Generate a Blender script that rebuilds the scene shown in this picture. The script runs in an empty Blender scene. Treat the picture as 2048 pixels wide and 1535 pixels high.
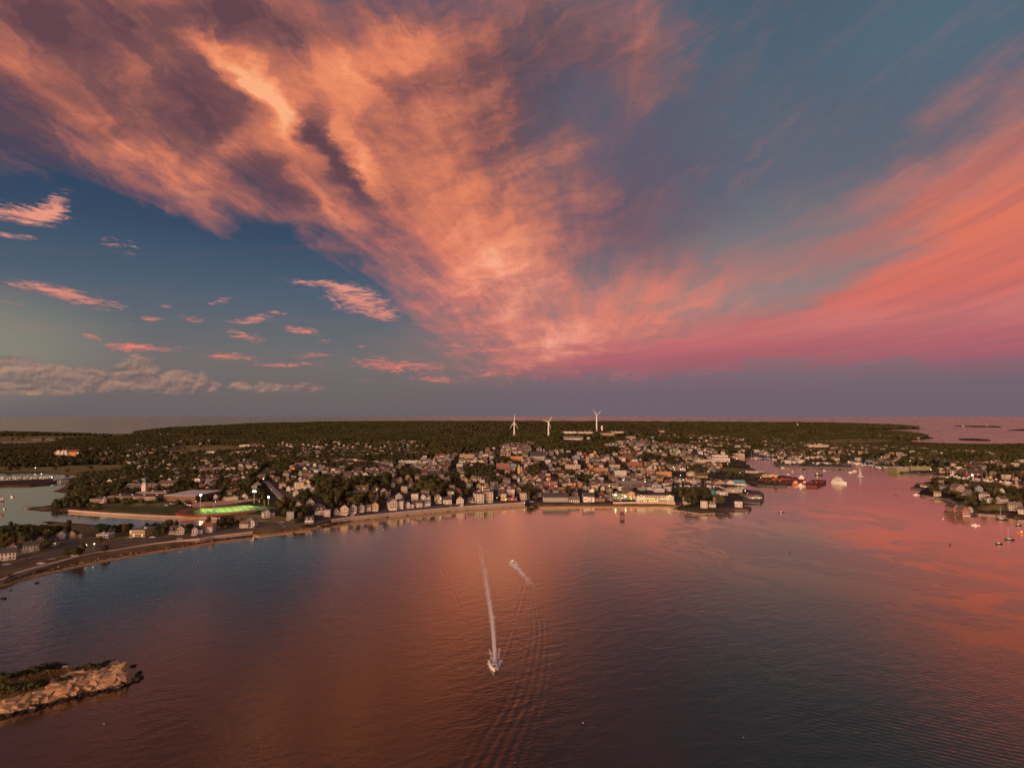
import bpy, bmesh, math, random
import numpy as np
from mathutils import Vector, Matrix, noise as mnoise

sc = bpy.context.scene
C = sc.collection
R = math.radians
PI = math.pi

# ------------------------------------------------------------------ camera
CAM_H = 120.0            # the drone hovers 120 m above the harbour
PITCH = R(3.08)          # tilted slightly up
FPX = 1200.0             # focal length in photo pixels (2048 wide)
cam_data = bpy.data.cameras.new('camera')
cam_data.sensor_width = 36.0
cam_data.lens = 36.0 * FPX / 2048.0
cam_data.clip_start = 1.0
cam_data.clip_end = 400000.0
cam = bpy.data.objects.new('camera', cam_data)
cam.location = (0, 0, CAM_H)
cam.rotation_euler = (PI / 2 + PITCH, 0, 0)
C.objects.link(cam)
sc.camera = cam

sc.view_settings.view_transform = 'Standard'
sc.view_settings.look = 'None'
sc.view_settings.exposure = 0.0
sc.view_settings.gamma = 1.0
sc.view_settings.use_curve_mapping = False
sc.render.engine = 'CYCLES'
sc.cycles.use_denoising = True
sc.cycles.use_adaptive_sampling = True
sc.cycles.adaptive_threshold = 0.02
sc.cycles.adaptive_min_samples = 16
sc.cycles.max_bounces = 5
sc.cycles.diffuse_bounces = 2
sc.cycles.glossy_bounces = 3
sc.cycles.sample_clamp_indirect = 4.0


def ray(px, py):
    """Direction of the photo pixel (2048 x 1535 frame) in world space."""
    x = (px - 1024.0) / FPX
    z = (767.5 - py) / FPX
    c, s = math.cos(PITCH), math.sin(PITCH)
    return Vector((x, c - z * s, s + z * c))


def azel(px, py):
    d = ray(px, py).normalized()
    return math.degrees(math.atan2(d.x, d.y)), math.degrees(math.asin(d.z))


def lin(r, g, b):
    def f(c):
        c = c / 255.0
        return c / 12.92 if c <= 0.04045 else ((c + 0.055) / 1.055) ** 2.4
    return (f(r), f(g), f(b))


# ------------------------------------------------------------------ node helper
class NT:
    """Small wrapper that builds node maths."""
    def __init__(self, tree):
        self.t = tree

    def node(self, kind, **kw):
        n = self.t.nodes.new(kind)
        for k, v in kw.items():
            setattr(n, k, v)
        return n

    def put(self, sock, v):
        if isinstance(v, bpy.types.NodeSocket):
            self.t.links.new(v, sock)
        elif v is not None:
            if isinstance(v, (tuple, list)) and len(v) == 3 and sock.type == 'RGBA':
                v = (v[0], v[1], v[2], 1.0)
            sock.default_value = v

    def m(self, op, a, b=None, c=None, clamp=False):
        n = self.node('ShaderNodeMath', operation=op, use_clamp=clamp)
        self.put(n.inputs[0], a)
        if b is not None:
            self.put(n.inputs[1], b)
        if c is not None:
            self.put(n.inputs[2], c)
        return n.outputs[0]

    def v(self, op, a, b=None, c=None, out=0):
        n = self.node('ShaderNodeVectorMath', operation=op)
        self.put(n.inputs[0], a)
        if b is not None:
            if op == 'SCALE':
                self.put(n.inputs['Scale'], b)
            else:
                self.put(n.inputs[1], b)
        if c is not None:
            self.put(n.inputs[2], c)
        if op in ('DOT_PRODUCT', 'LENGTH', 'DISTANCE'):
            return n.outputs['Value']
        return n.outputs[0]

    def xyz(self, x, y, z):
        n = self.node('ShaderNodeCombineXYZ')
        for i, q in enumerate((x, y, z)):
            self.put(n.inputs[i], q)
        return n.outputs[0]

    def sep(self, a):
        n = self.node('ShaderNodeSeparateXYZ')
        self.put(n.inputs[0], a)
        return n.outputs

    def noise(self, vec, scale=1.0, detail=4.0, rough=0.55, dist=0.0, color=False, lac=2.0):
        n = self.node('ShaderNodeTexNoise')
        self.put(n.inputs['Vector'], vec)
        self.put(n.inputs['Scale'], scale)
        self.put(n.inputs['Detail'], detail)
        self.put(n.inputs['Roughness'], rough)
        self.put(n.inputs['Distortion'], dist)
        n.inputs['Lacunarity'].default_value = lac
        return n.outputs['Color' if color else 'Fac']

    def sstep(self, x, a, b, lo=0.0, hi=1.0):
        n = self.node('ShaderNodeMapRange', interpolation_type='SMOOTHSTEP')
        self.put(n.inputs[0], x)
        self.put(n.inputs[1], a)
        self.put(n.inputs[2], b)
        self.put(n.inputs[3], lo)
        self.put(n.inputs[4], hi)
        return n.outputs[0]

    def lstep(self, x, a, b, lo=0.0, hi=1.0):
        n = self.node('ShaderNodeMapRange')
        self.put(n.inputs[0], x)
        self.put(n.inputs[1], a)
        self.put(n.inputs[2], b)
        self.put(n.inputs[3], lo)
        self.put(n.inputs[4], hi)
        return n.outputs[0]

    def mix(self, f, a, b, mode='MIX'):
        n = self.node('ShaderNodeMix', data_type='RGBA', blend_type=mode)
        self.put(n.inputs[0], f)
        self.put(n.inputs[6], a)
        self.put(n.inputs[7], b)
        return n.outputs[2]

    def ramp(self, x, stops, interp='LINEAR'):
        n = self.node('ShaderNodeValToRGB')
        n.color_ramp.interpolation = interp
        el = n.color_ramp.elements
        while len(el) > 1:
            el.remove(el[-1])
        for i, (p, c) in enumerate(stops):
            e = el[0] if i == 0 else el.new(p)
            e.position = p
            e.color = (c[0], c[1], c[2], 1.0)
        self.put(n.inputs[0], x)
        return n.outputs[0]


# ------------------------------------------------------------------ sky
SUN_AZ = 208.0       # compass-like azimuth from +Y, clockwise: behind the camera, to its left
SUN_EL = 7.0
world = bpy.data.worlds.new('World')
sc.world = world
world.use_nodes = True
wt = world.node_tree
wt.nodes.clear()
W = NT(wt)
tc = W.node('ShaderNodeTexCoord').outputs['Generated']
D = W.v('NORMALIZE', tc)
dx, dy, dz = W.sep(D)
AZ = W.m('MULTIPLY', W.m('ARCTAN2', dx, dy), 180 / PI)
EL = W.m('MULTIPLY', W.m('ARCSINE', dz), 180 / PI)
P1 = W.xyz(AZ, EL, 1.0)

# cloud-plane coordinates (perspective of a flat high layer)
zz = W.m('ADD', W.m('MAXIMUM', dz, 0.0), 0.035)
ca, sa = math.cos(R(7)), math.sin(R(7))
q_al = W.m('DIVIDE', W.v('DOT_PRODUCT', D, (sa, ca, 0)), zz)     # along the cloud streets
q_pe = W.m('DIVIDE', W.v('DOT_PRODUCT', D, (ca, -sa, 0)), zz)    # across them
Q = W.xyz(q_al, q_pe, 0.0)

# domain warp in degrees
wn1 = W.v('SUBTRACT', W.noise(Q, 1.3, 3, 0.6, color=True), (0.5, 0.5, 0.5))
wn2 = W.v('SUBTRACT', W.noise(W.v('MULTIPLY', P1, (0.16, 0.30, 0.0)), 1.0, 6, 0.62, color=True), (0.5, 0.5, 0.5))
Pw = W.v('ADD', W.v('MULTIPLY_ADD', wn1, (7.0, 4.0, 0.0), P1), W.v('MULTIPLY', wn2, (9.0, 5.0, 0.0)))
Pf = W.v('MULTIPLY_ADD', wn2, (3.2, 1.1, 0.0), P1)
Pl = W.v('ADD', W.v('MULTIPLY_ADD', wn1, (3.0, 2.4, 0.0), P1), W.v('MULTIPLY', wn2, (7.0, 4.0, 0.0)))


def blob(P, acc, px, py, rx, ry, rot, w):
    """adds w*(1-r^2)^2 of an ellipse whose centre and radii are given in photo pixels"""
    c0 = azel(px, py)
    a = R(rot)
    e1 = azel(px + rx * math.cos(a) * 0.2, py + rx * math.sin(a) * 0.2)
    e2 = azel(px - ry * math.sin(a) * 0.2, py + ry * math.cos(a) * 0.2)
    v1 = ((e1[0] - c0[0]) * 5, (e1[1] - c0[1]) * 5)
    v2 = ((e2[0] - c0[0]) * 5, (e2[1] - c0[1]) * 5)
    det = v1[0] * v2[1] - v1[1] * v2[0]
    m1 = (v2[1] / det, -v2[0] / det)
    m2 = (-v1[1] / det, v1[0] / det)
    k1 = -(m1[0] * c0[0] + m1[1] * c0[1])
    k2 = -(m2[0] * c0[0] + m2[1] * c0[1])
    d1 = W.v('DOT_PRODUCT', P, (m1[0], m1[1], k1))
    d2 = W.v('DOT_PRODUCT', P, (m2[0], m2[1], k2))
    r2 = W.m('MULTIPLY_ADD', d2, d2, W.m('MULTIPLY', d1, d1))
    f = W.m('SUBTRACT', 1.0, r2, clamp=True)
    f = W.m('MULTIPLY', f, f)
    return W.m('MULTIPLY_ADD', f, w, acc)


def blobs(P, start, items):
    acc = start
    for it in items:
        acc = blob(P, acc, *it)
    return acc


# clear-sky gradient: left (bluer, greener low down) and right (greyer)
def e_of(y):
    return azel(1024, y)[1]

ET = W.lstep(EL, -2.0, 90.0)
def est(y):
    return max(0.0, (e_of(y) + 2.0) / 92.0)

left = W.ramp(ET, [(0.0, lin(92, 86, 94)), (est(835), lin(106, 98, 102)), (est(790), lin(112, 103, 103)),
                   (est(730), lin(116, 110, 110)), (est(670), lin(100, 106, 112)), (est(600), lin(80, 96, 114)),
                   (est(500), lin(56, 77, 101)), (est(400), lin(46, 67, 93)), (est(0), lin(60, 84, 112)), (1.0, lin(55, 75, 105))])
right = W.ramp(ET, [(0.0, lin(90, 82, 96)), (est(830), lin(112, 99, 110)), (est(780), lin(116, 100, 112)),
                    (est(700), lin(146, 112, 116)), (est(610), lin(148, 128, 126)), (est(500), lin(122, 118, 124)),
                    (est(400), lin(98, 104, 118)), (est(200), lin(84, 100, 116)), (est(0), lin(74, 96, 114)), (1.0, lin(55, 78, 108))])
sky = W.mix(W.sstep(AZ, -16.0, 12.0), left, right)
# faint greenish brightening at the far left, violet tint right of the middle
lf = blobs(P1, 0.0, [(-80, 690, 460, 170, 0, 0.6)])
sky = W.mix(lf, sky, lin(150, 148, 126))
vf = blobs(Pw, 0.0, [(1260, 330, 330, 260, 60, 0.5), (1200, 480, 240, 160, 0, 0.4)])
sky = W.mix(vf, sky, lin(84, 76, 100))
bl = blobs(Pw, 0.0, [(1900, 40, 420, 200, -20, 0.35)])
sky = W.mix(bl, sky, lin(84, 118, 136))

# --- streak noises
n_big = W.noise(W.v('MULTIPLY', Q, (1.0, 1.6, 1.0)), 1.0, 9, 0.62, 1.0)
n_str = W.noise(W.v('MULTIPLY', Q, (0.45, 3.4, 1.0)), 1.5, 9, 0.66, 0.35)
fan = W.noise(W.xyz(W.m('MULTIPLY', W.v('DOT_PRODUCT', Pw, (0.75, -0.66, 0)), 0.05),
                    W.m('MULTIPLY', W.v('DOT_PRODUCT', Pw, (0.66, 0.75, 0)), 0.30), 0.0), 1.0, 8, 0.62, 0.5)
fan2 = W.noise(W.xyz(W.m('MULTIPLY', W.v('DOT_PRODUCT', Pw, (0.88, 0.47, 0)), 0.045),
                     W.m('MULTIPLY', W.v('DOT_PRODUCT', Pw, (-0.47, 0.88, 0)), 0.34), 5.0), 1.0, 8, 0.64, 0.4)
fmx = W.sstep(AZ, -15.0, -3.0)
fan = W.m('ADD', W.m('MULTIPLY', fan, W.m('SUBTRACT', 1.0, fmx)), W.m('MULTIPLY', fan2, fmx))
fine = W.noise(W.v('MULTIPLY', P1, (0.35, 1.3, 0.0)), 1.0, 7, 0.65, 0.8)

# --- the great band of cloud running from overhead down to the horizon
cov = blobs(Pw, -0.12, [
    (60, 20, 820, 480, 8, 1.25), (640, 170, 640, 380, 25, 1.0), (930, 400, 420, 330, 30, 0.95),
    (1000, 580, 270, 230, 60, 0.62), (1170, 690, 340, 100, 0, 0.7), (1040, 60, 420, 330, 0, 0.75),
    (1270, 640, 260, 90, -10, 0.35), (430, 350, 400, 150, 12, 0.55), (1290, 130, 250, 180, 0, 0.28),
    (1200, 200, 170, 110, 10, -0.36), (1240, 260, 170, 110, 0, -0.25), (1110, 60, 260, 150, 0, 0.25), (130, 480, 420, 120, 15, -0.55),
    (430, 560, 420, 130, 12, -0.9), (700, 640, 260, 80, 12, -0.5), (1350, 480, 240, 150, 0, -0.3)])
back = W.sstep(dy, 0.55, 0.1)                       # the layer goes on overhead and behind
up = W.sstep(EL, 36.0, 50.0)
cov = W.m('MULTIPLY_ADD', W.m('MAXIMUM', back, up), 0.35, cov)
nmix = W.m('MULTIPLY_ADD', n_str, 0.45, W.m('MULTIPLY_ADD', n_big, 0.3, W.m('MULTIPLY', fan, 0.35)))
dens = W.m('MULTIPLY_ADD', W.m('SUBTRACT', nmix, 0.55), 2.5, cov)
soft = W.sstep(AZ, -12.0, 10.0)                     # the right flank is thin and veil-like
dens = W.lstep(dens, W.m('MULTIPLY_ADD', soft, -0.12, 0.0), W.m('MULTIPLY_ADD', soft, 0.45, 0.95))
dens = W.m('MULTIPLY', dens, W.m('MULTIPLY_ADD', soft, -0.10, 1.0))
veil = blobs(Pw, 0.0, [(1180, 470, 360, 250, 30, 0.75), (1300, 610, 340, 130, -8, 0.8), (1230, 110, 280, 230, 10, 0.5), (1300, 280, 200, 260, 20, 0.2),
                      (1420, 560, 300, 90, -18, 0.35), (1000, 700, 300, 110, 0, 0.3)])
veil = W.m('MULTIPLY', veil, W.lstep(W.m('MULTIPLY_ADD', fan, 0.5, W.m('MULTIPLY', n_str, 0.5)), 0.36, 0.60))
lowfade = W.sstep(EL, e_of(790), e_of(745))
sky = W.mix(W.m('MULTIPLY', W.m('MULTIPLY', veil, lowfade), 0.8, clamp=True), sky, W.mix(W.sstep(EL, 18.0, 9.0), lin(148, 98, 98), lin(226, 134, 114)))
dens = W.m('MULTIPLY', dens, lowfade)

lit = blobs(Pl, 0.40, [
    (560, 225, 210, 46, 50, 0.62), (470, 130, 190, 40, 38, 0.40), (725, 330, 150, 34, 56, 0.50),
    (700, 180, 260, 120, -30, 0.34), (930, 430, 330, 300, 40, 0.26), (700, 120, 360, 120, -20, 0.16), (860, 120, 200, 60, -40, 0.18),
    (330, 330, 260, 70, 20, 0.26), (640, 400, 150, 24, 48, 0.4), (1030, 590, 240, 170, 40, 0.36),
    (1180, 690, 260, 90, 0, 0.36), (20, 110, 200, 60, 5, 0.12), (440, 300, 170, 50, -55, 0.2), (380, 400, 90, 70, 40, 0.2),
    (420, 190, 160, 115, 12, -0.56), (632, 268, 80, 48, 70, -0.6), (690, 330, 110, 36, 54, -0.5),
    (570, 365, 130, 66, 30, -0.48), (250, 60, 260, 80, 5, -0.25), (430, 20, 150, 60, 0, -0.42),
    (0, 230, 240, 110, 20, -0.22), (1010, 90, 190, 110, 0, -0.12), (1150, 140, 210, 130, 0, -0.4),
    (240, 275, 120, 36, 8, -0.35), (745, 385, 130, 40, 12, -0.28), (820, 180, 120, 44, -30, -0.34),
    (560, 60, 220, 60, 8, -0.22), (1010, 300, 150, 60, -30, -0.12), (90, 330, 200, 80, 25, -0.3), (60, 30, 260, 120, 0, -0.2), (120, 110, 360, 230, 0, -0.16), (260, 300, 260, 70, 18, 0.12), (1020, 220, 160, 140, 0, -0.2)])
lit = W.m('MULTIPLY_ADD', W.m('SUBTRACT', n_big, 0.5), 0.4, lit)
lit = W.m('MULTIPLY_ADD', W.m('SUBTRACT', fan, 0.5), 1.25, lit)
lit = W.m('MULTIPLY_ADD', W.m('SUBTRACT', n_str, 0.5), 0.7, lit)
lit = W.m('MULTIPLY_ADD', W.m('SUBTRACT', fine, 0.5), 0.30, lit)
lit = W.m('MULTIPLY_ADD', lit, 0.84, 0.04)
cl_col = W.ramp(lit, [(0.0, lin(102, 70, 78)), (0.22, lin(128, 84, 84)), (0.45, lin(178, 106, 90)),
                      (0.68, lin(226, 132, 98)), (0.86, lin(244, 150, 108)), (1.0, lin(255, 178, 132))])
cl_pink = W.ramp(lit, [(0.0, lin(124, 94, 106)), (0.3, lin(166, 108, 108)), (0.6, lin(222, 124, 108)),
                       (0.85, lin(248, 152, 126)), (1.0, lin(255, 176, 146))])
cl_col = W.mix(W.sstep(EL, 23.0, 8.0), cl_col, cl_pink)
sky = W.mix(dens, sky, cl_col)

# --- the coral band on the right
rb = blobs(Pw, 0.0, [
    (2120, 470, 560, 150, -16, 1.0), (1760, 600, 460, 90, -16, 0.85), (2120, 640, 900, 120, -6, 0.95),
    (1400, 685, 460, 85, -8, 0.8), (1800, 700, 760, 85, -2, 0.7), (1250, 725, 380, 60, 0, 0.7), (1000, 745, 200, 26, 0, 0.4), (2140, 300, 700, 330, -32, 0.55),
    (1900, 420, 560, 210, -24, 0.5), (1560, 530, 300, 90, -20, 0.2)])
# streaks that bend: steep far up, level close to the horizon
slope = W.lstep(EL, 0.0, 26.0, 0.02, 0.42)
bent = W.m('SUBTRACT', EL, W.m('MULTIPLY', W.m('SUBTRACT', AZ, 12.0), slope))
rn = W.noise(W.xyz(W.m('MULTIPLY', AZ, 0.045), W.m('MULTIPLY', bent, 0.42), 3.0), 1.0, 8, 0.6, 0.6)
rd = W.m('MULTIPLY_ADD', W.m('SUBTRACT', rn, 0.5), 1.1, rb)
rd = W.m('MULTIPLY_ADD', W.m('SUBTRACT', fine, 0.5), 0.25, rd)
rd = W.m('MULTIPLY', W.m('MULTIPLY', W.sstep(rd, 0.02, 1.15), 0.92), W.sstep(EL, e_of(792), e_of(715)))
rcol = W.ramp(ET, [(est(800), lin(112, 84, 104)), (est(760), lin(146, 86, 106)), (est(705), lin(192, 104, 112)), (est(665), lin(212, 118, 114)),
                   (est(620), lin(222, 112, 96)), (est(520), lin(228, 120, 94)), (est(350), lin(204, 122, 106))])
rdark = W.sstep(W.noise(W.xyz(W.m('MULTIPLY', AZ, 0.05), W.m('MULTIPLY', bent, 0.75), 7.0), 1.0, 8, 0.62, 0.5), 0.36, 0.6)
rcol = W.mix(W.m('MULTIPLY', W.m('SUBTRACT', 1.0, rdark), 0.45), rcol, lin(158, 92, 98))
sky = W.mix(rd, sky, rcol)

# --- small torn clouds over the left half
small = blobs(Pf, -0.02, [
    (60, 430, 130, 34, 8, 0.85), (110, 415, 60, 44, -40, 0.8), (20, 470, 90, 12, 6, 0.5), (240, 490, 60, 24, 20, 0.4),
    (60, 572, 120, 14, 12, 0.62), (150, 592, 120, 22, 16, 0.85), (235, 610, 46, 9, 18, 0.6),
    (300, 633, 36, 9, 6, 0.7), (338, 610, 36, 8, 4, 0.4), (240, 645, 30, 6, 4, 0.4), (380, 637, 44, 10, 10, 0.6),
    (510, 636, 80, 13, -8, 0.95), (443, 600, 36, 9, -14, 0.6), (490, 673, 60, 16, 14, 0.7),
    (600, 658, 66, 11, 8, 0.85), (645, 680, 26, 7, 4, 0.6), (185, 675, 40, 6, 6, 0.6),
    (285, 693, 120, 13, 3, 0.9), (450, 712, 80, 11, 2, 0.9), (575, 727, 120, 6, 0, 0.75),
    (632, 711, 62, 10, 2, 0.75), (640, 568, 120, 10, 6, 0.6), (720, 600, 120, 40, 14, 0.95),
    (770, 632, 60, 16, 10, 0.6), (800, 733, 140, 22, 4, 0.8), (880, 760, 80, 12, 6, 0.7),
    (730, 690, 14, 6, 0, 0.6), (980, 700, 70, 10, 2, 0.6), (905, 690, 50, 8, 4, 0.5), (960, 665, 60, 12, 0, 0.35),
    (1010, 745, 120, 14, -2, 0.5), (720, 762, 60, 6, 0, 0.3)])
sn = W.noise(W.v('MULTIPLY', P1, (0.5, 2.4, 0.0)), 1.0, 8, 0.72, 1.6)
sd = W.m('MULTIPLY_ADD', W.m('SUBTRACT', sn, 0.5), 3.6, small)
sd = W.m('MULTIPLY', W.sstep(sd, 0.20, 1.25), W.sstep(small, 0.0, 0.2))
scol = W.mix(W.sstep(EL, 4.0, 14.0), lin(240, 126, 110), lin(246, 158, 132))
sky = W.mix(W.m('MULTIPLY', sd, 0.92), sky, scol)

# --- low cumulus far out over the sea on the left
cu = blobs(P1, -0.02, [
    (20, 728, 90, 34, 0, 0.8), (100, 748, 120, 30, 0, 0.65), (275, 732, 60, 34, 0, 0.75), (230, 750, 150, 30, 0, 0.6),
    (365, 762, 100, 36, 0, 0.85), (150, 768, 320, 32, 0, 0.6), (60, 776, 150, 20, 0, 0.4), (420, 770, 34, 16, 0, 0.5),
    (560, 775, 150, 15, 0, 0.55), (500, 770, 60, 18, 0, 0.4), (605, 774, 60, 14, 0, 0.5)])
cn = W.noise(W.v('MULTIPLY', P1, (0.55, 0.9, 0.0)), 1.0, 8, 0.62, 0.4)
cd = W.m('MULTIPLY_ADD', W.m('SUBTRACT', cn, 0.5), 1.7, cu)
cd = W.m('MULTIPLY', W.sstep(cd, 0.10, 0.62), W.sstep(cu, 0.02, 0.25))
cn2 = W.noise(W.v('ADD', W.v('MULTIPLY', P1, (0.55, 0.9, 0.0)), (0.10, -0.22, 0.0)), 1.0, 8, 0.62, 0.4)
shade = W.lstep(W.m('SUBTRACT', cn, cn2), -0.10, 0.14)
ccol = W.mix(shade, lin(118, 100, 100), lin(186, 142, 122))
sky = W.mix(W.m('MULTIPLY', cd, 0.72), sky, ccol)

# --- afterglow round the sun, behind the camera
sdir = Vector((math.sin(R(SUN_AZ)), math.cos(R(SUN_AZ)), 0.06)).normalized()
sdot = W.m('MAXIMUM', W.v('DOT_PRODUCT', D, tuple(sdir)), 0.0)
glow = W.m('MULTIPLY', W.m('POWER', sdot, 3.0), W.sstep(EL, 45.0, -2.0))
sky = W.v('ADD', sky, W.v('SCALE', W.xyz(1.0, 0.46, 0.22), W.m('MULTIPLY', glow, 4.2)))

# --- physical sky under it all
ns = W.node('ShaderNodeTexSky', sky_type='NISHITA')
ns.sun_disc = False
ns.sun_elevation = R(SUN_EL)
ns.sun_rotation = R(SUN_AZ)
ns.air_density = 1.0
ns.dust_density = 2.0
ns.ozone_density = 2.0
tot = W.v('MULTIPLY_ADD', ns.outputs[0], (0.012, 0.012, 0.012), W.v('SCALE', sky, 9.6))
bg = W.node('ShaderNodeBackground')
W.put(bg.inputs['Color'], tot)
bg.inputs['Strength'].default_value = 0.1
wo = W.node('ShaderNodeOutputWorld')
wt.links.new(bg.outputs[0], wo.inputs[0])
world.cycles.sampling_method = 'NONE'

# ------------------------------------------------------------------ sun
sd_ = bpy.data.lights.new('sun', 'SUN')
sd_.energy = 2.6
sd_.angle = R(12)
sd_.color = (1.0, 0.62, 0.42)
sun = bpy.data.objects.new('sun', sd_)
C.objects.link(sun)
_s = Vector((math.sin(R(SUN_AZ)) * math.cos(R(SUN_EL)), math.cos(R(SUN_AZ)) * math.cos(R(SUN_EL)), math.sin(R(SUN_EL))))
sun.rotation_euler = _s.to_track_quat('Z', 'Y').to_euler()
sun.location = (0, 0, 600)

# ------------------------------------------------------------------ helpers
rng = np.random.default_rng(11)
random.seed(5)
MATS = {}


def mat(name, col, rough=0.85, var=0.0, vscale=0.2, metal=0.0, emit=None, estr=0.0, spec=0.3, attr=None):
    if name in MATS:
        return MATS[name]
    m = bpy.data.materials.new(name)
    m.use_nodes = True
    t = NT(m.node_tree)
    b = m.node_tree.nodes['Principled BSDF']
    b.inputs['Roughness'].default_value = rough
    b.inputs['Metallic'].default_value = metal
    b.inputs['Specular IOR Level'].default_value = spec
    c = (col[0], col[1], col[2], 1.0)
    b.inputs['Base Color'].default_value = c
    if var:
        g = t.node('ShaderNodeNewGeometry').outputs['Position']
        n = t.noise(g, vscale, 5, 0.65)
        k = t.lstep(n, 0.25, 0.75, 1 - var, 1 + var)
        src = c
        if attr:
            a = t.node('ShaderNodeAttribute', attribute_name=attr)
            src = a.outputs['Color']
        col_ = t.v('SCALE', src if attr else c[:3], k)
        m.node_tree.links.new(col_, b.inputs['Base Color'])
    if emit:
        b.inputs['Emission Color'].default_value = (emit[0], emit[1], emit[2], 1)
        b.inputs['Emission Strength'].default_value = estr
    MATS[name] = m
    return m


def link_mesh(name, verts, faces, mats, parent=None, kind=None, midx=None, smooth=False):
    me = bpy.data.meshes.new(name)
    me.from_pydata([tuple(v) for v in verts], [], [tuple(f) for f in faces])
    for m_ in (mats if isinstance(mats, (list, tuple)) else [mats]):
        me.materials.append(m_)
    if midx is not None:
        me.polygons.foreach_set('material_index', np.array(midx, dtype=np.int32))
    if smooth:
        me.polygons.foreach_set('use_smooth', np.ones(len(me.polygons), dtype=bool))
    me.update()
    o = bpy.data.objects.new(name, me)
    C.objects.link(o)
    if parent:
        o.parent = parent
    if kind:
        o['kind'] = kind
    return o


def gnd(px, py, z=0.0):
    """the place where the line of sight of a photo pixel meets height z"""
    d = ray(px, py)
    k = (z - CAM_H) / d.z
    return Vector((d.x * k, d.y * k, z))


cP, sP = math.cos(PITCH), math.sin(PITCH)


def proj(x, y, z):
    z = z - CAM_H
    yy = y * cP + z * sP
    zz_ = -y * sP + z * cP
    return 1024 + FPX * x / yy, 767.5 - FPX * zz_ / yy


def inpoly(x, y, poly):
    x = np.asarray(x, float)
    y = np.asarray(y, float)
    r = np.zeros(x.shape, bool)
    n = len(poly)
    for i in range(n):
        x1, y1 = poly[i][0], poly[i][1]
        x2, y2 = poly[(i + 1) % n][0], poly[(i + 1) % n][1]
        if y1 == y2:
            continue
        c = ((y1 > y) != (y2 > y)) & (x < (x2 - x1) * (y - y1) / (y2 - y1) + x1)
        r ^= c
    return r


# ------------------------------------------------------------------ coastlines (traced at the waterline)
front = [(-160, 1226), (0, 1170), (59, 1151), (117, 1139), (176, 1126), (234, 1115), (293, 1105), (350, 1096), (400, 1087),
         (467, 1076), (526, 1070), (584, 1064), (624, 1059), (639, 1054), (678, 1047), (700, 1042), (750, 1037), (778, 1033),
         (830, 1028), (876, 1024), (954, 1017), (1013, 1013), (1062, 1010), (1077, 1013), (1120, 1012), (1226, 1012),
         (1343, 1012), (1358, 1010), (1347, 1021), (1375, 1027), (1400, 1030), (1431, 1029), (1458, 1032), (1450, 1024),
         (1470, 1020), (1498, 1021), (1502, 1017), (1484, 1009), (1521, 1008), (1527, 1001), (1528, 990), (1517, 983),
         (1492, 978), (1455, 979), (1420, 982), (1370, 984), (1347, 982), (1350, 975), (1400, 972), (1460, 974),
         (1490, 973), (1494, 966), (1505, 973), (1572, 973), (1597, 966), (1595, 955), (1560, 951), (1525, 945),
         (1511, 939), (1492, 931), (1492, 917), (1500, 910), (1527, 915), (1550, 918), (1547, 929), (1560, 933),
         (1627, 935), (1703, 936), (1702, 930), (1634, 926), (1650, 922), (1699, 923), (1722, 925), (1748, 933),
         (1784, 939), (1805, 948), (1837, 950), (1862, 948), (1888, 949), (1934, 957), (1989, 961), (2048, 967),
         (2350, 992)]
backc = [(2350, 893), (2048, 894), (1925, 895), (1850, 891), (1812, 886), (1826, 880), (1871, 876), (1850, 872),
         (1800, 869), (1760, 867), (1700, 866.5), (1688, 863), (1700, 859.5), (1750, 858.6), (1800, 858.2), (1850, 857.6),
         (1815, 854.5), (1750, 852.5), (1650, 849), (1500, 847), (1200, 846), (900, 846.5), (650, 848.5), (480, 854),
         (380, 858), (300, 862), (258, 867), (262, 870.5), (330, 872), (250, 873), (150, 870), (80, 868.5), (0, 867.5), (-250, 866),
         (-250, 941), (0, 947), (60, 946), (110, 948), (165, 950), (150, 953), (138, 957), (135, 963), (145, 966),
         (130, 972), (118, 978), (105, 982), (125, 985), (146, 987), (130, 993), (118, 1001), (110, 1008), (90, 1013),
         (48, 1016), (70, 1020), (120, 1023), (200, 1028), (300, 1034), (410, 1038), (442, 1041), (425, 1050),
         (380, 1051), (330, 1053), (300, 1057), (240, 1055), (200, 1050), (150, 1046), (100, 1042), (84, 1043),
         (98, 1047), (75, 1052), (60, 1047), (15, 1052), (0, 1057), (-250, 1092)]
MAIN = [gnd(*p) for p in front + backc]
EMBANK = [gnd(*p) for p in [(-200, 986), (0, 973), (60, 972), (98, 969), (108, 965), (105, 959), (60, 960), (0, 963), (-200, 970)]]
NECK = [gnd(*p) for p in [(1821, 977), (1843, 979), (1836, 988), (1846, 994), (1888, 1000), (1914, 1010), (1896, 1015), (1889, 1026), (1944, 1031),
                          (1954, 1028), (2012, 1032), (2030, 1037), (2060, 1038), (2300, 1060), (2300, 1000), (2048, 986), (2032, 983),
                          (2012, 977), (1977, 973), (1934, 967), (1895, 962), (1856, 963), (1831, 969)]]
THACHER = [gnd(*p) for p in [(1908, 852), (1935, 853.2), (1970, 854), (2006, 854.8), (1995, 852.8), (1940, 851)]]
ISLET = [gnd(*p) for p in [(1712, 862.6), (1728, 863.2), (1744, 862.8), (1728, 862.2)]]
FAR_R = [gnd(*p) for p in [(2016, 859.8), (2048, 861), (2230, 863), (2230, 858.2), (2060, 858.4)]]
MILK = [gnd(*p) for p in [(1917, 878.5), (1940, 881), (1962, 882), (1982, 881.5), (1968, 878), (1938, 876.5)]]

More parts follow.
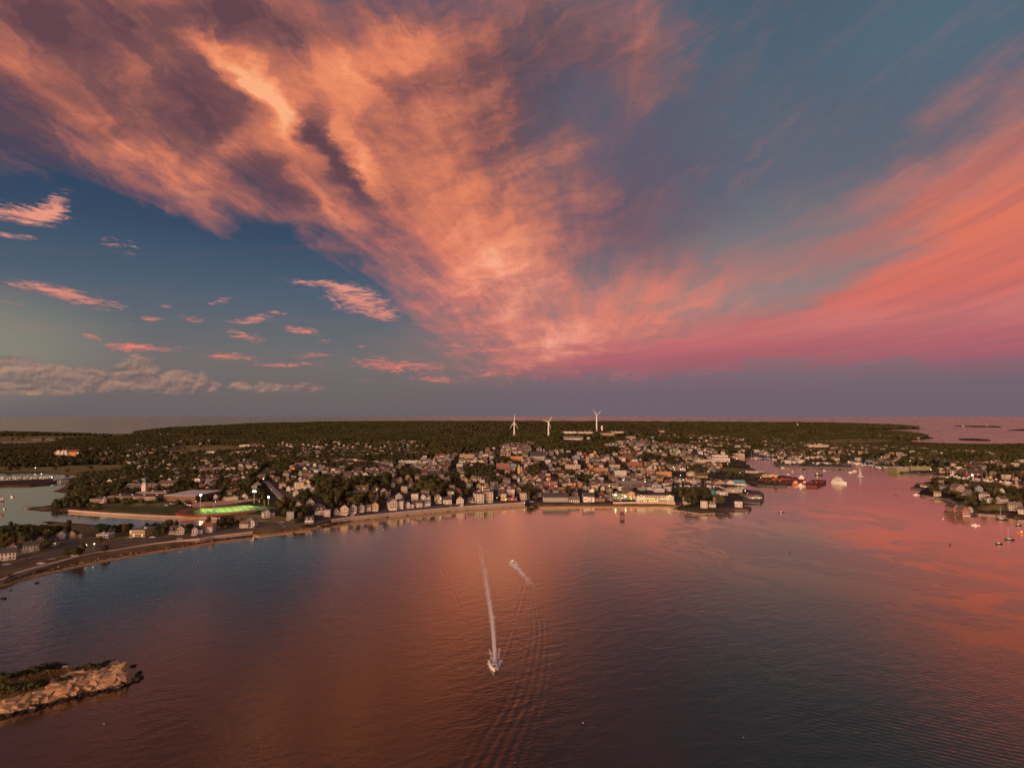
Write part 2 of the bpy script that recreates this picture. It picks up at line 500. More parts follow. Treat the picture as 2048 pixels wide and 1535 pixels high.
# elevation survey: photo pixel of the ground and its height in metres
ELEV = [(0, 1120, 3), (100, 1100, 4), (200, 1080, 4), (300, 1075, 3.5), (400, 1068, 3.5), (500, 1058, 3.5), (560, 1050, 4),
        (100, 1060, 1.2), (200, 1060, 1.2), (30, 1075, 5),
        (450, 1022, 3), (540, 1015, 4), (380, 1020, 3), (250, 1018, 3), (150, 1012, 5), (200, 1000, 8), (300, 995, 8),
        (380, 990, 7), (160, 985, 8), (200, 975, 9), (300, 965, 10), (400, 960, 12), (250, 945, 6), (150, 938, 1.5), (60, 938, 1.5),
        (200, 936, 2), (100, 925, 8), (50, 905, 14), (150, 905, 18), (250, 905, 15), (350, 920, 12), (350, 895, 8), (450, 890, 8),
        (50, 888, 1.5), (150, 882, 3), (50, 876, 1.5), (150, 875, 2), (250, 880, 6), (400, 875, 10), (450, 865, 24), (350, 863, 14),
        (600, 1010, 8), (640, 1025, 7), (700, 1015, 9), (640, 985, 20), (560, 960, 18), (700, 960, 26), (640, 940, 24), (560, 925, 20),
        (760, 1000, 12), (840, 1005, 10), (800, 960, 22), (900, 960, 18), (900, 930, 20), (980, 980, 11), (1000, 950, 16), (1050, 960, 14),
        (1000, 1000, 5), (1080, 1000, 4), (1100, 980, 8), (1200, 1000, 3.5), (1300, 1000, 3.5), (1200, 970, 6), (1150, 950, 12), (1250, 950, 8),
        (1350, 960, 5), (1300, 940, 10), (1400, 950, 4), (1450, 925, 4), (1450, 960, 3), (1400, 930, 8), (1350, 915, 18), (1250, 920, 22),
        (1150, 920, 24), (1050, 925, 26), (950, 915, 26), (1050, 900, 40), (1000, 895, 42), (1100, 895, 42), (1200, 900, 38), (1290, 890, 40),
        (1350, 895, 34), (1430, 905, 18), (800, 905, 24), (700, 905, 22), (600, 905, 20), (500, 920, 16),
        (500, 880, 24), (600, 880, 32), (700, 880, 38), (800, 880, 40), (900, 885, 38), (950, 880, 44), (1028, 871, 52), (1097, 872, 54), (1150, 872, 56),
        (1193, 862, 62), (1250, 866, 60), (1320, 866, 52), (1400, 875, 38), (1500, 880, 24), (1600, 885, 16), (1700, 880, 8), (1750, 885, 10),
        (1450, 890, 24), (1550, 900, 12), (1620, 905, 8), (1700, 905, 14), (1750, 900, 18), (1800, 905, 24), (1870, 905, 26), (1950, 905, 28), (2048, 905, 28),
        (1850, 925, 14), (1950, 930, 14), (2048, 935, 12), (1870, 940, 3), (1830, 945, 2.5), (1950, 950, 4), (2048, 955, 5),
        (1750, 920, 8), (1650, 912, 4), (1600, 920, 2.5), (1600, 930, 2.5), (1680, 932, 2.5), (1620, 890, 6), (1680, 883, 4), (1780, 877, 4), (1830, 874, 10),
        (1420, 1015, 4), (1440, 1005, 5), (1400, 1025, 3), (1500, 1000, 2.5), (1500, 1012, 2.5), (1550, 962, 2.5), (1470, 942, 3),
        (1900, 990, 8), (1870, 985, 4), (1950, 980, 8), (1940, 1005, 9), (1990, 1000, 10), (2048, 1010, 8), (2020, 1020, 6), (1860, 970, 3), (1930, 1024, 4),
        (500, 860, 26), (600, 856, 38), (700, 853, 52), (800, 851, 58), (900, 850, 62), (960, 849, 70), (1020, 848, 82), (1100, 850, 66), (1200, 853, 44),
        (1300, 853, 48), (1400, 852, 56), (1500, 852, 54), (1600, 853, 36), (1700, 856, 14), (1650, 862, 18), (1780, 856, 16),
        (400, 860, 24), (300, 866, 12)]
EW = np.array([tuple(gnd(px, py, e)) for px, py, e in ELEV])
_cs = []
for poly in (MAIN, NECK):
    for i in range(len(poly)):
        a, b = poly[i], poly[(i + 1) % len(poly)]
        L = (b - a).length
        st = max(6.0, 0.02 * a.length)
        for k in range(max(1, int(L / st))):
            p = a.lerp(b, k * st / L if L > 0 else 0)
            _cs.append((p.x, p.y))
CS = np.array(_cs)


def uv_(x, y):
    return np.arctan2(x, y) * 6.0, np.log(np.hypot(x, y)) * 6.0


EU = uv_(EW[:, 0], EW[:, 1])
segA = np.array([(p.x, p.y) for p in MAIN] + [(p.x, p.y) for p in NECK])
segB = np.array([(p.x, p.y) for p in MAIN[1:] + MAIN[:1]] + [(p.x, p.y) for p in NECK[1:] + NECK[:1]])


def coast_dist(x, y):
    out = np.full(x.shape, 1e9)
    for a, b in zip(segA, segB):
        ab = b - a
        L2 = ab @ ab
        t = np.clip(((x - a[0]) * ab[0] + (y - a[1]) * ab[1]) / L2, 0, 1)
        d = np.hypot(x - a[0] - t * ab[0], y - a[1] - t * ab[1])
        np.minimum(out, d, out=out)
    return out


def fbm(x, y, s, seed=0.0):
    """cheap smooth noise from rotated sines, about -1..1"""
    r = 0
    amp = 1.0
    tot_ = 0
    for k in range(4):
        a = 1.3 + 2.1 * k + seed
        xr = x * math.cos(a) - y * math.sin(a)
        yr = x * math.sin(a) + y * math.cos(a)
        r = r + amp * np.sin(xr / s + 1.7 * np.sin(yr / s * 0.8 + a)) * np.cos(yr / s * 1.1 + 1.1 * np.sin(xr / s * 0.7 + a * 2))
        tot_ += amp
        amp *= 0.55
        s = s * 0.53
    return r / tot_


def height(x, y, cd=None):
    x = np.asarray(x, float)
    y = np.asarray(y, float)
    u, v = uv_(x, y)
    num = np.zeros(x.shape)
    den = np.zeros(x.shape)
    for i in range(len(ELEV)):
        w = 1.0 / ((u - EU[0][i]) ** 2 + (v - EU[1][i]) ** 2 + 0.004) ** 2
        num += w * EW[i, 2]
        den += w
    h = num / den
    if cd is None:
        cd = coast_dist(x, y)
    D_ = np.hypot(x, y)
    ramp1 = np.clip(cd / 14.0, 0, 1)
    ramp1 = ramp1 * ramp1 * (3 - 2 * ramp1)
    wide = 30 + 0.02 * D_
    ramp2 = np.clip((cd - 8) / wide, 0, 1)
    base = np.minimum(h, 2.6)
    h2 = 0.12 + (base - 0.12) * ramp1 + (h - base) * ramp2
    h2 += ramp2 * fbm(x, y, 70, 0.3) * np.clip((h - 3) / 25, 0, 1) * (1.6 + D_ * 0.0012)
    return h2


def terrain(name, poly, spacing, hfun, material, tint=None, extra=None):
    from mathutils.geometry import delaunay_2d_cdt
    P = np.array([(p.x, p.y) for p in poly])
    pts = []
    edges = []
    n0 = 0
    for i in range(len(poly)):
        a, b = P[i], P[(i + 1) % len(P)]
        L = np.hypot(*(b - a))
        n = max(1, int(L / (spacing * np.hypot(*a))))
        for k in range(n):
            pts.append(a + (b - a) * k / n)
    nb = len(pts)
    edges = [(i, (i + 1) % nb) for i in range(nb)]
    az0 = np.arctan2(P[:, 0], P[:, 1])
    dd = np.hypot(P[:, 0], P[:, 1])
    a_lo, a_hi, l_lo, l_hi = az0.min(), az0.max(), math.log(dd.min()), math.log(dd.max())
    na, nl = int((a_hi - a_lo) / spacing), int((l_hi - l_lo) / spacing)
    A, L = np.meshgrid(np.arange(na + 1), np.arange(nl + 1))
    A = a_lo + (A + rng.uniform(-.35, .35, A.shape)) * spacing
    L = l_lo + (L + rng.uniform(-.35, .35, L.shape)) * spacing
    X, Y = (np.exp(L) * np.sin(A)).ravel(), (np.exp(L) * np.cos(A)).ravel()
    ins = inpoly(X, Y, P)
    X, Y = X[ins], Y[ins]
    dmin = np.full(X.shape, 1e9)
    for i in range(len(P)):
        a, b = P[i], P[(i + 1) % len(P)]
        ab = b - a
        t = np.clip(((X - a[0]) * ab[0] + (Y - a[1]) * ab[1]) / (ab @ ab), 0, 1)
        np.minimum(dmin, np.hypot(X - a[0] - t * ab[0], Y - a[1] - t * ab[1]), out=dmin)
    keep = dmin > 0.3 * spacing * np.hypot(X, Y)
    X, Y = X[keep], Y[keep]
    co = [Vector((float(p[0]), float(p[1]))) for p in pts] + [Vector((float(a), float(b))) for a, b in zip(X, Y)]
    if extra is not None:
        co += [Vector(e) for e in extra]
    vo, ed, fa, *_ = delaunay_2d_cdt(co, edges, [list(range(nb))], 1, 0.01)
    vx = np.array([v.x for v in vo])
    vy = np.array([v.y for v in vo])
    vz = hfun(vx, vy)
    nv = len(vo)
    verts = np.stack([vx, vy, vz], 1).tolist()
    cnt = {}
    for f in fa:
        for i in range(len(f)):
            e = (f[i], f[(i + 1) % len(f)])
            cnt[e] = cnt.get(e, 0) + 1
    faces = [tuple(f) for f in fa]
    m_ = {}
    for (a, b) in list(cnt):
        if (b, a) not in cnt:
            for q in (a, b):
                if q not in m_:
                    m_[q] = len(verts)
                    verts.append([vx[q], vy[q], -4.0])
            faces.append((b, a, m_[a], m_[b]))
    o = link_mesh(name, verts, faces, material, kind='structure')
    me = o.data
    at = me.color_attributes.new('tint', 'FLOAT_COLOR', 'POINT')
    V = np.array(verts)
    col = np.ones((len(V), 4), np.float32)
    col[:, :3] = tint(V[:, 0], V[:, 1], V[:, 2]) if tint else (0.05, 0.05, 0.04)
    at.data.foreach_set('color', col.ravel())
    return o, V, faces


# zones in the photograph used to tell marsh, town, wood and sand apart
MARSH = [[(-60, 1052), (60, 1045), (100, 1041), (150, 1045), (240, 1054), (300, 1058), (240, 1066), (120, 1066), (60, 1058), (0, 1070), (-60, 1080)],
         [(-60, 930), (60, 936), (130, 931), (230, 929), (250, 932), (235, 944), (160, 950), (100, 945), (-60, 950)],
         [(-60, 872), (120, 871), (240, 873), (250, 877), (130, 879), (100, 888), (-60, 890)],
         [(355, 889), (440, 889), (500, 893), (480, 902), (420, 903), (360, 906), (330, 898)],
         [(1620, 880), (1700, 876), (1800, 878), (1800, 884), (1740, 889), (1680, 890), (1630, 888)],
         [(1411, 938), (1500, 935), (1510, 941), (1440, 943)],
         [(200, 1008), (330, 1006), (380, 1012), (360, 1025), (340, 1031), (280, 1029), (200, 1024)],
         [(480, 1028), (540, 1027), (600, 1040), (570, 1046), (500, 1044), (440, 1040)],
         [(1950, 1012), (2000, 1006), (2030, 1012), (2020, 1022), (1960, 1020)]]
LAWN = [[(1360, 1012), (1400, 1012), (1445, 1015), (1448, 1022), (1400, 1027), (1352, 1020)],
        [(210, 1011), (330, 1007), (370, 1013), (400, 1032), (340, 1032), (200, 1026)]]
TOWN = [(520, 945), (600, 925), (700, 920), (830, 917), (930, 906), (990, 890), (1060, 884), (1160, 892), (1230, 884), (1300, 881), (1380, 893),
        (1440, 906), (1500, 912), (1500, 940), (1500, 975), (1530, 1000), (1460, 1020), (1360, 1008), (1250, 1008), (1080, 1008), (980, 1012), (860, 1020),
        (760, 1030), (690, 1038), (640, 1034), (600, 1025), (560, 1000), (545, 970)]


def ground_tint(x, y, z):
    px, py = proj(x, y, z)
    n = len(x)
    col = np.tile(np.array([0.030, 0.033, 0.016]), (n, 1))            # wood floor
    t = inpoly(px, py, TOWN)
    col[t] = (0.075, 0.062, 0.052)
    for p in MARSH:
        k = inpoly(px, py, p)
        col[k] = (0.24, 0.19, 0.075)
    for p in LAWN:
        k = inpoly(px, py, p)
        col[k] = (0.095, 0.105, 0.035)
    k = (py > 1045) & (px < 600) & ~inpoly(px, py, MARSH[0])
    col[k] = (0.20, 0.145, 0.075)
    k = (px > 1495) & (px < 1720) & (py > 905) & (py < 980)
    col[k] = (0.085, 0.075, 0.062)
    cd = coast_dist(x, y)
    sand = (cd < 9) & (z < 2.2)
    col[sand] = (0.17, 0.10, 0.055)
    far = (cd < 25) & (np.hypot(x, y) > 1600)
    col[far] = (0.10, 0.085, 0.055)
    wet = (cd < 1.5) | (z < 0.2)
    col[wet] = (0.05, 0.035, 0.022)
    return col


m_ground = mat('ground_mat', (0.05, 0.05, 0.03), 0.95, var=0.45, vscale=0.06, attr='tint', spec=0.1)
land, LV, LF = terrain('ground', MAIN, 0.0125, height, m_ground, ground_tint)
neck, NV, NF = terrain('headland', NECK, 0.010, height, m_ground, ground_tint)


def low_h(top):
    def f(x, y):
        cx, cy = x.mean(), y.mean()
        rx, ry = np.abs(x - cx).max(), np.abs(y - cy).max()
        r = np.sqrt(((x - cx) / rx) ** 2 + ((y - cy) / ry) ** 2)
        return 0.1 + top * np.clip(1.15 - r, 0, 1) * (1 + 0.4 * fbm(x, y, rx * 0.15))
    return f


def rock_tint(x, y, z):
    return np.where((z > 2.0)[:, None], np.array([[0.055, 0.05, 0.035]]), np.array([[0.09, 0.065, 0.05]]))


terrain('embankment', EMBANK, 0.012, lambda x, y: np.full(x.shape, 2.0), m_ground, lambda x, y, z: np.tile([0.07, 0.05, 0.03], (len(x), 1)))
terrain('island', THACHER, 0.0035, low_h(9), m_ground, rock_tint)
terrain('island', ISLET, 0.002, low_h(4), m_ground, rock_tint)
terrain('island', FAR_R, 0.005, low_h(7), m_ground, rock_tint)
terrain('island', MILK, 0.004, low_h(6), m_ground, rock_tint)

from mathutils.bvhtree import BVHTree
_V = [tuple(v) for v in LV] + [tuple(v) for v in NV]
_F = [tuple(f) for f in LF] + [tuple(i + len(LV) for i in f) for f in NF]
BVH = BVHTree.FromPolygons(_V, _F)
_dn = Vector((0, 0, -1))


def on(px, py):
    """where the line of sight of a photo pixel meets the land (or the water)"""
    d = ray(px, py).normalized()
    h = BVH.ray_cast(Vector((0, 0, CAM_H)), d)
    w = gnd(px, py)
    if h[0] is None or (w.length < h[0].length and w.y > 0 and d.z < 0 and w.y < h[0].y):
        return w
    return h[0]


def zat(x, y):
    h = BVH.ray_cast(Vector((x, y, 500)), _dn)
    return h[0].z if h[0] is not None and h[0].z > -1 else 0.0

# ------------------------------------------------------------------ water
def wake_path(pts, n=400):
    """smooth world path through photo pixels"""
    P = [np.array(gnd(*p)[:2]) for p in pts]
    out = []
    P = [2 * P[0] - P[1]] + P + [2 * P[-1] - P[-2]]
    for i in range(1, len(P) - 2):
        for t in np.linspace(0, 1, n // (len(P) - 3), endpoint=False):
            a, b, c_, d = P[i - 1], P[i], P[i + 1], P[i + 2]
            out.append(0.5 * ((2 * b) + (-a + c_) * t + (2 * a - 5 * b + 4 * c_ - d) * t * t + (-a + 3 * b - 3 * c_ + d) * t ** 3))
    out.append(P[-2])
    return np.array(out)


# paths run from the boat back along its track
TRACK1 = wake_path([(989, 1336), (989, 1300), (984, 1240), (975, 1180), (967, 1130), (955, 1080), (940, 1050)])
TRACK2 = wake_path([(1025, 1125), (1045, 1148), (1072, 1180), (1110, 1215), (1170, 1265), (1240, 1330)])


def along(track, X, Y):
    """signed offset from a track and distance run along it"""
    seg = np.diff(track, axis=0)
    L = np.hypot(seg[:, 0], seg[:, 1])
    s0 = np.concatenate([[0], np.cumsum(L)])
    best = np.full(X.shape, 1e9)
    off = np.zeros(X.shape)
    s = np.zeros(X.shape)
    for i in range(0, len(seg), 4):
        j = min(i + 4, len(track) - 1)
        a, b = track[i], track[j]
        ab = b - a
        l2 = ab @ ab
        t = np.clip(((X - a[0]) * ab[0] + (Y - a[1]) * ab[1]) / l2, 0, 1)
        dx_ = X - a[0] - t * ab[0]
        dy_ = Y - a[1] - t * ab[1]
        d = np.hypot(dx_, dy_)
        k = d < best
        best[k] = d[k]
        sg = np.sign(ab[0] * dy_ - ab[1] * dx_)
        off[k] = (d * sg)[k]
        s[k] = (s0[i] + t * math.sqrt(l2))[k]
    return off, s


wx0, wx1, wy0, wy1, wst = -70.0, 130.0, 175.0, 640.0, 0.55
gx = np.arange(wx0, wx1 + 1e-6, wst)
gy = np.arange(wy0, wy1 + 1e-6, 0.8)
GX, GY = np.meshgrid(gx, gy)
GZ = np.zeros(GX.shape)
# arms of the first boat's wake
off, s = along(TRACK1, GX, GY)
for side, ang, amp in ((1, 0.165, 0.8), (-1, 0.175, 1.0)):
    c_ = side * (2.5 + s * ang)
    d = off - c_
    wdt = 1.3 + s * 0.014
    GZ += 0.10 * amp * np.clip(0.7 + 0.9 * fbm(GX, GY, 9, 1.0 + side), 0.1, 1.6) * np.exp(-(d / wdt) ** 2) * np.cos(d * 2 * PI / 3.6 + s * 0.02) * np.clip(s / 8, 0, 1) * np.exp(-s / 130)
off, s = along(TRACK2, GX, GY)
for side, ang in ((1, 0.10), (-1, 0.10)):
    d = off - side * (1.5 + s * ang)
    GZ += 0.06 * np.clip(0.6 + fbm(GX, GY, 8, 3.0 + side), 0.1, 1.6) * np.exp(-(d / (1.5 + s * 0.02)) ** 2) * np.cos(d * 2 * PI / 3.0) * np.clip(s / 10, 0, 1) * np.exp(-s / 200)
# the train of bow waves the second boat left, sweeping round to the near edge
ARC = wake_path([(1045, 1150), (1062, 1185), (1074, 1225), (1079, 1270), (1072, 1330), (1052, 1400), (1015, 1480), (980, 1560)])
off, s = along(ARC, GX, GY)
env = np.exp(-((off) / (1.5 + 0.045 * s)) ** 2)
band = 1.2 + s * 0.055
env = np.clip(1 - ((off) / band) ** 2, 0, 1) ** 1.0
GZ += 0.065 * (1 + 0.5 * fbm(GX, GY, 14, 2.2)) * env * np.sin((off) * 2 * PI / (2.1 + s * 0.008) + 0.4 * np.sin(s * 0.05)) * np.clip(s / 40, 0, 1) * (0.7 + 0.3 * np.sin(s * 0.21 + off))
edge = np.minimum.reduce([GX - wx0, wx1 - GX, GY - wy0, wy1 - GY])
GZ *= np.clip(edge / 8.0, 0, 1)
ny, nx = GX.shape
WV = np.stack([GX.ravel(), GY.ravel(), GZ.ravel()], 1)
idx = np.arange(nx * ny).reshape(ny, nx)
q = np.stack([idx[:-1, :-1].ravel(), idx[:-1, 1:].ravel(), idx[1:, 1:].ravel(), idx[1:, :-1].ravel()], 1)
# the sheet round the fine patch
x0, x1, y0, y1 = gx[0], gx[-1], gy[0], gy[-1]
B = 200000.0
ring = np.array([(-B, -B, 0), (x0, -B, 0), (x1, -B, 0), (B, -B, 0), (-B, y0, 0), (B, y0, 0), (-B, y1, 0), (B, y1, 0),
                 (-B, B, 0), (x0, B, 0), (x1, B, 0), (B, B, 0)])
n0 = len(WV)
c00, c10, c01, c11 = idx[0, 0], idx[0, -1], idx[-1, 0], idx[-1, -1]
rq = np.array([(n0, n0 + 1, c00, n0 + 4), (n0 + 1, n0 + 2, c10, c00), (n0 + 2, n0 + 3, n0 + 5, c10), (n0 + 4, c00, c01, n0 + 6),
               (c10, n0 + 5, n0 + 7, c11), (n0 + 6, c01, n0 + 9, n0 + 8), (c01, c11, n0 + 10, n0 + 9), (c11, n0 + 7, n0 + 11, n0 + 10)])
WV = np.concatenate([WV, ring])
q = np.concatenate([q, rq])
wm = bpy.data.meshes.new('water')
wm.vertices.add(len(WV))
wm.vertices.foreach_set('co', WV.astype(np.float32).ravel())
wm.loops.add(q.size)
wm.loops.foreach_set('vertex_index', q.astype(np.int32).ravel())
wm.polygons.add(len(q))
wm.polygons.foreach_set('loop_start', np.arange(0, q.size, 4, dtype=np.int32))
wm.polygons.foreach_set('use_smooth', np.ones(len(q), bool))
wm.update(calc_edges=True)
water = bpy.data.objects.new('water', wm)
water['kind'] = 'structure'
C.objects.link(water)

m_water = bpy.data.materials.new('water_mat')
m_water.use_nodes = True
T = NT(m_water.node_tree)
bs = m_water.node_tree.nodes['Principled BSDF']
pos = T.node('ShaderNodeNewGeometry').outputs['Position']
px_, py_, pz_ = T.sep(pos)
dist = T.v('LENGTH', T.v('MULTIPLY', pos, (1, 1, 0)))
flat = T.v('MULTIPLY', pos, (1, 1, 0))
# calm slicks and ruffled water: long warped tongues of current, mostly in the harbour mouth on the right
wv = T.v('SUBTRACT', T.noise(flat, 0.0075, 4, 0.6, color=True), (0.5, 0.5, 0.5))
fl = T.v('MULTIPLY_ADD', wv, (170.0, 170.0, 0.0), flat)
rot = T.xyz(T.v('DOT_PRODUCT', fl, (0.80, 0.60, 0)), T.m('MULTIPLY', T.v('DOT_PRODUCT', fl, (-0.60, 0.80, 0)), 0.38), 0.0)
sl = T.noise(rot, 0.013, 4, 0.5, 0.9)
ring = T.m('ABSOLUTE', T.m('SUBTRACT', sl, 0.47))
slick = T.m('MAXIMUM', T.m('MULTIPLY', T.sstep(sl, 0.53, 0.60), 0.8), T.m('MULTIPLY', T.sstep(ring, 0.030, 0.008), 0.8))
big = T.sstep(T.noise(flat, 0.0028, 3, 0.5, 0.5), 0.42, 0.60)
right = T.sstep(T.m('SUBTRACT', px_, T.m('MULTIPLY', py_, 0.10)), -60.0, 140.0)
calm = T.m('MAXIMUM', T.m('MULTIPLY', slick, right), T.m('MULTIPLY', big, 0.35))
calm = T.m('MULTIPLY', calm, T.sstep(dist, 230.0, 420.0))
ruf = T.m('SUBTRACT', 1.0, calm)
# ripples
a1 = T.v('MULTIPLY', flat, (0.55, 1.0, 1.0))
w1 = T.m('SUBTRACT', T.noise(a1, 0.55, 4, 0.6, 0.3), 0.5)
w2 = T.m('SUBTRACT', T.noise(T.xyz(T.v('DOT_PRODUCT', flat, (0.45, 0.25, 0)), T.v('DOT_PRODUCT', flat, (-0.5, 0.86, 0)), 0), 0.16, 4, 0.55, 0.4), 0.5)
# regular swell fanning over the lower right
sw_d = T.v('DOT_PRODUCT', flat, (0.53, 0.85, 0.0))
sw_w = T.m('MULTIPLY', T.noise(flat, 0.012, 2, 0.5), 16.0)
swl = T.m('SINE', T.m('ADD', T.m('MULTIPLY', sw_d, 2.1), sw_w))
swm = T.m('MULTIPLY', T.sstep(px_, 60.0, 170.0), T.m('MULTIPLY', T.sstep(py_, 460.0, 330.0), T.sstep(T.noise(flat, 0.02, 3, 0.5), 0.40, 0.6)))
near = T.sstep(dist, 900.0, 250.0)
hgt = T.m('MULTIPLY', w1, T.m('MULTIPLY_ADD', ruf, 0.13, 0.02))
hgt = T.m('MULTIPLY_ADD', w2, T.m('MULTIPLY_ADD', ruf, 0.28, 0.08), hgt)
hgt = T.m('MULTIPLY_ADD', T.m('MULTIPLY', swl, swm), 0.022, hgt)
bump = T.node('ShaderNodeBump')
T.put(bump.inputs['Height'], hgt)
T.put(bump.inputs['Strength'], T.m('MULTIPLY_ADD', near, 0.75, 0.10))
bump.inputs['Distance'].default_value = 0.8
nt = m_water.node_tree
nt.nodes.remove(bs)
gl = T.node('ShaderNodeBsdfAnisotropic')
gl.inputs['Color'].default_value = (1.0, 0.92, 0.76, 1)
faroff = T.sstep(dist, 900.0, 3500.0)
T.put(gl.inputs['Roughness'], T.m('MULTIPLY_ADD', faroff, 0.04, T.m('MULTIPLY_ADD', ruf, T.m('MULTIPLY_ADD', T.m('MULTIPLY', right, T.sstep(dist, 250.0, 450.0)), 0.12, 0.08), 0.04)))
T.put(gl.inputs['Normal'], bump.outputs[0])
df = T.node('ShaderNodeBsdfDiffuse')
df.inputs['Color'].default_value = (0.020, 0.013, 0.010, 1)
fr = T.node('ShaderNodeFresnel')
fr.inputs['IOR'].default_value = 1.333
T.put(fr.inputs['Normal'], bump.outputs[0])
fac = T.m('SMOOTH_MIN', T.m('MULTIPLY', fr.outputs[0], 2.15), 0.80, 0.25)
mx = T.node('ShaderNodeMixShader')
nt.links.new(fac, mx.inputs[0])
nt.links.new(df.outputs[0], mx.inputs[1])
nt.links.new(gl.outputs[0], mx.inputs[2])
out_ = [n for n in nt.nodes if n.type == 'OUTPUT_MATERIAL'][0]
nt.links.new(mx.outputs[0], out_.inputs[0])
wm.materials.append(m_water)

# ------------------------------------------------------------------ building kit
WALLS = {'white': (0.62, 0.57, 0.51), 'cream': (0.52, 0.43, 0.31), 'pale grey': (0.36, 0.34, 0.31), 'tan': (0.38, 0.28, 0.18),
         'yellow': (0.58, 0.42, 0.15), 'sage green': (0.24, 0.30, 0.20), 'slate blue': (0.22, 0.28, 0.34),
         'brown': (0.19, 0.11, 0.07), 'brick red': (0.30, 0.09, 0.05), 'red': (0.26, 0.05, 0.035), 'orange': (0.55, 0.26, 0.08),
         'teal': (0.10, 0.36, 0.36), 'olive': (0.26, 0.25, 0.12)}
ROOFS = {'charcoal': (0.085, 0.078, 0.074), 'brown': (0.15, 0.105, 0.08), 'grey': (0.21, 0.185, 0.165), 'russet': (0.20, 0.085, 0.06),
         'white': (0.66, 0.62, 0.60), 'cream': (0.52, 0.45, 0.36), 'teal': (0.14, 0.36, 0.36)}
WM = {k: mat('paint_' + k.replace(' ', '_'), v, 0.8, var=0.16, vscale=0.35) for k, v in WALLS.items()}
RM = {k: mat('roofing_' + k, v, 0.85, var=0.22, vscale=0.5) for k, v in ROOFS.items()}
m_glass = mat('window_glass', (0.02, 0.022, 0.026), 0.08, spec=0.6)
m_lit = mat('lit_window', (0.3, 0.2, 0.1), 0.5, emit=(1.0, 0.66, 0.22), estr=1.1)
m_trim = mat('white_trim', (0.7, 0.68, 0.64), 0.6)
m_brick = mat('chimney_brick', (0.22, 0.09, 0.06), 0.9)
m_stone = mat('granite', (0.36, 0.27, 0.20), 0.9, var=0.3, vscale=0.5)
m_coping = mat('coping', (0.74, 0.60, 0.54), 0.8, var=0.12, vscale=0.5)
m_asph = mat('asphalt', (0.12, 0.105, 0.098), 0.9, var=0.2, vscale=0.3)
m_path = mat('path_concrete', (0.30, 0.27, 0.25), 0.9, var=0.15, vscale=0.3)
m_sand = mat('sand', (0.48, 0.30, 0.14), 0.95, var=0.3, vscale=0.12)
m_wood = mat('weathered_wood', (0.13, 0.095, 0.07), 0.9, var=0.25, vscale=0.6)
m_dark = mat('dark_steel', (0.03, 0.03, 0.032), 0.5)
m_steel = mat('pale_steel', (0.45, 0.45, 0.46), 0.4)
m_wht = mat('boat_white', (0.78, 0.77, 0.75), 0.35)
m_hull_dark = mat('hull_dark', (0.03, 0.035, 0.04), 0.35)
m_hull_red = mat('hull_red', (0.20, 0.028, 0.02), 0.45)
m_hull_blue = mat('hull_blue', (0.03, 0.07, 0.16), 0.35)
m_hull_orange = mat('hull_orange', (0.62, 0.16, 0.04), 0.45)
m_hull_green = mat('hull_green', (0.03, 0.12, 0.08), 0.4)


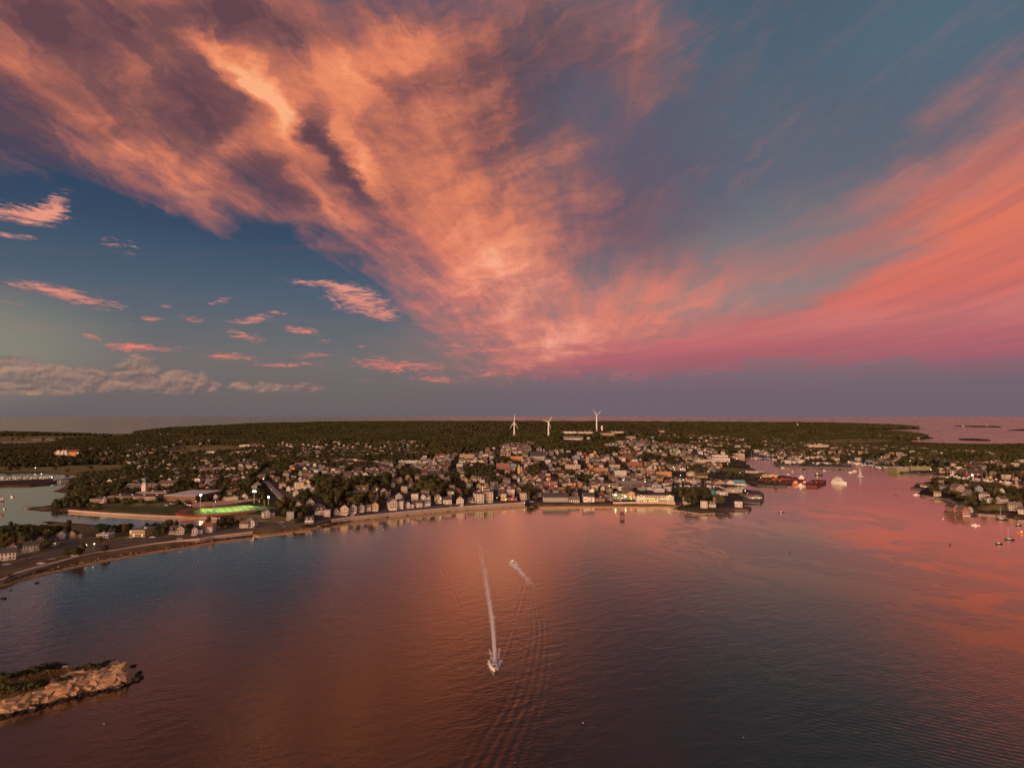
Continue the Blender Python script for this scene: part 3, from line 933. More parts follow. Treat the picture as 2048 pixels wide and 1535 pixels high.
class MB:
    """collects simple solids and links them as ONE mesh"""
    def __init__(self):
        self.v, self.f, self.mi = [], [], []

    def add(self, vs, fs, mi=0):
        n = len(self.v)
        self.v += [tuple(q) for q in vs]
        self.f += [tuple(i + n for i in q) for q in fs]
        self.mi += [mi] * len(fs)
        return self

    def box(self, x0, x1, y0, y1, z0, z1, mi=0, top=True):
        vs = [(x0, y0, z0), (x1, y0, z0), (x1, y1, z0), (x0, y1, z0), (x0, y0, z1), (x1, y0, z1), (x1, y1, z1), (x0, y1, z1)]
        fs = [(0, 1, 5, 4), (1, 2, 6, 5), (2, 3, 7, 6), (3, 0, 4, 7)]
        if top:
            fs += [(4, 5, 6, 7), (3, 2, 1, 0)]
        return self.add(vs, fs, mi)

    def prism(self, poly, z0, z1, mi=0):
        n = len(poly)
        vs = [(p[0], p[1], z0) for p in poly] + [(p[0], p[1], z1) for p in poly]
        fs = [(i, (i + 1) % n, n + (i + 1) % n, n + i) for i in range(n)] + [tuple(range(n, 2 * n)), tuple(range(n - 1, -1, -1))]
        return self.add(vs, fs, mi)

    def cyl(self, x, y, z0, z1, r0, r1=None, n=10, mi=0):
        r1 = r0 if r1 is None else r1
        vs = [(x + r0 * math.cos(2 * PI * i / n), y + r0 * math.sin(2 * PI * i / n), z0) for i in range(n)]
        vs += [(x + r1 * math.cos(2 * PI * i / n), y + r1 * math.sin(2 * PI * i / n), z1) for i in range(n)]
        fs = [(i, (i + 1) % n, n + (i + 1) % n, n + i) for i in range(n)] + [tuple(range(n, 2 * n)), tuple(range(n - 1, -1, -1))]
        return self.add(vs, fs, mi)

    def bar(self, a, b, r, n=5, mi=0, r2=None):
        a, b = Vector(a), Vector(b)
        r2 = r if r2 is None else r2
        d = (b - a).normalized()
        u = d.orthogonal().normalized()
        w = d.cross(u)
        vs = []
        for p, rr in ((a, r), (b, r2)):
            vs += [p + (u * math.cos(2 * PI * i / n) + w * math.sin(2 * PI * i / n)) * rr for i in range(n)]
        fs = [(i, (i + 1) % n, n + (i + 1) % n, n + i) for i in range(n)] + [tuple(range(n, 2 * n)), tuple(range(n - 1, -1, -1))]
        return self.add(vs, fs, mi)

    def gable(self, x0, x1, y0, y1, z0, z1, rise, axis='y', mi=0):
        """walls with two gable ends; the ridge runs along axis"""
        if axis == 'y':
            xm = (x0 + x1) / 2
            vs = [(x0, y0, z0), (x1, y0, z0), (x1, y1, z0), (x0, y1, z0), (x0, y0, z1), (x1, y0, z1), (x1, y1, z1), (x0, y1, z1),
                  (xm, y0, z1 + rise), (xm, y1, z1 + rise)]
            fs = [(0, 1, 5, 8, 4), (1, 2, 6, 5), (2, 3, 7, 9, 6), (3, 0, 4, 7)]
        else:
            ym = (y0 + y1) / 2
            vs = [(x0, y0, z0), (x1, y0, z0), (x1, y1, z0), (x0, y1, z0), (x0, y0, z1), (x1, y0, z1), (x1, y1, z1), (x0, y1, z1),
                  (x0, ym, z1 + rise), (x1, ym, z1 + rise)]
            fs = [(0, 1, 5, 4), (1, 2, 6, 9, 5), (2, 3, 7, 6), (3, 0, 4, 8, 7)]
        return self.add(vs, fs, mi)

    def roof2(self, x0, x1, y0, y1, z1, rise, axis='y', o=0.4, t=0.22, mi=0):
        """two roof slabs over a gable"""
        def slab(a, b, c, d):
            up = Vector((0, 0, t))
            vs = [Vector(q) for q in (a, b, c, d)]
            vs2 = [q + up for q in vs]
            self.add(vs + vs2, [(3, 2, 1, 0), (4, 5, 6, 7), (0, 1, 5, 4), (1, 2, 6, 5), (2, 3, 7, 6), (3, 0, 4, 7)], mi)
        e = 0.03
        if axis == 'y':
            xm, s = (x0 + x1) / 2, rise / ((x1 - x0) / 2)
            zl = z1 - o * s + e
            slab((x0 - o, y0 - o, zl), (xm, y0 - o, z1 + rise + e), (xm, y1 + o, z1 + rise + e), (x0 - o, y1 + o, zl))
            slab((xm, y0 - o, z1 + rise + e), (x1 + o, y0 - o, zl), (x1 + o, y1 + o, zl), (xm, y1 + o, z1 + rise + e))
        else:
            ym, s = (y0 + y1) / 2, rise / ((y1 - y0) / 2)
            zl = z1 - o * s + e
            slab((x0 - o, y0 - o, zl), (x1 + o, y0 - o, zl), (x1 + o, ym, z1 + rise + e), (x0 - o, ym, z1 + rise + e))
            slab((x0 - o, ym, z1 + rise + e), (x1 + o, ym, z1 + rise + e), (x1 + o, y1 + o, zl), (x0 - o, y1 + o, zl))
        return self

    def hip(self, x0, x1, y0, y1, z1, rise, o=0.4, mi=0):
        w, d = x1 - x0, y1 - y0
        xm, ym = (x0 + x1) / 2, (y0 + y1) / 2
        z1 += 0.03
        a = [(x0 - o, y0 - o, z1), (x1 + o, y0 - o, z1), (x1 + o, y1 + o, z1), (x0 - o, y1 + o, z1)]
        if w >= d:
            r = (w - d) / 2 + 0.3
            a += [(xm - r, ym, z1 + rise), (xm + r, ym, z1 + rise)]
            fs = [(0, 1, 5, 4), (1, 2, 5), (2, 3, 4, 5), (3, 0, 4), (3, 2, 1, 0)]
        else:
            r = (d - w) / 2 + 0.3
            a += [(xm, ym - r, z1 + rise), (xm, ym + r, z1 + rise)]
            fs = [(0, 1, 4), (1, 2, 5, 4), (2, 3, 5), (3, 0, 4, 5), (3, 2, 1, 0)]
        return self.add(a, fs, mi)

    def data(self, name, mats):
        me = bpy.data.meshes.new(name)
        me.from_pydata(self.v, [], self.f)
        for m_ in (mats if isinstance(mats, (list, tuple)) else [mats]):
            me.materials.append(m_)
        me.polygons.foreach_set('material_index', np.array(self.mi, dtype=np.int32))
        me.update()
        return me

    def build(self, name, mats, parent=None, kind=None):
        return part(name, self.data(name, mats), parent, kind)


def part(name, me, parent=None, kind=None, loc=None, rz=None, mats=None):
    o = bpy.data.objects.new(name, me)
    C.objects.link(o)
    if parent:
        o.parent = parent
    if kind:
        o['kind'] = kind
    if loc is not None:
        o.location = loc
    if rz is not None:
        o.rotation_euler = (0, 0, rz)
    if mats:
        for i, m_ in enumerate(mats):
            o.material_slots[i].link = 'OBJECT'
            o.material_slots[i].material = m_
    return o


def tag(o, label=None, cat=None, group=None, kind=None):
    if label:
        o['label'] = label
    if cat:
        o['category'] = cat
    if group:
        o['group'] = group
    if kind:
        o['kind'] = kind
    return o


def thing(name, loc, rz=0.0, label=None, cat=None, group=None, scale=None):
    o = bpy.data.objects.new(name, None)
    o.empty_display_size = 2.0
    C.objects.link(o)
    o.location = loc
    o.rotation_euler = (0, 0, rz)
    if scale:
        o.scale = (scale,) * 3 if not isinstance(scale, tuple) else scale
    return tag(o, label, cat, group)


def kids(o):
    return [c for c in KID.get(o.name, [])]


def copy_tree(o, table, parent=None):
    """a copy of a thing (or part) with copies of all below it; table: object -> children"""
    c = o.copy()
    C.objects.link(c)
    if parent:
        c.parent = parent
    new = []
    for ch in table.get(o, []):
        new.append(copy_tree(ch, table, c))
    table[c] = new
    return c


def metres(px_len, at):
    """length of so many photo pixels at the distance of a point"""
    z = at.z - CAM_H
    return px_len * (at.y * cP + z * sP) / FPX


# window meshes, shared by all buildings
def window_mesh(w, h):
    b = MB()
    b.box(-w / 2 - 0.14, w / 2 + 0.14, -0.05, 0.05, -0.14, h + 0.14, 0)
    b.box(-w / 2, w / 2, -0.08, -0.051, 0, h, 1)
    b.box(-0.035, 0.035, -0.10, -0.081, 0, h, 0)
    b.box(-w / 2, w / 2, -0.10, -0.081, h / 2 - 0.035, h / 2 + 0.035, 0)
    return b.data('window', [m_trim, m_glass])


WIN = window_mesh(1.2, 1.7)
WIN_S = window_mesh(0.9, 1.1)
FACE = {0: 0.0, 1: PI / 2, 2: PI, 3: -PI / 2}


def win_boxes(b, spots, mi_f, mi_g):
    """the same windows as real geometry joined into one part, for houses too small to pick them apart"""
    for (x, y, z, f) in spots:
        a = FACE[f]
        ca_, sa_ = math.cos(a), math.sin(a)
        for (hw, d0, d1, z0, z1, mi) in ((0.74, 0.05, 0.05, -0.14, 1.84, mi_f), (0.6, 0.09, -0.051, 0.0, 1.7, mi_g)):
            vs = []
            for zz2 in (z0, z1):
                for (lx, ly) in ((-hw, -d0), (hw, -d0), (hw, d1), (-hw, d1)):
                    vs.append((x + lx * ca_ - ly * sa_, y + lx * sa_ + ly * ca_, z + zz2))
            b.add(vs, [(0, 1, 5, 4), (1, 2, 6, 5), (3, 0, 4, 7), (4, 5, 6, 7)], mi)


# ---- house types -> parts as meshes (materials set per object)
def house_kind(kind):
    wall, roof, chim, porch = MB(), MB(), MB(), MB()
    spots = []
    if kind == 'gabled':
        wall.gable(-4, 4, -5.5, 5.5, -4, 6, 3.4, 'y')
        roof.roof2(-4, 4, -5.5, 5.5, 6, 3.4, 'y')
        chim.box(1.0, 1.8, 1.0, 1.8, 8.2, 10.6)
        porch.box(-3.2, 3.2, -7.2, -5.52, 2.5, 2.75).box(-3.1, -2.9, -7.1, -6.9, -2, 2.5).box(2.9, 3.1, -7.1, -6.9, -2, 2.5).box(-3.2, 3.2, -7.2, -5.52, -2, 0.4)
        for z in (0.9, 3.7):
            spots += [(-2.2, -5.52, z, 0), (0.1, -5.52, z, 0), (2.3, -5.52, z, 0)]
            for y in (-3, 0.2, 3.2):
                spots += [(4.02, y, z, 1), (-4.02, y, z, 3)]
        spots.append((0, -5.52, 6.4, 0))
    elif kind == 'broad':
        wall.gable(-6, 6, -4, 4, -4, 5.8, 3.2, 'x')
        roof.roof2(-6, 6, -4, 4, 5.8, 3.2, 'x')
        chim.box(-0.5, 0.5, -0.5, 0.5, 8.6, 10.3)
        porch.box(-1.4, 1.4, -5.4, -4.02, 2.4, 2.65).box(-1.3, -1.1, -5.3, -5.1, -2, 2.4).box(1.1, 1.3, -5.3, -5.1, -2, 2.4).box(-1.4, 1.4, -5.4, -4.02, -2, 0.3)
        for z in (0.9, 3.6):
            spots += [(x, -4.02, z, 0) for x in (-4.6, -2.5, 2.5, 4.6)]
            spots += [(6.02, -1.8, z, 1), (6.02, 1.8, z, 1), (-6.02, -1.8, z, 3), (-6.02, 1.8, z, 3)]
        spots.append((0, -4.02, 3.6, 0))
    elif kind == 'hipped':
        wall.box(-5, 5, -4.6, 4.6, -4, 6.2)
        roof.hip(-5, 5, -4.6, 4.6, 6.2, 2.8, 0.5)
        chim.box(2.2, 3.0, 0.6, 1.4, 6.8, 9.6)
        porch.box(-4, 4, -6.4, -4.62, 2.6, 2.85).box(-3.9, -3.7, -6.3, -6.1, -2, 2.6).box(3.7, 3.9, -6.3, -6.1, -2, 2.6).box(-4, 4, -6.4, -4.62, -2, 0.4)
        for z in (0.9, 3.8):
            spots += [(x, -4.62, z, 0) for x in (-3.4, -1.0, 1.2, 3.5)]
            spots += [(5.02, -2, z, 1), (5.02, 2, z, 1), (-5.02, -2, z, 3), (-5.02, 2, z, 3)]
    elif kind == 'flat-topped':
        wall.box(-4.5, 4.5, -6.5, 6.5, -4, 9.2)
        roof.box(-4.8, 4.8, -6.8, 6.8, 9.21, 9.7)
        chim.box(-3.4, -2.6, 2, 2.8, 9.71, 11)
        porch.box(-4.3, 4.3, -8.3, -6.52, 2.8, 3.0).box(-4.3, 4.3, -8.3, -6.52, 5.8, 6.0).box(-4.3, 4.3, -8.3, -6.52, 8.7, 8.95)
        for x in (-4.2, 0, 4.0):
            porch.box(x, x + 0.2, -8.2, -8.0, -2, 8.7)
        for z in (0.8, 3.7, 6.6):
            spots += [(x, -6.52, z, 0) for x in (-3.0, 0, 3.0)]
            spots += [(4.52, -3.5, z, 1), (4.52, 0.5, z, 1), (-4.52, -3.5, z, 3), (-4.52, 0.5, z, 3)]
    elif kind == 'dormered':
        wall.gable(-5.5, 5.5, -4.2, 4.2, -4, 4.6, 4.4, 'x')
        roof.roof2(-5.5, 5.5, -4.2, 4.2, 4.6, 4.4, 'x')
        for x in (-2.6, 2.6):
            wall.gable(x - 1.1, x + 1.1, -3.9, -0.6, 4.7, 6.9, 1.0, 'y')
            roof.roof2(x - 1.1, x + 1.1, -3.9, -0.6, 6.9, 1.0, 'y', 0.25, 0.15)
            spots.append((x, -3.92, 5.1, 0))
        chim.box(3.8, 4.6, -0.4, 0.4, 8, 10.4)
        porch.box(-5, 5, -6, -4.22, 2.5, 2.75).box(-4.9, -4.7, -5.9, -5.7, -2, 2.5).box(4.7, 4.9, -5.9, -5.7, -2, 2.5).box(-5, 5, -6, -4.22, -2, 0.4)
        spots += [(x, -4.22, 0.8, 0) for x in (-3.6, -1.3, 1.4, 3.8)]
        spots += [(5.52, -1.8, 0.8, 1), (5.52, 1.8, 0.8, 1), (5.52, 0, 4.6, 1), (-5.52, -1.8, 0.8, 3), (-5.52, 0, 4.6, 3)]
    else:                                   # winged: a gabled front with a lower wing
        wall.gable(-5.5, 1.5, -5, 4, -4, 6, 3.2, 'y').gable(1.52, 7.0, -2.4, 3.4, -4, 4.6, 2.2, 'x')
        roof.roof2(-5.5, 1.5, -5, 4, 6, 3.2, 'y').roof2(1.9, 7.0, -2.4, 3.4, 4.6, 2.2, 'x', 0.35)
        chim.box(0.2, 1.0, 1, 1.8, 7.4, 10.4)
        porch.box(2.0, 6.6, -4.2, -2.42, 2.4, 2.6).box(2.1, 2.3, -4.1, -3.9, -2, 2.4).box(6.3, 6.5, -4.1, -3.9, -2, 2.4).box(2.0, 6.6, -4.2, -2.42, -2, 0.3)
        for z in (0.9, 3.7):
            spots += [(-4.0, -5.02, z, 0), (-0.1, -5.02, z, 0)]
            spots += [(-5.52, -2.5, z, 3), (-5.52, 1.5, z, 3)]
        spots += [(-2, -5.02, 6.2, 0), (3.4, -2.42, 0.7, 0), (5.4, -2.42, 0.7, 0), (7.02, 0.4, 0.7, 1), (7.02, 0.4, 2.9, 1)]
    wd = MB()
    win_boxes(wd, spots, 0, 1)
    d = {'wall': wall, 'roof': roof, 'chimney': chim, 'porch': porch, 'spots': spots, 'window': wd}
    d['me'] = {'wall': wall.data('wall', WM['white']), 'roof': roof.data('roof', RM['charcoal']),
               'chimney': chim.data('chimney', m_brick), 'porch': porch.data('porch', m_trim), 'window': wd.data('window', [m_trim, m_glass])}
    return d


KINDS_H = ['gabled', 'broad', 'hipped', 'flat-topped', 'dormered', 'winged']
HK = {k: house_kind(k) for k in KINDS_H}


def make_house(loc, rz, kind, wcol, rcol, label=None, group=None, scale=1.0, detail=2, lit=False, porch=None):
    t = thing('house', loc, rz, label, 'house', group, scale)
    me = HK[kind]['me']
    part('wall', me['wall'], t, mats=[WM[wcol]])
    rf = part('roof', me['roof'], t, mats=[RM[rcol]])
    part('chimney', me['chimney'], rf)
    if porch or (porch is None and detail >= 2):
        part('porch', me['porch'], t)
    if detail >= 2:
        for i, (x, y, z, f) in enumerate(HK[kind]['spots']):
            g = m_lit if (lit and (i % 5 == 1)) else m_glass
            part('window', WIN, t, loc=(x, y, z), rz=FACE[f], mats=[m_trim, g] if g is m_lit else None)
    else:
        w = part('window', me['window'], t, 'stuff', mats=[m_trim, m_lit if lit else m_glass] if lit else None)
    return t


# ---- larger blocks
def block(name, label, cat, px, py, wpx, hpx, depth, wcol, rcol='grey', rows=2, cols=6, rot=0.0, roof='flat', single=True,
          lit=0, rise=None, group=None, sides=True, wh=1.6, base=None, parapet=True):
    """a building whose front foot stands at photo pixel (px, py), so many pixels wide and high"""
    p = on(px, py) if base is None else gnd(px, py, base)
    w = metres(wpx, p)
    h = metres(hpx, p) * 1.01
    t = thing(name, p, rot, label, cat, group)
    x0, x1, y0, y1 = -w / 2, w / 2, 0.0, depth
    wl = MB()
    if roof == 'gable_x':
        r = rise or depth * 0.28
        h = h - r * 0.5
        wl.gable(x0, x1, y0, y1, -6, h, r, 'x')
    elif roof == 'gable_y':
        r = rise or w * 0.28
        h = h - r * 0.8
        wl.gable(x0, x1, y0, y1, -6, h, r, 'y')
    else:
        wl.box(x0, x1, y0, y1, -6, h)
    wl.build('wall', WM[wcol], t)
    rf = MB()
    if roof.startswith('gable'):
        rf.roof2(x0, x1, y0, y1, h, r, roof[-1], 0.5, 0.3)
    elif roof == 'hip':
        rf.hip(x0, x1, y0, y1, h, rise or min(w, depth) * 0.25, 0.6)
    else:
        rf.box(x0 - 0.3, x1 + 0.3, y0 - 0.3, y1 + 0.3, h + 0.02, h + 0.45)
    ro = rf.build('roof', RM[rcol], t)
    if roof == 'flat' and parapet and w > 8:
        k = max(1, int(w / 14))
        for i in range(k):
            xx = x0 + (i + 0.3 + 0.4 * random.random()) * w / k
            MB().box(xx - 1.2, xx + 1.2, depth * 0.4, depth * 0.4 + 2, h + 0.46, h + 1.7).build('roof_vent', m_steel, ro)
    spots = []
    if rows and cols:
        for i in range(rows):
            z = h * (i + 0.5) / rows - wh / 2
            for j in range(cols):
                spots.append((x0 + (j + 0.5) * w / cols, y0 - 0.02, z, 0))
            if sides:
                n = max(1, int(depth / 5))
                for j in range(n):
                    y = (j + 0.5) * depth / n
                    spots += [(x1 + 0.02, y, z, 1), (x0 - 0.02, y, z, 3)]
        if single:
            for i, (x, y, z, f) in enumerate(spots):
                g = m_lit if lit and random.random() < lit else None
                part('window', WIN, t, loc=(x, y, z), rz=FACE[f], mats=[m_trim, g] if g else None)
        else:
            b = MB()
            win_boxes(b, spots, 0, 1)
            b.build('window', [m_trim, m_lit if lit and lit >= 0.99 else m_glass], t, 'stuff')
    return t

# ------------------------------------------------------------------ shore, roads, fields
RES = []        # ground already taken: (x, y, radius)
CLEAR = []      # photo-pixel boxes kept free of trees that would hide a landmark


def reserve(px0, px1, py0, py1, front=5):
    CLEAR.append((px0, px1, py0, py1 + front))


def drape(name, pts_px, width, material, dz=0.12, parent=None, kind='structure', closed=False, wside=None):
    """a strip of paving laid along the ground through photo pixels"""
    P = [on(*p) for p in pts_px]
    Q = []
    for a, b in zip(P[:-1], P[1:]):
        n = max(1, int((b - a).length / 8))
        Q += [a.lerp(b, k / n) for k in range(n)]
    Q.append(P[-1])
    vs, fs = [], []
    for i, p in enumerate(Q):
        d = (Q[min(i + 1, len(Q) - 1)] - Q[max(i - 1, 0)])
        nrm = Vector((-d.y, d.x, 0)).normalized() * width / 2
        a, b = p - nrm, p + nrm
        z = max(zat(a.x, a.y), zat(b.x, b.y), zat(p.x, p.y)) + dz
        vs += [(a.x, a.y, z), (b.x, b.y, z), (a.x, a.y, z - 1.5), (b.x, b.y, z - 1.5)]
        RES.append((p.x, p.y, width / 2 + 4))
    for i in range(len(Q) - 1):
        a = 4 * i
        fs += [(a, a + 4, a + 5, a + 1), (a + 2, a + 6, a + 4, a), (a + 1, a + 5, a + 7, a + 3)]
    return link_mesh(name, vs, fs, material, parent, kind)


def wall_strip(name, pts_px, z_bot, z_top, thick, label, cat, zref=0.0, mats=None):
    """a masonry wall with coping that follows a line of pixels read at height zref"""
    P = [gnd(p[0], p[1], zref) for p in pts_px]
    for p in P:
        p.z = 0.0
    Q = []
    for a, b in zip(P[:-1], P[1:]):
        n = max(1, int((b - a).length / 10))
        Q += [a.lerp(b, k / n) for k in range(n)]
    Q.append(P[-1])
    t = thing(name, tuple(Q[0]), 0, label, cat)
    o0 = Q[0]
    vs, fs, cv, cf = [], [], [], []
    for i, p in enumerate(Q):
        d = (Q[min(i + 1, len(Q) - 1)] - Q[max(i - 1, 0)])
        n = Vector((-d.y, d.x, 0)).normalized()
        if n.y < 0:
            n = -n                       # towards the land
        f0, f1, b_ = p, p + n * 0.8, p + n * (0.8 + thick)
        q = [(f0.x, f0.y, z_bot), (f1.x, f1.y, z_top), (b_.x, b_.y, z_top), (b_.x, b_.y, z_bot)]
        vs += [(a - o0.x, b - o0.y, c) for a, b, c in q]
        e0, e1 = p + n * 0.55, p + n * (1.05 + thick)
        cv += [(e.x - o0.x, e.y - o0.y, zz_) for e, zz_ in ((e0, z_top + 0.01), (e0, z_top + 0.5), (e1, z_top + 0.5), (e1, z_top + 0.01))]
    for i in range(len(Q) - 1):
        a = 4 * i
        for k in range(4):
            k2 = (k + 1) % 4
            fs.append((a + k, a + 4 + k, a + 4 + k2, a + k2))
            cf.append((a + k, a + 4 + k, a + 4 + k2, a + k2))
    part('wall_face', link_me('wall_face', vs, fs, (mats or [m_stone, m_coping])[0]), t)
    part('coping', link_me('coping', cv, cf, (mats or [m_stone, m_coping])[1]), t)
    return t


def link_me(name, vs, fs, m_):
    me = bpy.data.meshes.new(name)
    me.from_pydata([tuple(v) for v in vs], [], [tuple(f) for f in fs])
    me.materials.append(m_)
    me.update()
    return me


def sheet(name, poly_px, material, dz=0.1, z=None, kind='structure', thick=0.6):
    P = [on(*p) if z is None else gnd(p[0], p[1], z) for p in poly_px]
    zz_ = z if z is not None else max(zat(p.x, p.y) for p in P) + dz
    b = MB()
    b.prism([(p.x, p.y) for p in P], zz_ - thick, zz_)
    o = b.build(name, material)
    o['kind'] = kind
    return o


# seawall of the spit, then the granite wall below the boulevard
wall_strip('seawall', [(-160, 1208), (0, 1157.5), (39, 1144.8), (78, 1133.3), (117, 1123.3), (156, 1112.6), (195, 1104), (234, 1099), (273, 1092.3), (312, 1086.3),
                       (352, 1081.3), (400, 1077), (429, 1072), (470, 1067.4), (506, 1063)], -0.5, 3.3, 1.8,
           'long low seawall with pale coping curving along the near left shore', 'seawall', 3.6)
wall_strip('seawall', [(664, 1047), (700, 1042), (750, 1037), (778, 1033.5), (830, 1028.5), (876, 1024.3), (915, 1020.5), (954, 1017.4), (1013, 1013.4), (1050, 1011)],
           -0.5, 4.2, 1.6, 'tall granite seawall below the boulevard and its row of houses', 'seawall')
drape('boulevard', [(560, 1050), (620, 1046), (680, 1036), (750, 1027), (830, 1018), (880, 1013), (954, 1006), (1000, 1003)], 11, m_asph, 0.25)
drape('promenade', [(672, 1041.5), (750, 1031.5), (830, 1023), (880, 1018.5), (954, 1011.7), (1010, 1008)], 5, m_path, 0.5)
drape('road', [(-60, 1140), (0, 1131), (60, 1120), (110, 1109), (160, 1098), (230, 1088), (300, 1080), (380, 1071), (440, 1065), (500, 1057), (560, 1050)], 9, m_asph, 0.2)
drape('road', [(90, 1111), (120, 1102), (140, 1095), (148, 1087), (140, 1081), (120, 1078)], 8, m_asph, 0.22)
drape('road', [(569, 1000), (560, 992), (549, 981), (540, 971), (531, 962)], 7, m_path, 0.3)
drape('road', [(515, 957), (528, 945), (537, 934)], 10, m_asph, 0.3)
drape('path', [(560, 1046), (572, 1048), (566, 1055)], 3, m_path, 0.2)
drape('path', [(430, 1040), (480, 1042), (520, 1041), (570, 1043)], 3.5, m_path, 0.3)
# sandy beaches
sheet('beach', [(505, 1069.5), (560, 1062), (620, 1054), (645, 1051), (640, 1055.5), (622, 1059.8), (580, 1065), (520, 1072)], m_sand, z=0.75, thick=1.5)
sheet('beach', [(1075, 1009), (1130, 1006), (1226, 1006), (1345, 1006.5), (1357, 1010.5), (1343, 1013), (1226, 1013), (1120, 1013), (1080, 1014)], m_sand, z=0.9, thick=1.6)
sheet('beach', [(0, 1166), (59, 1149), (117, 1136), (176, 1123.5), (234, 1113), (293, 1103.5), (350, 1095), (400, 1086.5), (467, 1076.5),
                (467, 1078), (400, 1089), (350, 1098), (293, 1107), (234, 1117.5), (176, 1128.5), (117, 1142), (59, 1154), (0, 1173), (-120, 1212), (-120, 1204)],
      m_sand, z=0.45, thick=1.2)
# school-side embankment path along the canal
wall_strip('seawall', [(135, 1023.5), (200, 1028.4), (300, 1034.4), (410, 1038.4), (440, 1041)], -0.5, 2.0, 2.5,
           'straight stone bank with a pale path along the canal', 'seawall')
# ponds and creeks between the marshes
m_pond = m_water
for pl in ([(-60, 884.5), (30, 883.6), (84, 883.6), (60, 886.2), (-60, 888.5)], [(60, 878.5), (110, 878), (118, 880), (70, 880.8)],
           [(352, 876), (366, 875), (378, 881), (388, 887), (368, 890), (352, 888), (360, 882)]
           ):
    sheet('pond', pl, m_pond, dz=0.35, thick=1.5)

# ------------------------------------------------------------------ football ground
fc = [on(397, 1020.5), on(407, 1028.5), on(543, 1016.5), on(521, 1007)]
cen = sum(fc, Vector()) / 4
ax = ((fc[2] + fc[3]) - (fc[0] + fc[1])); ax.z = 0
FL = ax.length / 2
ax.normalize()
FA = math.atan2(ax.y, ax.x)
FZ = zat(cen.x, cen.y) + 1.1
m_turf = bpy.data.materials.new('turf')
m_turf.use_nodes = True
Tt = NT(m_turf.node_tree)
tcn = Tt.node('ShaderNodeTexCoord').outputs['Object']
sx_, sy_, sz_ = Tt.sep(tcn)
stripe = Tt.sstep(Tt.m('SINE', Tt.m('MULTIPLY', sx_, 2 * PI / 9.14)), -0.3, 0.3)
cc = Tt.mix(stripe, (0.085, 0.17, 0.03), (0.12, 0.22, 0.045))
cc = Tt.v('SCALE', cc, Tt.lstep(Tt.noise(tcn, 0.25, 4, 0.6), 0.3, 0.7, 0.8, 1.2))
Tt.put(m_turf.node_tree.nodes['Principled BSDF'].inputs['Base Color'], cc)
m_turf.node_tree.nodes['Principled BSDF'].inputs['Roughness'].default_value = 0.95
m_track = mat('track_rubber', (0.30, 0.075, 0.045), 0.9, var=0.12, vscale=0.2)
ground_t = thing('sports_field', (cen.x, cen.y, FZ), FA, 'floodlit green football pitch ringed by a red running track', 'sports field')
hl, hw = FL / 2 + 1, 27.0
b = MB(); b.box(-hl, hl, -hw, hw, -0.5, 0.10); b.build('pitch', m_turf, ground_t)
b = MB()
nseg = 24
ro, ri = hw + 15, hw + 4
pts_o, pts_i = [], []
for sgn in (1, -1):
    for k in range(nseg + 1):
        a = -PI / 2 + PI * k / nseg if sgn == 1 else PI / 2 + PI * k / nseg
        xo = sgn * (hl - 16)
        pts_o.append((xo + ro * math.cos(a), ro * math.sin(a)))
        pts_i.append((xo + ri * math.cos(a), ri * math.sin(a)))
n = len(pts_o)
vs = [(x, y, 0.03) for x, y in pts_o] + [(x, y, 0.03) for x, y in pts_i] + [(x, y, -1.5) for x, y in pts_o]
b.add(vs, [(i, (i + 1) % n, n + (i + 1) % n, n + i) for i in range(n)] + [(2 * n + i, 2 * n + (i + 1) % n, (i + 1) % n, i) for i in range(n)])
b.build('running_track', m_track, ground_t)
b = MB()
b.add([(x, y, 0.0) for x, y in pts_i], [tuple(range(n))])
b.build('infield', mat('infield_grass', (0.05, 0.085, 0.025), 0.95, var=0.2, vscale=0.2), ground_t)
ml = MB()
for k in range(11):
    x = -hl + 4 + k * (2 * hl - 8) / 10
    ml.box(x - 0.12, x + 0.12, -hw + 2, hw - 2, 0.104, 0.125)
for y in (-hw + 2, hw - 2):
    ml.box(-hl + 4, hl - 4, y - 0.22, y + 0.22, 0.126, 0.14)
ml.build('field_marking', m_trim, ground_t, 'stuff')
for sx in (-1, 1):
    g = MB()
    g.bar((sx * (hl - 3), 0, 0), (sx * (hl - 3), 0, 3.2), 0.15).bar((sx * (hl - 3), -3, 3.2), (sx * (hl - 3), 3, 3.2), 0.12)
    g.bar((sx * (hl - 3), -3, 3.2), (sx * (hl - 3), -3, 9), 0.12).bar((sx * (hl - 3), 3, 3.2), (sx * (hl - 3), 3, 9), 0.12)
    g.build('goal_post', MATS['yellow_paint'] if 'yellow_paint' in MATS else mat('yellow_paint', (0.7, 0.5, 0.08), 0.5), ground_t)
RES.append((cen.x, cen.y, 56)); RES.append((cen.x + ax.x * 40, cen.y + ax.y * 40, 40)); RES.append((cen.x - ax.x * 40, cen.y - ax.y * 40, 40))
reserve(362, 556, 1003, 1040, 3)
# stands on the far side
st = thing('bleachers', (cen.x - ax.y * 47 + ax.x * 4, cen.y + ax.x * 47 + ax.y * 4, FZ), FA, 'long stepped concrete bleachers on the far side of the lit pitch', 'bleachers')
for k in range(6):
    b = MB(); b.box(-46, 46, k * 1.6, k * 1.6 + 1.6, -2, 0.6 + k * 0.7); b.build('step', mat('stand_concrete', (0.30, 0.20, 0.18), 0.9, var=0.35, vscale=0.3), st)
b = MB(); b.box(-8, 8, 9.62, 12.5, 2, 8.0); pb = b.build('press_box', WM['cream'], st)
m_flood = mat('floodlight_glass', (0.8, 0.8, 0.8), 0.4, emit=(0.86, 1.0, 0.72), estr=12.0)


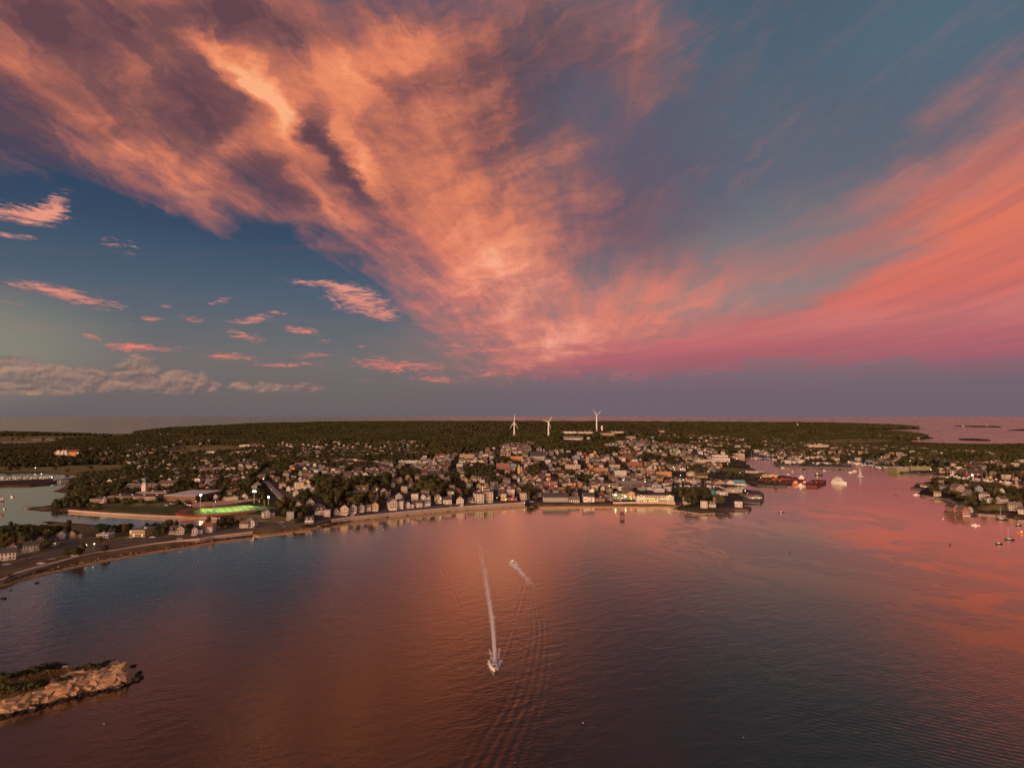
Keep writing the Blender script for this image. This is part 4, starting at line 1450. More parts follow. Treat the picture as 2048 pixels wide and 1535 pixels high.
def aim_lamp(name, loc, target, energy, col, ang=80, parent=None, size=1.0):
    ld = bpy.data.lights.new(name, 'SPOT')
    ld.energy = energy
    ld.color = col
    ld.spot_size = R(ang)
    ld.spot_blend = 0.6
    ld.shadow_soft_size = size
    lo = bpy.data.objects.new(name, ld)
    C.objects.link(lo)
    lo.location = loc
    lo.rotation_euler = (Vector(target) - Vector(loc)).to_track_quat('-Z', 'Y').to_euler()
    return lo


fl_lab = ['floodlight mast at the left end of the pitch, glowing brightest', 'dark-backed floodlight mast on the near side of the pitch',
          'tall floodlight mast behind the bleachers, glowing at the top', 'smaller floodlight mast beyond the right end of the pitch']
for i, (mx, my, hx) in enumerate([(400.5, 1020, 31), (427, 1027, 25), (508, 1006, 24.5), (537, 1009, 16)]):
    p = on(mx, my)
    p.z = zat(p.x, p.y)
    h = metres(hx, p) * 1.0
    dirv = Vector((cen.x - p.x, cen.y - p.y, 0)).normalized()
    rz = math.atan2(dirv.y, dirv.x) - PI / 2
    t = thing('floodlight_mast', p, rz, fl_lab[i], 'floodlight', 'floodlights round the football pitch')
    b = MB(); b.cyl(0, 0, -1, h, 0.45, 0.25, 8); b.build('pole', m_steel, t)
    b = MB(); b.box(-2.6, 2.6, -0.35, 0.0, h - 1.6, h + 0.6); b.build('lamp_bank', m_dark, t)
    for k in range(8):
        bb = MB()
        cx_, cz_ = -2.0 + (k % 4) * 1.33, h - 1.0 + (k // 4) * 1.0
        bb.box(cx_ - 0.45, cx_ + 0.45, 0.02, 0.3, cz_ - 0.35, cz_ + 0.35)
        bb.build('floodlight', m_flood, t)
    hp = p + Vector((0, 0, h)) + dirv * 1.0
    tg = cen + ax * (-22, 14, 0, 0)[i]
    if i > 1:
        tg = Vector((p.x + dirv.x * 34 - ax.x * (12 if i == 3 else -4), p.y + dirv.y * 34 - ax.y * (12 if i == 3 else -4), 0))
    aim_lamp('floodlight_beam', hp, (tg.x, tg.y, FZ), 75000, (1.0, 1.0, 0.42), 104 if i < 2 else 48)
    reserve(mx - 2, mx + 2, my - hx, my, 6)

# ------------------------------------------------------------------ wind turbines
def blade(bm_, a, L, up, mi=0):
    """tapered twisted blade from the hub, in the rotor plane x-z"""
    dx_, dz_ = math.sin(a), math.cos(a)
    nx_, nz_ = math.cos(a), -math.sin(a)
    st_ = [(0.02, 1.0, 0.9), (0.12, 1.9, 0.55), (0.25, 2.3, 0.4), (0.6, 1.4, 0.25), (1.0, 0.35, 0.12)]
    vs, fs = [], []
    for r_, c_, th in st_:
        for (u_, w_) in ((-0.3, 0), (0.1, 1), (0.7, 0), (0.1, -1)):
            vs.append((dx_ * L * r_ + nx_ * u_ * c_, w_ * th - 0.2, up + dz_ * L * r_ + nz_ * u_ * c_))
    for i in range(len(st_) - 1):
        for k in range(4):
            a0, a1 = 4 * i + k, 4 * i + (k + 1) % 4
            fs.append((a0, a1, a1 + 4, a0 + 4))
    fs.append((16, 17, 18, 19))
    bm_.add(vs, fs, mi)


m_turb = mat('turbine_white', (0.80, 0.79, 0.77), 0.5)
tb = [(1028.5, 871, 27.2, 16.5, (0.02, 2.62, 3.75), 8, 'leftmost wind turbine, one blade upright against the horizon'),
      (1097, 872.5, 29, 14.5, (0.50, 2.85, 4.95), 15, 'middle wind turbine with one blade pointing down behind its tower'),
      (1193.5, 862, 32, 14, (-0.62, 0.80, 3.1), 0, 'rightmost and tallest wind turbine rising well above the ridge')]
for (px, py, hh, bl_, angs, rz, lab) in tb:
    p = on(px, py)
    h, L = metres(hh, p), metres(bl_, p)
    t = thing('wind_turbine', p, R(rz), lab, 'wind turbine', 'wind turbines on the hill behind the town')
    b = MB(); b.cyl(0, 0, -3, h - 1.6, 3.0, 1.7, 14); b.build('tower', m_turb, t)
    b = MB(); b.box(-1.9, 1.9, -2.5, 7.5, h - 1.59, h + 2.2); b.build('nacelle', m_turb, t)
    b = MB(); b.bar((0, -5.2, h + 0.3), (0, -2.51, h + 0.3), 0.7, 10, 0, 2.0); hb = b.build('hub', m_turb, t)
    for a in angs:
        b = MB(); blade(b, a, L, h + 0.3)
        o = b.build('blade', m_turb, t)
        o.data.transform(Matrix.Translation((0, -3.8, 0)))
    reserve(px - 3, px + 3, py - hh, py, 5)
    if px < 1100 and px < 1040:
        q = on(1034, 872.5)
        u = thing('service_building', q, 0, 'flat tan building at the foot of the leftmost wind turbine', 'building')
        MB().box(-16, 16, 0, 14, -4, 6).build('wall', WM['tan'], u)
        MB().box(-16.4, 16.4, -0.4, 14.4, 6.02, 6.6).build('roof', RM['brown'], u)

p = on(1204, 861.5)
t = thing('water_tank', p, 0, 'white standpipe water tank beside the rightmost wind turbine', 'water tank')
MB().cyl(0, 0, -3, metres(10.5, p), metres(1.75, p), None, 18).build('tank_shell', m_turb, t)
MB().cyl(0, 0, metres(10.5, p) + 0.02, metres(11.3, p), metres(1.8, p), 1.0, 18).build('tank_roof', m_turb, t)
reserve(1200, 1208, 850, 862, 5)

# ------------------------------------------------------------------ blocks: name, label, category, px, py, w, h, depth, wall, roof ...
def blk(*a, **k):
    o = block(*a, **k)
    px, py, w, h, d = a[3], a[4], a[5], a[6], a[7]
    wm_ = metres(w, o.location)
    if not k.get('base'):
        n = max(1, int(wm_ / 14))
        for i in range(n):
            xx = -wm_ / 2 + (i + 0.5) * wm_ / n
            rz = o.rotation_euler.z
            for j in range(max(1, int(d / 12))):
                yy = 6 + 12 * j
                RES.append((o.location.x + xx * math.cos(rz) - yy * math.sin(rz), o.location.y + xx * math.sin(rz) + yy * math.cos(rz), 12))
    reserve(px - w / 2, px + w / 2, py - h, py, 4)
    return o


# the school on the left
blk('school', 'long low tan school range facing the canal lawn', 'school', 263, 1000, 100, 7.5, 26, 'tan', 'brown', 2, 26, single=False, rot=R(-4))
blk('school', 'brown left wing of the school beside the bushes', 'school', 196, 1006.5, 34, 8.5, 22, 'brown', 'grey', 2, 8, single=False)
blk('school', 'pale upper wing of the school behind the white clock tower', 'school', 302, 990, 62, 6, 20, 'tan', 'grey', 1, 14, single=False)
blk('gymnasium', 'big brown gymnasium with a broad pinkish white roof', 'gymnasium', 359, 1003, 68, 12, 58, 'brown', 'white', 0, 0, rot=R(-7), parapet=False)
blk('apartment_block', 'tan gabled apartment block behind the school', 'apartment block', 332, 974, 33, 10, 16, 'tan', 'brown', 3, 8, roof='gable_x', single=False)
blk('apartment_block', 'long low grey rooftops left of the tan apartment block', 'apartment block', 279, 977, 60, 6, 18, 'pale grey', 'grey', 1, 12, roof='gable_x', single=False)
blk('apartment_block', 'brick apartment house with white gables standing alone in the left woods', 'apartment block', 131, 911, 46, 9.5, 18, 'orange', 'russet', 3, 12, roof='gable_x', single=False)
for gx_ in (113, 124, 130):
    p = on(gx_, 911.4)
    t_ = [o for o in C.objects if o.get('label', '').startswith('brick apartment house')][0]
    MB().gable(p.x - t_.location.x - 5, p.x - t_.location.x + 5, -3, 0, -4, metres(7.5, p), 5, 'y').build('gable_front', WM['white'], t_)
p = on(289, 988.5)
t = thing('clock_tower', p, 0, 'slim white tower rising over the school roofs', 'tower')
MB().box(-3, 3, -3, 3, -4, 14).build('shaft', WM['white'], t)
MB().box(-2.2, 2.2, -2.2, 2.2, 14.02, 17.5).build('belfry', WM['cream'], t)
MB().hip(-2.4, 2.4, -2.4, 2.4, 17.52, 2.4, 0.2).build('roof', RM['grey'], t)
MB().gable(-9, 9, -6, -3.02, -4, 2.5, 2.5, 'y').build('entrance_arch', WM['white'], t)
reserve(280, 300, 966, 989, 4)
p = on(302, 981)
t = thing('chimney_stack', p, 0, 'thin brick chimney stack right of the white school tower', 'chimney')
MB().cyl(0, 0, -3, metres(12, p), 1.3, 1.0, 10).build('shaft', m_brick, t)
MB().cyl(0, 0, metres(12, p) + 0.01, metres(12.6, p), 1.3, 1.3, 10).build('cap', m_stone, t)

blk('office_building', 'two storey tan building with lit ground floor alone by the shore road', 'office building', 274, 1073.5, 31, 13, 20, 'yellow', 'grey', 2, 9, lit=0.12, roof='flat', rot=R(-3))
blk('shop', 'white flat-roofed shop behind the tall pole by the shore road', 'shop', 204, 1076, 24, 7, 10, 'white', 'white', 1, 5)
HOUSES_M = [  # px, py, width px, kind, wall, roof, rot, label
    (14, 1118, 30, 'broad', 'white', 'charcoal', 10, 'white house cut by the left edge, lowest of the shore houses'),
    (32, 1105, 26, 'winged', 'cream', 'brown', 18, 'cream winged house near the left edge behind a dark tree'),
    (62, 1101, 26, 'broad', 'pale grey', 'charcoal', 20, 'pale grey long house right of the cream one at far left'),
    (82, 1095, 17, 'gabled', 'white', 'charcoal', 28, 'white gable end between grey roofs beside the curving side road'),
    (104, 1090, 19, 'dormered', 'white', 'charcoal', 32, 'white dormered house nearest the bend of the side road'),
    (124, 1077, 14, 'gabled', 'slate blue', 'grey', 10, 'slate blue gabled house left of the side road above the marsh'),
    (152, 1075, 21, 'winged', 'tan', 'charcoal', -6, 'tan winged house with steep dark roof below the marsh'),
    (350, 1066, 18, 'dormered', 'white', 'brown', -4, 'white dormered house right of the lit tan building'),
    (362, 1066, 14, 'gabled', 'cream', 'brown', 6, 'cream gabled house squeezed beside the white dormered one'),
    (393, 1066, 18, 'winged', 'white', 'charcoal', 14, 'white winged house below the bright floodlight reflection'),
    (417, 1062, 22, 'broad', 'white', 'russet', -14, 'white house with russet roof on the spit by the canal end'),
    (502, 1052, 20, 'hipped', 'white', 'grey', -12, 'big white hipped house alone at the end of the canal bushes'),
    (490, 1054, 12, 'broad', 'cream', 'brown', -12, 'small cream annex left of the big hipped house'),
    (535, 1033, 22, 'winged', 'white', 'charcoal', 24, 'white winged house at the right end of the football ground'),
    (582, 1035, 13, 'flat-topped', 'pale grey', 'charcoal', 0, 'narrow pale grey flat-topped house between dark trees'),
    (619, 1045, 16, 'dormered', 'white', 'charcoal', 0, 'white dormered house standing on the seawall bend'),
    (655, 1031, 12, 'flat-topped', 'white', 'grey', 0, 'white narrow flat-topped house by the boulevard start'),
    (600, 1018, 14, 'gabled', 'cream', 'brown', -8, 'cream gabled house above the seawall bend'),
    (636, 1019, 16, 'broad', 'tan', 'charcoal', -12, 'tan broad house above the narrow flat-topped one'),
    (620, 1013, 14, 'gabled', 'white', 'charcoal', 14, 'white gabled house up the slope from the tan broad one'),
    (675, 1028, 16, 'winged', 'white', 'grey', 10, 'white winged house, first in the boulevard row'),
    (692, 1026, 16, 'gabled', 'cream', 'charcoal', -10, 'cream gabled house, second in the boulevard row'),
    (707, 1023, 14, 'gabled', 'pale grey', 'charcoal', 4, 'pale grey gabled house, third in the boulevard row'),
    (722, 1021, 12, 'gabled', 'pale grey', 'brown', 12, 'pale grey house with brown roof, fourth in the boulevard row'),
    (735, 1020, 13, 'broad', 'cream', 'grey', 0, 'cream broad house left of the yellow gable'),
    (750, 1018, 13, 'gabled', 'yellow', 'brown', 8, 'yellow gabled house in the boulevard row'),
    (784, 1015.5, 17, 'gabled', 'cream', 'charcoal', 16, 'large cream gabled house facing the seawall'),
    (801, 1014.5, 14, 'flat-topped', 'white', 'charcoal', -4, 'white three storey flat-topped house on the boulevard'),
    (818, 1014, 17, 'winged', 'white', 'charcoal', 6, 'white winged house in the middle of the boulevard row'),
    (837, 1012.5, 17, 'broad', 'cream', 'charcoal', -6, 'cream broad house in the middle of the boulevard row'),
    (854, 1011, 14, 'dormered', 'white', 'grey', 4, 'white dormered house above the little balcony of the seawall'),
    (876, 1003, 13, 'gabled', 'pale grey', 'grey', 10, 'pale grey gabled house set back under the dark trees'),
    (895, 1006, 17, 'broad', 'white', 'charcoal', 0, 'white broad house with a hedge in front'),
    (920, 1008, 14, 'gabled', 'white', 'russet', 4, 'white gable with russet roof near the boulevard lamps'),
    (942, 1005.5, 14, 'dormered', 'pale grey', 'charcoal', -4, 'pale grey dormered house left of the tall white one'),
    (957, 1004, 18, 'flat-topped', 'white', 'charcoal', 10, 'tall white flat-topped house dominating the boulevard end'),
    (977, 1002, 19, 'flat-topped', 'cream', 'grey', -2, 'cream three storey house last before the crossing'),
    (800, 1000, 14, 'gabled', 'pale grey', 'charcoal', -10, 'pale grey gabled house behind the boulevard row'),
    (770, 990, 20, 'winged', 'white', 'charcoal', 10, 'large white winged house on the slope left of the green field'),
    (724, 990, 24, 'dormered', 'cream', 'brown', -4, 'large cream dormered house high above the boulevard trees'),
    (750, 985, 14, 'gabled', 'brown', 'russet', 0, 'brown gabled house between the two large pale ones'),
    (809, 984, 12, 'flat-topped', 'cream', 'brown', 0, 'narrow cream flat-topped house right of the green slope'),
    (904, 981, 11, 'flat-topped', 'orange', 'brown', 0, 'narrow orange flat-topped house under the town trees'),
    (1969, 998, 17, 'hipped', 'white', 'grey', -20, 'big white hipped house at the middle of the wooded neck'),
    (1915, 986, 16, 'gabled', 'tan', 'grey', 12, 'tan gabled house among trees on the wooded neck'),
    (1875, 991, 12, 'broad', 'cream', 'grey', -20, 'low cream house by the shore lane of the neck'),
    (1888, 979, 15, 'broad', 'pale grey', 'charcoal', 0, 'pale grey house in the tree tops of the neck'),
    (1940, 989, 14, 'winged', 'tan', 'grey', 20, 'tan winged house left of the big white one on the neck'),
    (1957, 984, 12, 'gabled', 'slate blue', 'grey', -8, 'slate blue gabled house behind the big white one on the neck'),
    (2029, 1019, 21, 'broad', 'cream', 'grey', -6, 'long cream house with many windows above the right rocks'),
    (1906, 1024, 15, 'gabled', 'brick red', 'charcoal', 20, 'left one of the two red waterside houses on the neck'),
    (1926, 1029, 15, 'gabled', 'red', 'grey', 8, 'right one of the two red waterside houses on the neck'),
    (1938, 1023, 9, 'gabled', 'pale grey', 'grey', 0, 'small grey gable behind the red waterside houses'),
    (1408, 1014, 13, 'flat-topped', 'white', 'charcoal', -8, 'tall white flat-topped house nearest the small fort lawn'),
    (1423, 1013, 14, 'dormered', 'white', 'brown', 8, 'white dormered house right beside the tall one on the fort lawn'),
    (1373, 1006, 13, 'flat-topped', 'cream', 'brown', 0, 'cream flat-topped house left of the fort trees'),
    (1437, 1004, 13, 'gabled', 'cream', 'charcoal', 20, 'cream gabled house behind the two white fort houses'),
    (1477, 1013, 11, 'broad', 'white', 'white', -4, 'small white shed standing on the fort pier'),
]
WIDTH = {'gabled': 8, 'broad': 12, 'hipped': 10, 'flat-topped': 9, 'dormered': 11, 'winged': 12.5}
for k, (px, py, wpx, kind, wc, rc, rot, lab) in enumerate(HOUSES_M):
    p = on(px, py)
    s = metres(wpx, p) / WIDTH[kind]
    s = max(0.75, min(1.7, s))
    rz = -math.atan2(p.x, p.y) * 0.5 + R(rot)
    make_house(p, rz, kind, wc, rc, lab, 'houses of the town', s, 2, lit=(k % 9 == 4 and py < 1010))
    RES.append((p.x, p.y, 8 * s))
    reserve(px - wpx / 2, px + wpx / 2, py - 10, py, 3)

# ---- harbour front blocks
blk('inn', 'long grey shingled inn behind the small harbour beach', 'inn', 1112, 1003.5, 50, 13, 18, 'pale grey', 'charcoal', 3, 12, roof='gable_x')
blk('restaurant', 'low white building with a terrace on the beach', 'restaurant', 1149, 1004.5, 20, 8, 12, 'white', 'grey', 2, 5, roof='gable_x')
blk('apartment_block', 'white and grey gabled block by the beach, lit windows', 'apartment block', 1178, 1003.5, 22, 14, 16, 'white', 'charcoal', 3, 5, roof='gable_x', lit=0.15)
blk('warehouse', 'low brown shed between the beach blocks', 'warehouse', 1200, 1003, 20, 7, 14, 'brown', 'brown', 1, 5)
blk('warehouse', 'tan gabled hall behind the beach car park', 'warehouse', 1220, 988, 10, 11, 16, 'tan', 'grey', 2, 3, roof='gable_y')
blk('restaurant', 'sage green restaurant with brightly lit ground floor by the beach', 'restaurant', 1239, 998, 30, 11, 16, 'sage green', 'grey', 2, 8, lit=0.4)
blk('apartment_block', 'yellow block with slate roof left against the beach hotel', 'apartment block', 1263, 998, 17, 15, 18, 'yellow', 'grey', 3, 4, roof='gable_y', lit=0.2)
# the hotel
hp_ = on(1311, 1004)
hw_ = metres(75, hp_)
hh_ = metres(15, hp_)
t = thing('hotel', hp_, R(-2), 'long white beachfront hotel with end gables and lit windows', 'hotel')
u = hw_ / 2
MB().box(-u * 0.52, u * 0.52, 2, 20, -4, hh_ * 0.62).build('wall', WM['cream'], t)
for s_ in (-1, 1):
    a, c_ = sorted((s_ * u * 0.53, s_ * u * 0.98))
    MB().gable(a, c_, 0, 20, -4, hh_ * 0.78, hh_ * 0.24, 'y').build('end_wing', WM['white'], t)
    MB().roof2(a, c_, 0, 20, hh_ * 0.78, hh_ * 0.24, 'y', 0.5, 0.3).build('wing_roof', RM['charcoal'], t)
b = MB()
b.add([(-u * .54, 1.5, hh_ * .63), (u * .54, 1.5, hh_ * .63), (u * .54, 20.5, hh_ * .63), (-u * .54, 20.5, hh_ * .63),
       (-u * .52, 5, hh_ * .98), (u * .52, 5, hh_ * .98), (u * .52, 17, hh_ * .98), (-u * .52, 17, hh_ * .98)],
      [(0, 1, 5, 4), (1, 2, 6, 5), (2, 3, 7, 6), (3, 0, 4, 7), (4, 5, 6, 7)])
mans = b.build('mansard_roof', RM['charcoal'], t)
for k in range(9):
    x = -u * .48 + k * u * .96 / 8
    MB().box(x - 0.9, x + 0.9, 1.6, 4, hh_ * .68, hh_ * .88).build('dormer', WM['white'], mans)
random.seed(7)
for k in range(12):
    x = -u * .48 + k * u * .96 / 11
    for z in (0.8, 4.4):
        part('window', WIN, t, loc=(x, 1.97, z), mats=[m_trim, m_lit if random.random() < 0.55 else m_glass])
for s_ in (-1, 1):
    for k in range(4):
        x = s_ * u * (0.58 + k * 0.117)
        for z in (0.8, 4.2, 7.6):
            part('window', WIN, t, loc=(x, -0.03, z), mats=[m_trim, m_lit if random.random() < 0.5 else m_glass])
RES += [(hp_.x + x, hp_.y + 8, 16) for x in (-24, -10, 4, 18, 30)]
reserve(1270, 1350, 985, 1005, 4)
b_ = on(1225, 1006)
w_ = thing('terrace_wall', on(1288, 1006.6), 0, 'pale terrace wall between the hotel and the beach', 'wall')
lw = metres(124, w_.location)
MB().box(-lw / 2, lw / 2, -0.6, 0, -2, 2.0).build('wall_face', WM['cream'], w_)
MB().box(-lw / 2, lw / 2, -0.8, 0.2, 2.01, 2.3).build('coping', m_coping, w_)

# ---- town blocks
BL = [
    ('shop', 'yellow and white gas station block by the boulevard crossing', 'shop', 1007, 1001, 11, 12, 12, 'yellow', 'white', 1, 3, 'flat'),
    ('shop', 'low red shop beside the boulevard crossing', 'shop', 1024, 1001, 20, 6, 12, 'red', 'brown', 1, 5, 'flat'),
    ('apartment_block', 'tan flat block alone among trees above the green slope', 'apartment block', 797, 967, 14, 10, 14, 'tan', 'brown', 3, 4, 'flat'),
    ('warehouse', 'long pale wharf warehouse behind the hotel', 'warehouse', 1264, 975, 55, 8, 26, 'cream', 'grey', 1, 9, 'gable_x'),
    ('warehouse', 'white flat shed right of the long wharf warehouse', 'warehouse', 1308, 975, 30, 5, 20, 'white', 'white', 1, 6, 'flat'),
    ('warehouse', 'white-roofed shed just above the hotel roof', 'warehouse', 1319, 984, 20, 6, 18, 'white', 'white', 1, 4, 'flat'),
    ('brick_block', 'orange brick block next to the wharf street', 'brick block', 1158, 976, 13, 11, 16, 'orange', 'brown', 3, 4, 'flat'),
    ('brick_block', 'dark brick block left of the orange one', 'brick block', 1142, 977, 19, 11, 16, 'brick red', 'brown', 3, 5, 'flat'),
    ('brick_block', 'wide brick main street block below the church tower', 'brick block', 1101, 974, 28, 11, 18, 'brick red', 'brown', 3, 8, 'flat'),
    ('warehouse', 'low brown wharf shed by the yellow street lamp', 'warehouse', 1208, 975, 30, 8, 20, 'tan', 'brown', 2, 8, 'flat'),
    ('office_building', 'white four storey bank block above the wharf street', 'office building', 1242, 955, 22, 13, 16, 'white', 'white', 3, 6, 'flat'),
    ('brick_block', 'brick block topped by a white penthouse', 'brick block', 1302, 952, 17, 12, 18, 'brick red', 'white', 3, 5, 'flat'),
    ('brick_block', 'long orange brick block right of the penthouse one', 'brick block', 1328, 953, 31, 10, 18, 'orange', 'russet', 2, 8, 'flat'),
    ('apartment_block', 'stepped pale apartment block in the middle of town', 'apartment block', 1146, 941, 30, 11, 18, 'cream', 'cream', 4, 9, 'flat'),
    ('brick_block', 'tan brick block right of the stepped apartments', 'brick block', 1202, 945, 29, 9, 18, 'orange', 'grey', 3, 8, 'flat'),
    ('brick_block', 'dark red brick block above the main street', 'brick block', 1270, 934, 30, 9, 18, 'brick red', 'russet', 2, 8, 'flat'),
    ('office_building', 'cream office block between brick blocks uphill', 'office building', 1230, 937, 20, 8, 14, 'cream', 'brown', 3, 6, 'flat'),
    ('brick_block', 'brick block left of the yellow bell tower', 'brick block', 1006, 938, 27, 11, 18, 'brick red', 'grey', 3, 8, 'flat'),
    ('brick_block', 'orange brick mill below the hilltop houses', 'brick block', 1033, 921.5, 26, 9, 20, 'orange', 'russet', 2, 8, 'flat'),
    ('school', 'wide tan hospital-like block with rows of windows uphill', 'school', 934, 917.5, 30, 9.5, 20, 'tan', 'brown', 3, 10, 'flat'),
    ('school', 'long yellowish lit range right of the tan block', 'school', 947, 925.5, 40, 4.5, 14, 'yellow', 'cream', 1, 14, 'flat'),
    ('supermarket', 'long white supermarket front', 'supermarket', 819, 926, 44, 5, 26, 'white', 'grey', 1, 10, 'flat'),
    ('shop', 'shop front glowing greenish beside the supermarket', 'shop', 860, 926, 30, 4, 16, 'white', 'grey', 1, 9, 'flat'),
    ('church_hall', 'large dark-roofed hall left of the white steeple', 'hall', 1076, 920, 30, 12, 30, 'pale grey', 'charcoal', 1, 6, 'gable_x'),
    ('hall', 'slate blue gabled hall in the upper town', 'hall', 1152, 919, 16, 9, 22, 'slate blue', 'charcoal', 1, 3, 'gable_y'),
    ('church_hall', 'brick church body between two short towers', 'church', 1257, 917, 18, 8, 22, 'brick red', 'brown', 1, 4, 'gable_x'),
    ('apartment_block', 'yellow gabled block high in the right part of town', 'apartment block', 1297, 905, 10, 7, 14, 'yellow', 'brown', 3, 3, 'gable_y'),
    ('factory', 'white-roofed factory on the hilltop left of the tank', 'factory', 1140, 867, 26, 4, 50, 'white', 'white', 1, 6, 'flat'),
    ('factory', 'second white factory on the hilltop with antenna', 'factory', 1172, 867.5, 30, 4, 50, 'cream', 'white', 1, 7, 'flat'),
    ('factory', 'tan warehouse below the water tank', 'factory', 1216, 871, 26, 4.5, 40, 'tan', 'cream', 1, 6, 'flat'),
    ('factory', 'long pinkish factory roof right of the water tank', 'factory', 1235, 866, 28, 3, 60, 'cream', 'white', 1, 6, 'flat'),
    ('apartment_block', 'row of white apartment gables below the turbines', 'apartment block', 1147, 879, 38, 5, 20, 'white', 'grey', 2, 12, 'gable_x'),
    ('apartment_block', 'small yellowish apartment gable right of the white row', 'apartment block', 1177, 878, 7, 4.5, 16, 'cream', 'grey', 2, 3, 'gable_y'),
    ('factory', 'low tan roof strip right of the hilltop factories', 'factory', 1262, 876, 20, 3, 24, 'tan', 'cream', 1, 5, 'flat'),
    ('office_building', 'tan box building alone in the woods below the ridge', 'office building', 1324, 865, 12, 4.5, 20, 'tan', 'brown', 2, 4, 'flat'),
    ('house', 'small white house glinting on the ridge line', 'house', 1413, 847.5, 4, 2.2, 14, 'white', 'white', 1, 2, 'gable_x'),
    ('farmhouse', 'tiny white building on the ridge left of the turbines', 'farmhouse', 653, 845.5, 3, 2.2, 12, 'white', 'white', 1, 2, 'gable_x'),
    ('warehouse', 'long white store in the left distance', 'warehouse', 421, 907, 18, 4, 26, 'white', 'white', 1, 4, 'flat'),
    ('warehouse', 'white and tan plant beyond the marsh on the left', 'warehouse', 489, 893, 21, 3.5, 40, 'cream', 'white', 1, 5, 'flat'),
    ('warehouse', 'low pinkish roof right of the white and tan plant', 'warehouse', 511, 891, 24, 2, 30, 'brown', 'russet', 0, 0, 'flat'),
    ('fish_plant', 'pale fish plant with white roofs at the harbour head', 'fish plant', 1412, 926, 40, 6, 30, 'cream', 'white', 1, 8, 'flat'),
    ('fish_plant', 'white-roofed cold store right of the silos', 'fish plant', 1442, 924, 36, 8, 34, 'white', 'white', 1, 7, 'flat'),
    ('fish_plant', 'upper white roof of the harbour head plants', 'fish plant', 1440, 915, 32, 5, 30, 'white', 'white', 1, 6, 'flat'),
    ('fish_plant', 'brown and white plant at the harbour corner', 'fish plant', 1478, 919, 24, 6, 24, 'tan', 'white', 1, 5, 'flat'),
    ('fish_plant', 'yellowish plant under the far harbour head', 'fish plant', 1477, 911, 24, 4, 24, 'cream', 'cream', 1, 5, 'flat'),
    ('warehouse', 'long pale strip shed at the tip of the grass point', 'warehouse', 1508, 946, 38, 3.5, 14, 'cream', 'white', 1, 8, 'flat'),
    ('warehouse', 'long yellowish shed on the red-timbered pier', 'warehouse', 1541, 954, 33, 4.5, 16, 'yellow', 'cream', 1, 7, 'flat'),
    ('warehouse', 'tan gabled shed left of the teal-roofed one', 'warehouse', 1440, 968, 22, 8, 20, 'tan', 'brown', 1, 4, 'gable_y'),
    ('warehouse', 'white gabled boathouse beside the teal-roofed one', 'warehouse', 1461, 968.5, 14, 8, 18, 'white', 'grey', 1, 3, 'gable_y'),
    ('warehouse', 'white shed with a teal roof at the slip corner', 'warehouse', 1481, 971, 22, 7, 18, 'white', 'teal', 1, 5, 'gable_x'),
    ('warehouse', 'yellow shed right of the red cluster at the slip', 'warehouse', 1404, 955, 24, 6, 18, 'yellow', 'brown', 1, 5, 'gable_x'),
    ('warehouse', 'long white-roofed wharf shed behind the fort houses', 'warehouse', 1469, 985, 32, 6, 12, 'cream', 'white', 1, 6, 'flat'),
    ('warehouse', 'white flat warehouse behind the fort trees', 'warehouse', 1444, 990, 24, 6, 14, 'white', 'white', 1, 4, 'flat'),
    ('warehouse', 'tan low warehouse behind the fort houses', 'warehouse', 1437, 999, 20, 6, 12, 'yellow', 'brown', 1, 4, 'flat'),
    ('warehouse', 'dark-roofed pier shed at the outer corner of the fort', 'warehouse', 1506, 995, 30, 6, 22, 'brown', 'charcoal', 1, 6, 'flat'),
    ('warehouse', 'white fronted cold store on the outer fort pier', 'warehouse', 1512, 998, 24, 4.5, 8, 'white', 'grey', 1, 6, 'flat'),
    ('supermarket', 'white flat building by the yellow car park lamps', 'supermarket', 1385, 952, 17, 6, 14, 'white', 'cream', 1, 4, 'hip'),
    ('fish_plant', 'white shed in the middle of the fish pier', 'fish plant', 1575, 926.5, 15, 6, 16, 'white', 'grey', 1, 3, 'flat'),
    ('fish_plant', 'smaller white shed right of the middle fish pier shed', 'fish plant', 1589, 926, 7, 4, 12, 'white', 'cream', 1, 2, 'flat'),
    ('fish_plant', 'pair of white sheds at the right of the fish pier yard', 'fish plant', 1604, 926, 13, 6, 14, 'white', 'white', 1, 3, 'flat'),
    ('warehouse', 'low wide shed on the shore behind the fish pier', 'warehouse', 1629, 917, 16, 4, 18, 'cream', 'grey', 1, 4, 'flat'),
    ('warehouse', 'long tan and white building above the right shore', 'warehouse', 1637, 894, 44, 4, 30, 'cream', 'white', 1, 9, 'flat'),
    ('boathouse', 'grey boathouse with a white roof at the right wharf', 'boathouse', 1806, 944, 24, 9, 30, 'olive', 'white', 1, 5, 'flat'),
    ('fish_plant', 'long olive plant with a row of small windows on the right wharf', 'fish plant', 1842, 940.5, 40, 8, 20, 'olive', 'brown', 2, 12, 'flat'),
    ('boathouse', 'long red boathouse at the right marina', 'boathouse', 1950, 951, 26, 7, 14, 'red', 'charcoal', 1, 6, 'gable_x'),
    ('boathouse', 'long white wharf building on the upper side of the neck', 'boathouse', 1856, 974, 16, 4.5, 10, 'white', 'brown', 1, 5, 'gable_x'),
]
for it in BL:
    nm, lab, cat, px, py, w, h, d, wc, rc, rows, cols, rf = it
    blk(nm, lab, cat, px, py, w, h, d, wc, rc, rows, cols, roof=rf, single=(px > 980 and py > 948 and w > 14),
        lit=(1.0 if 'glowing' in lab or 'lit range' in lab else (0.12 if py > 948 else 0)))


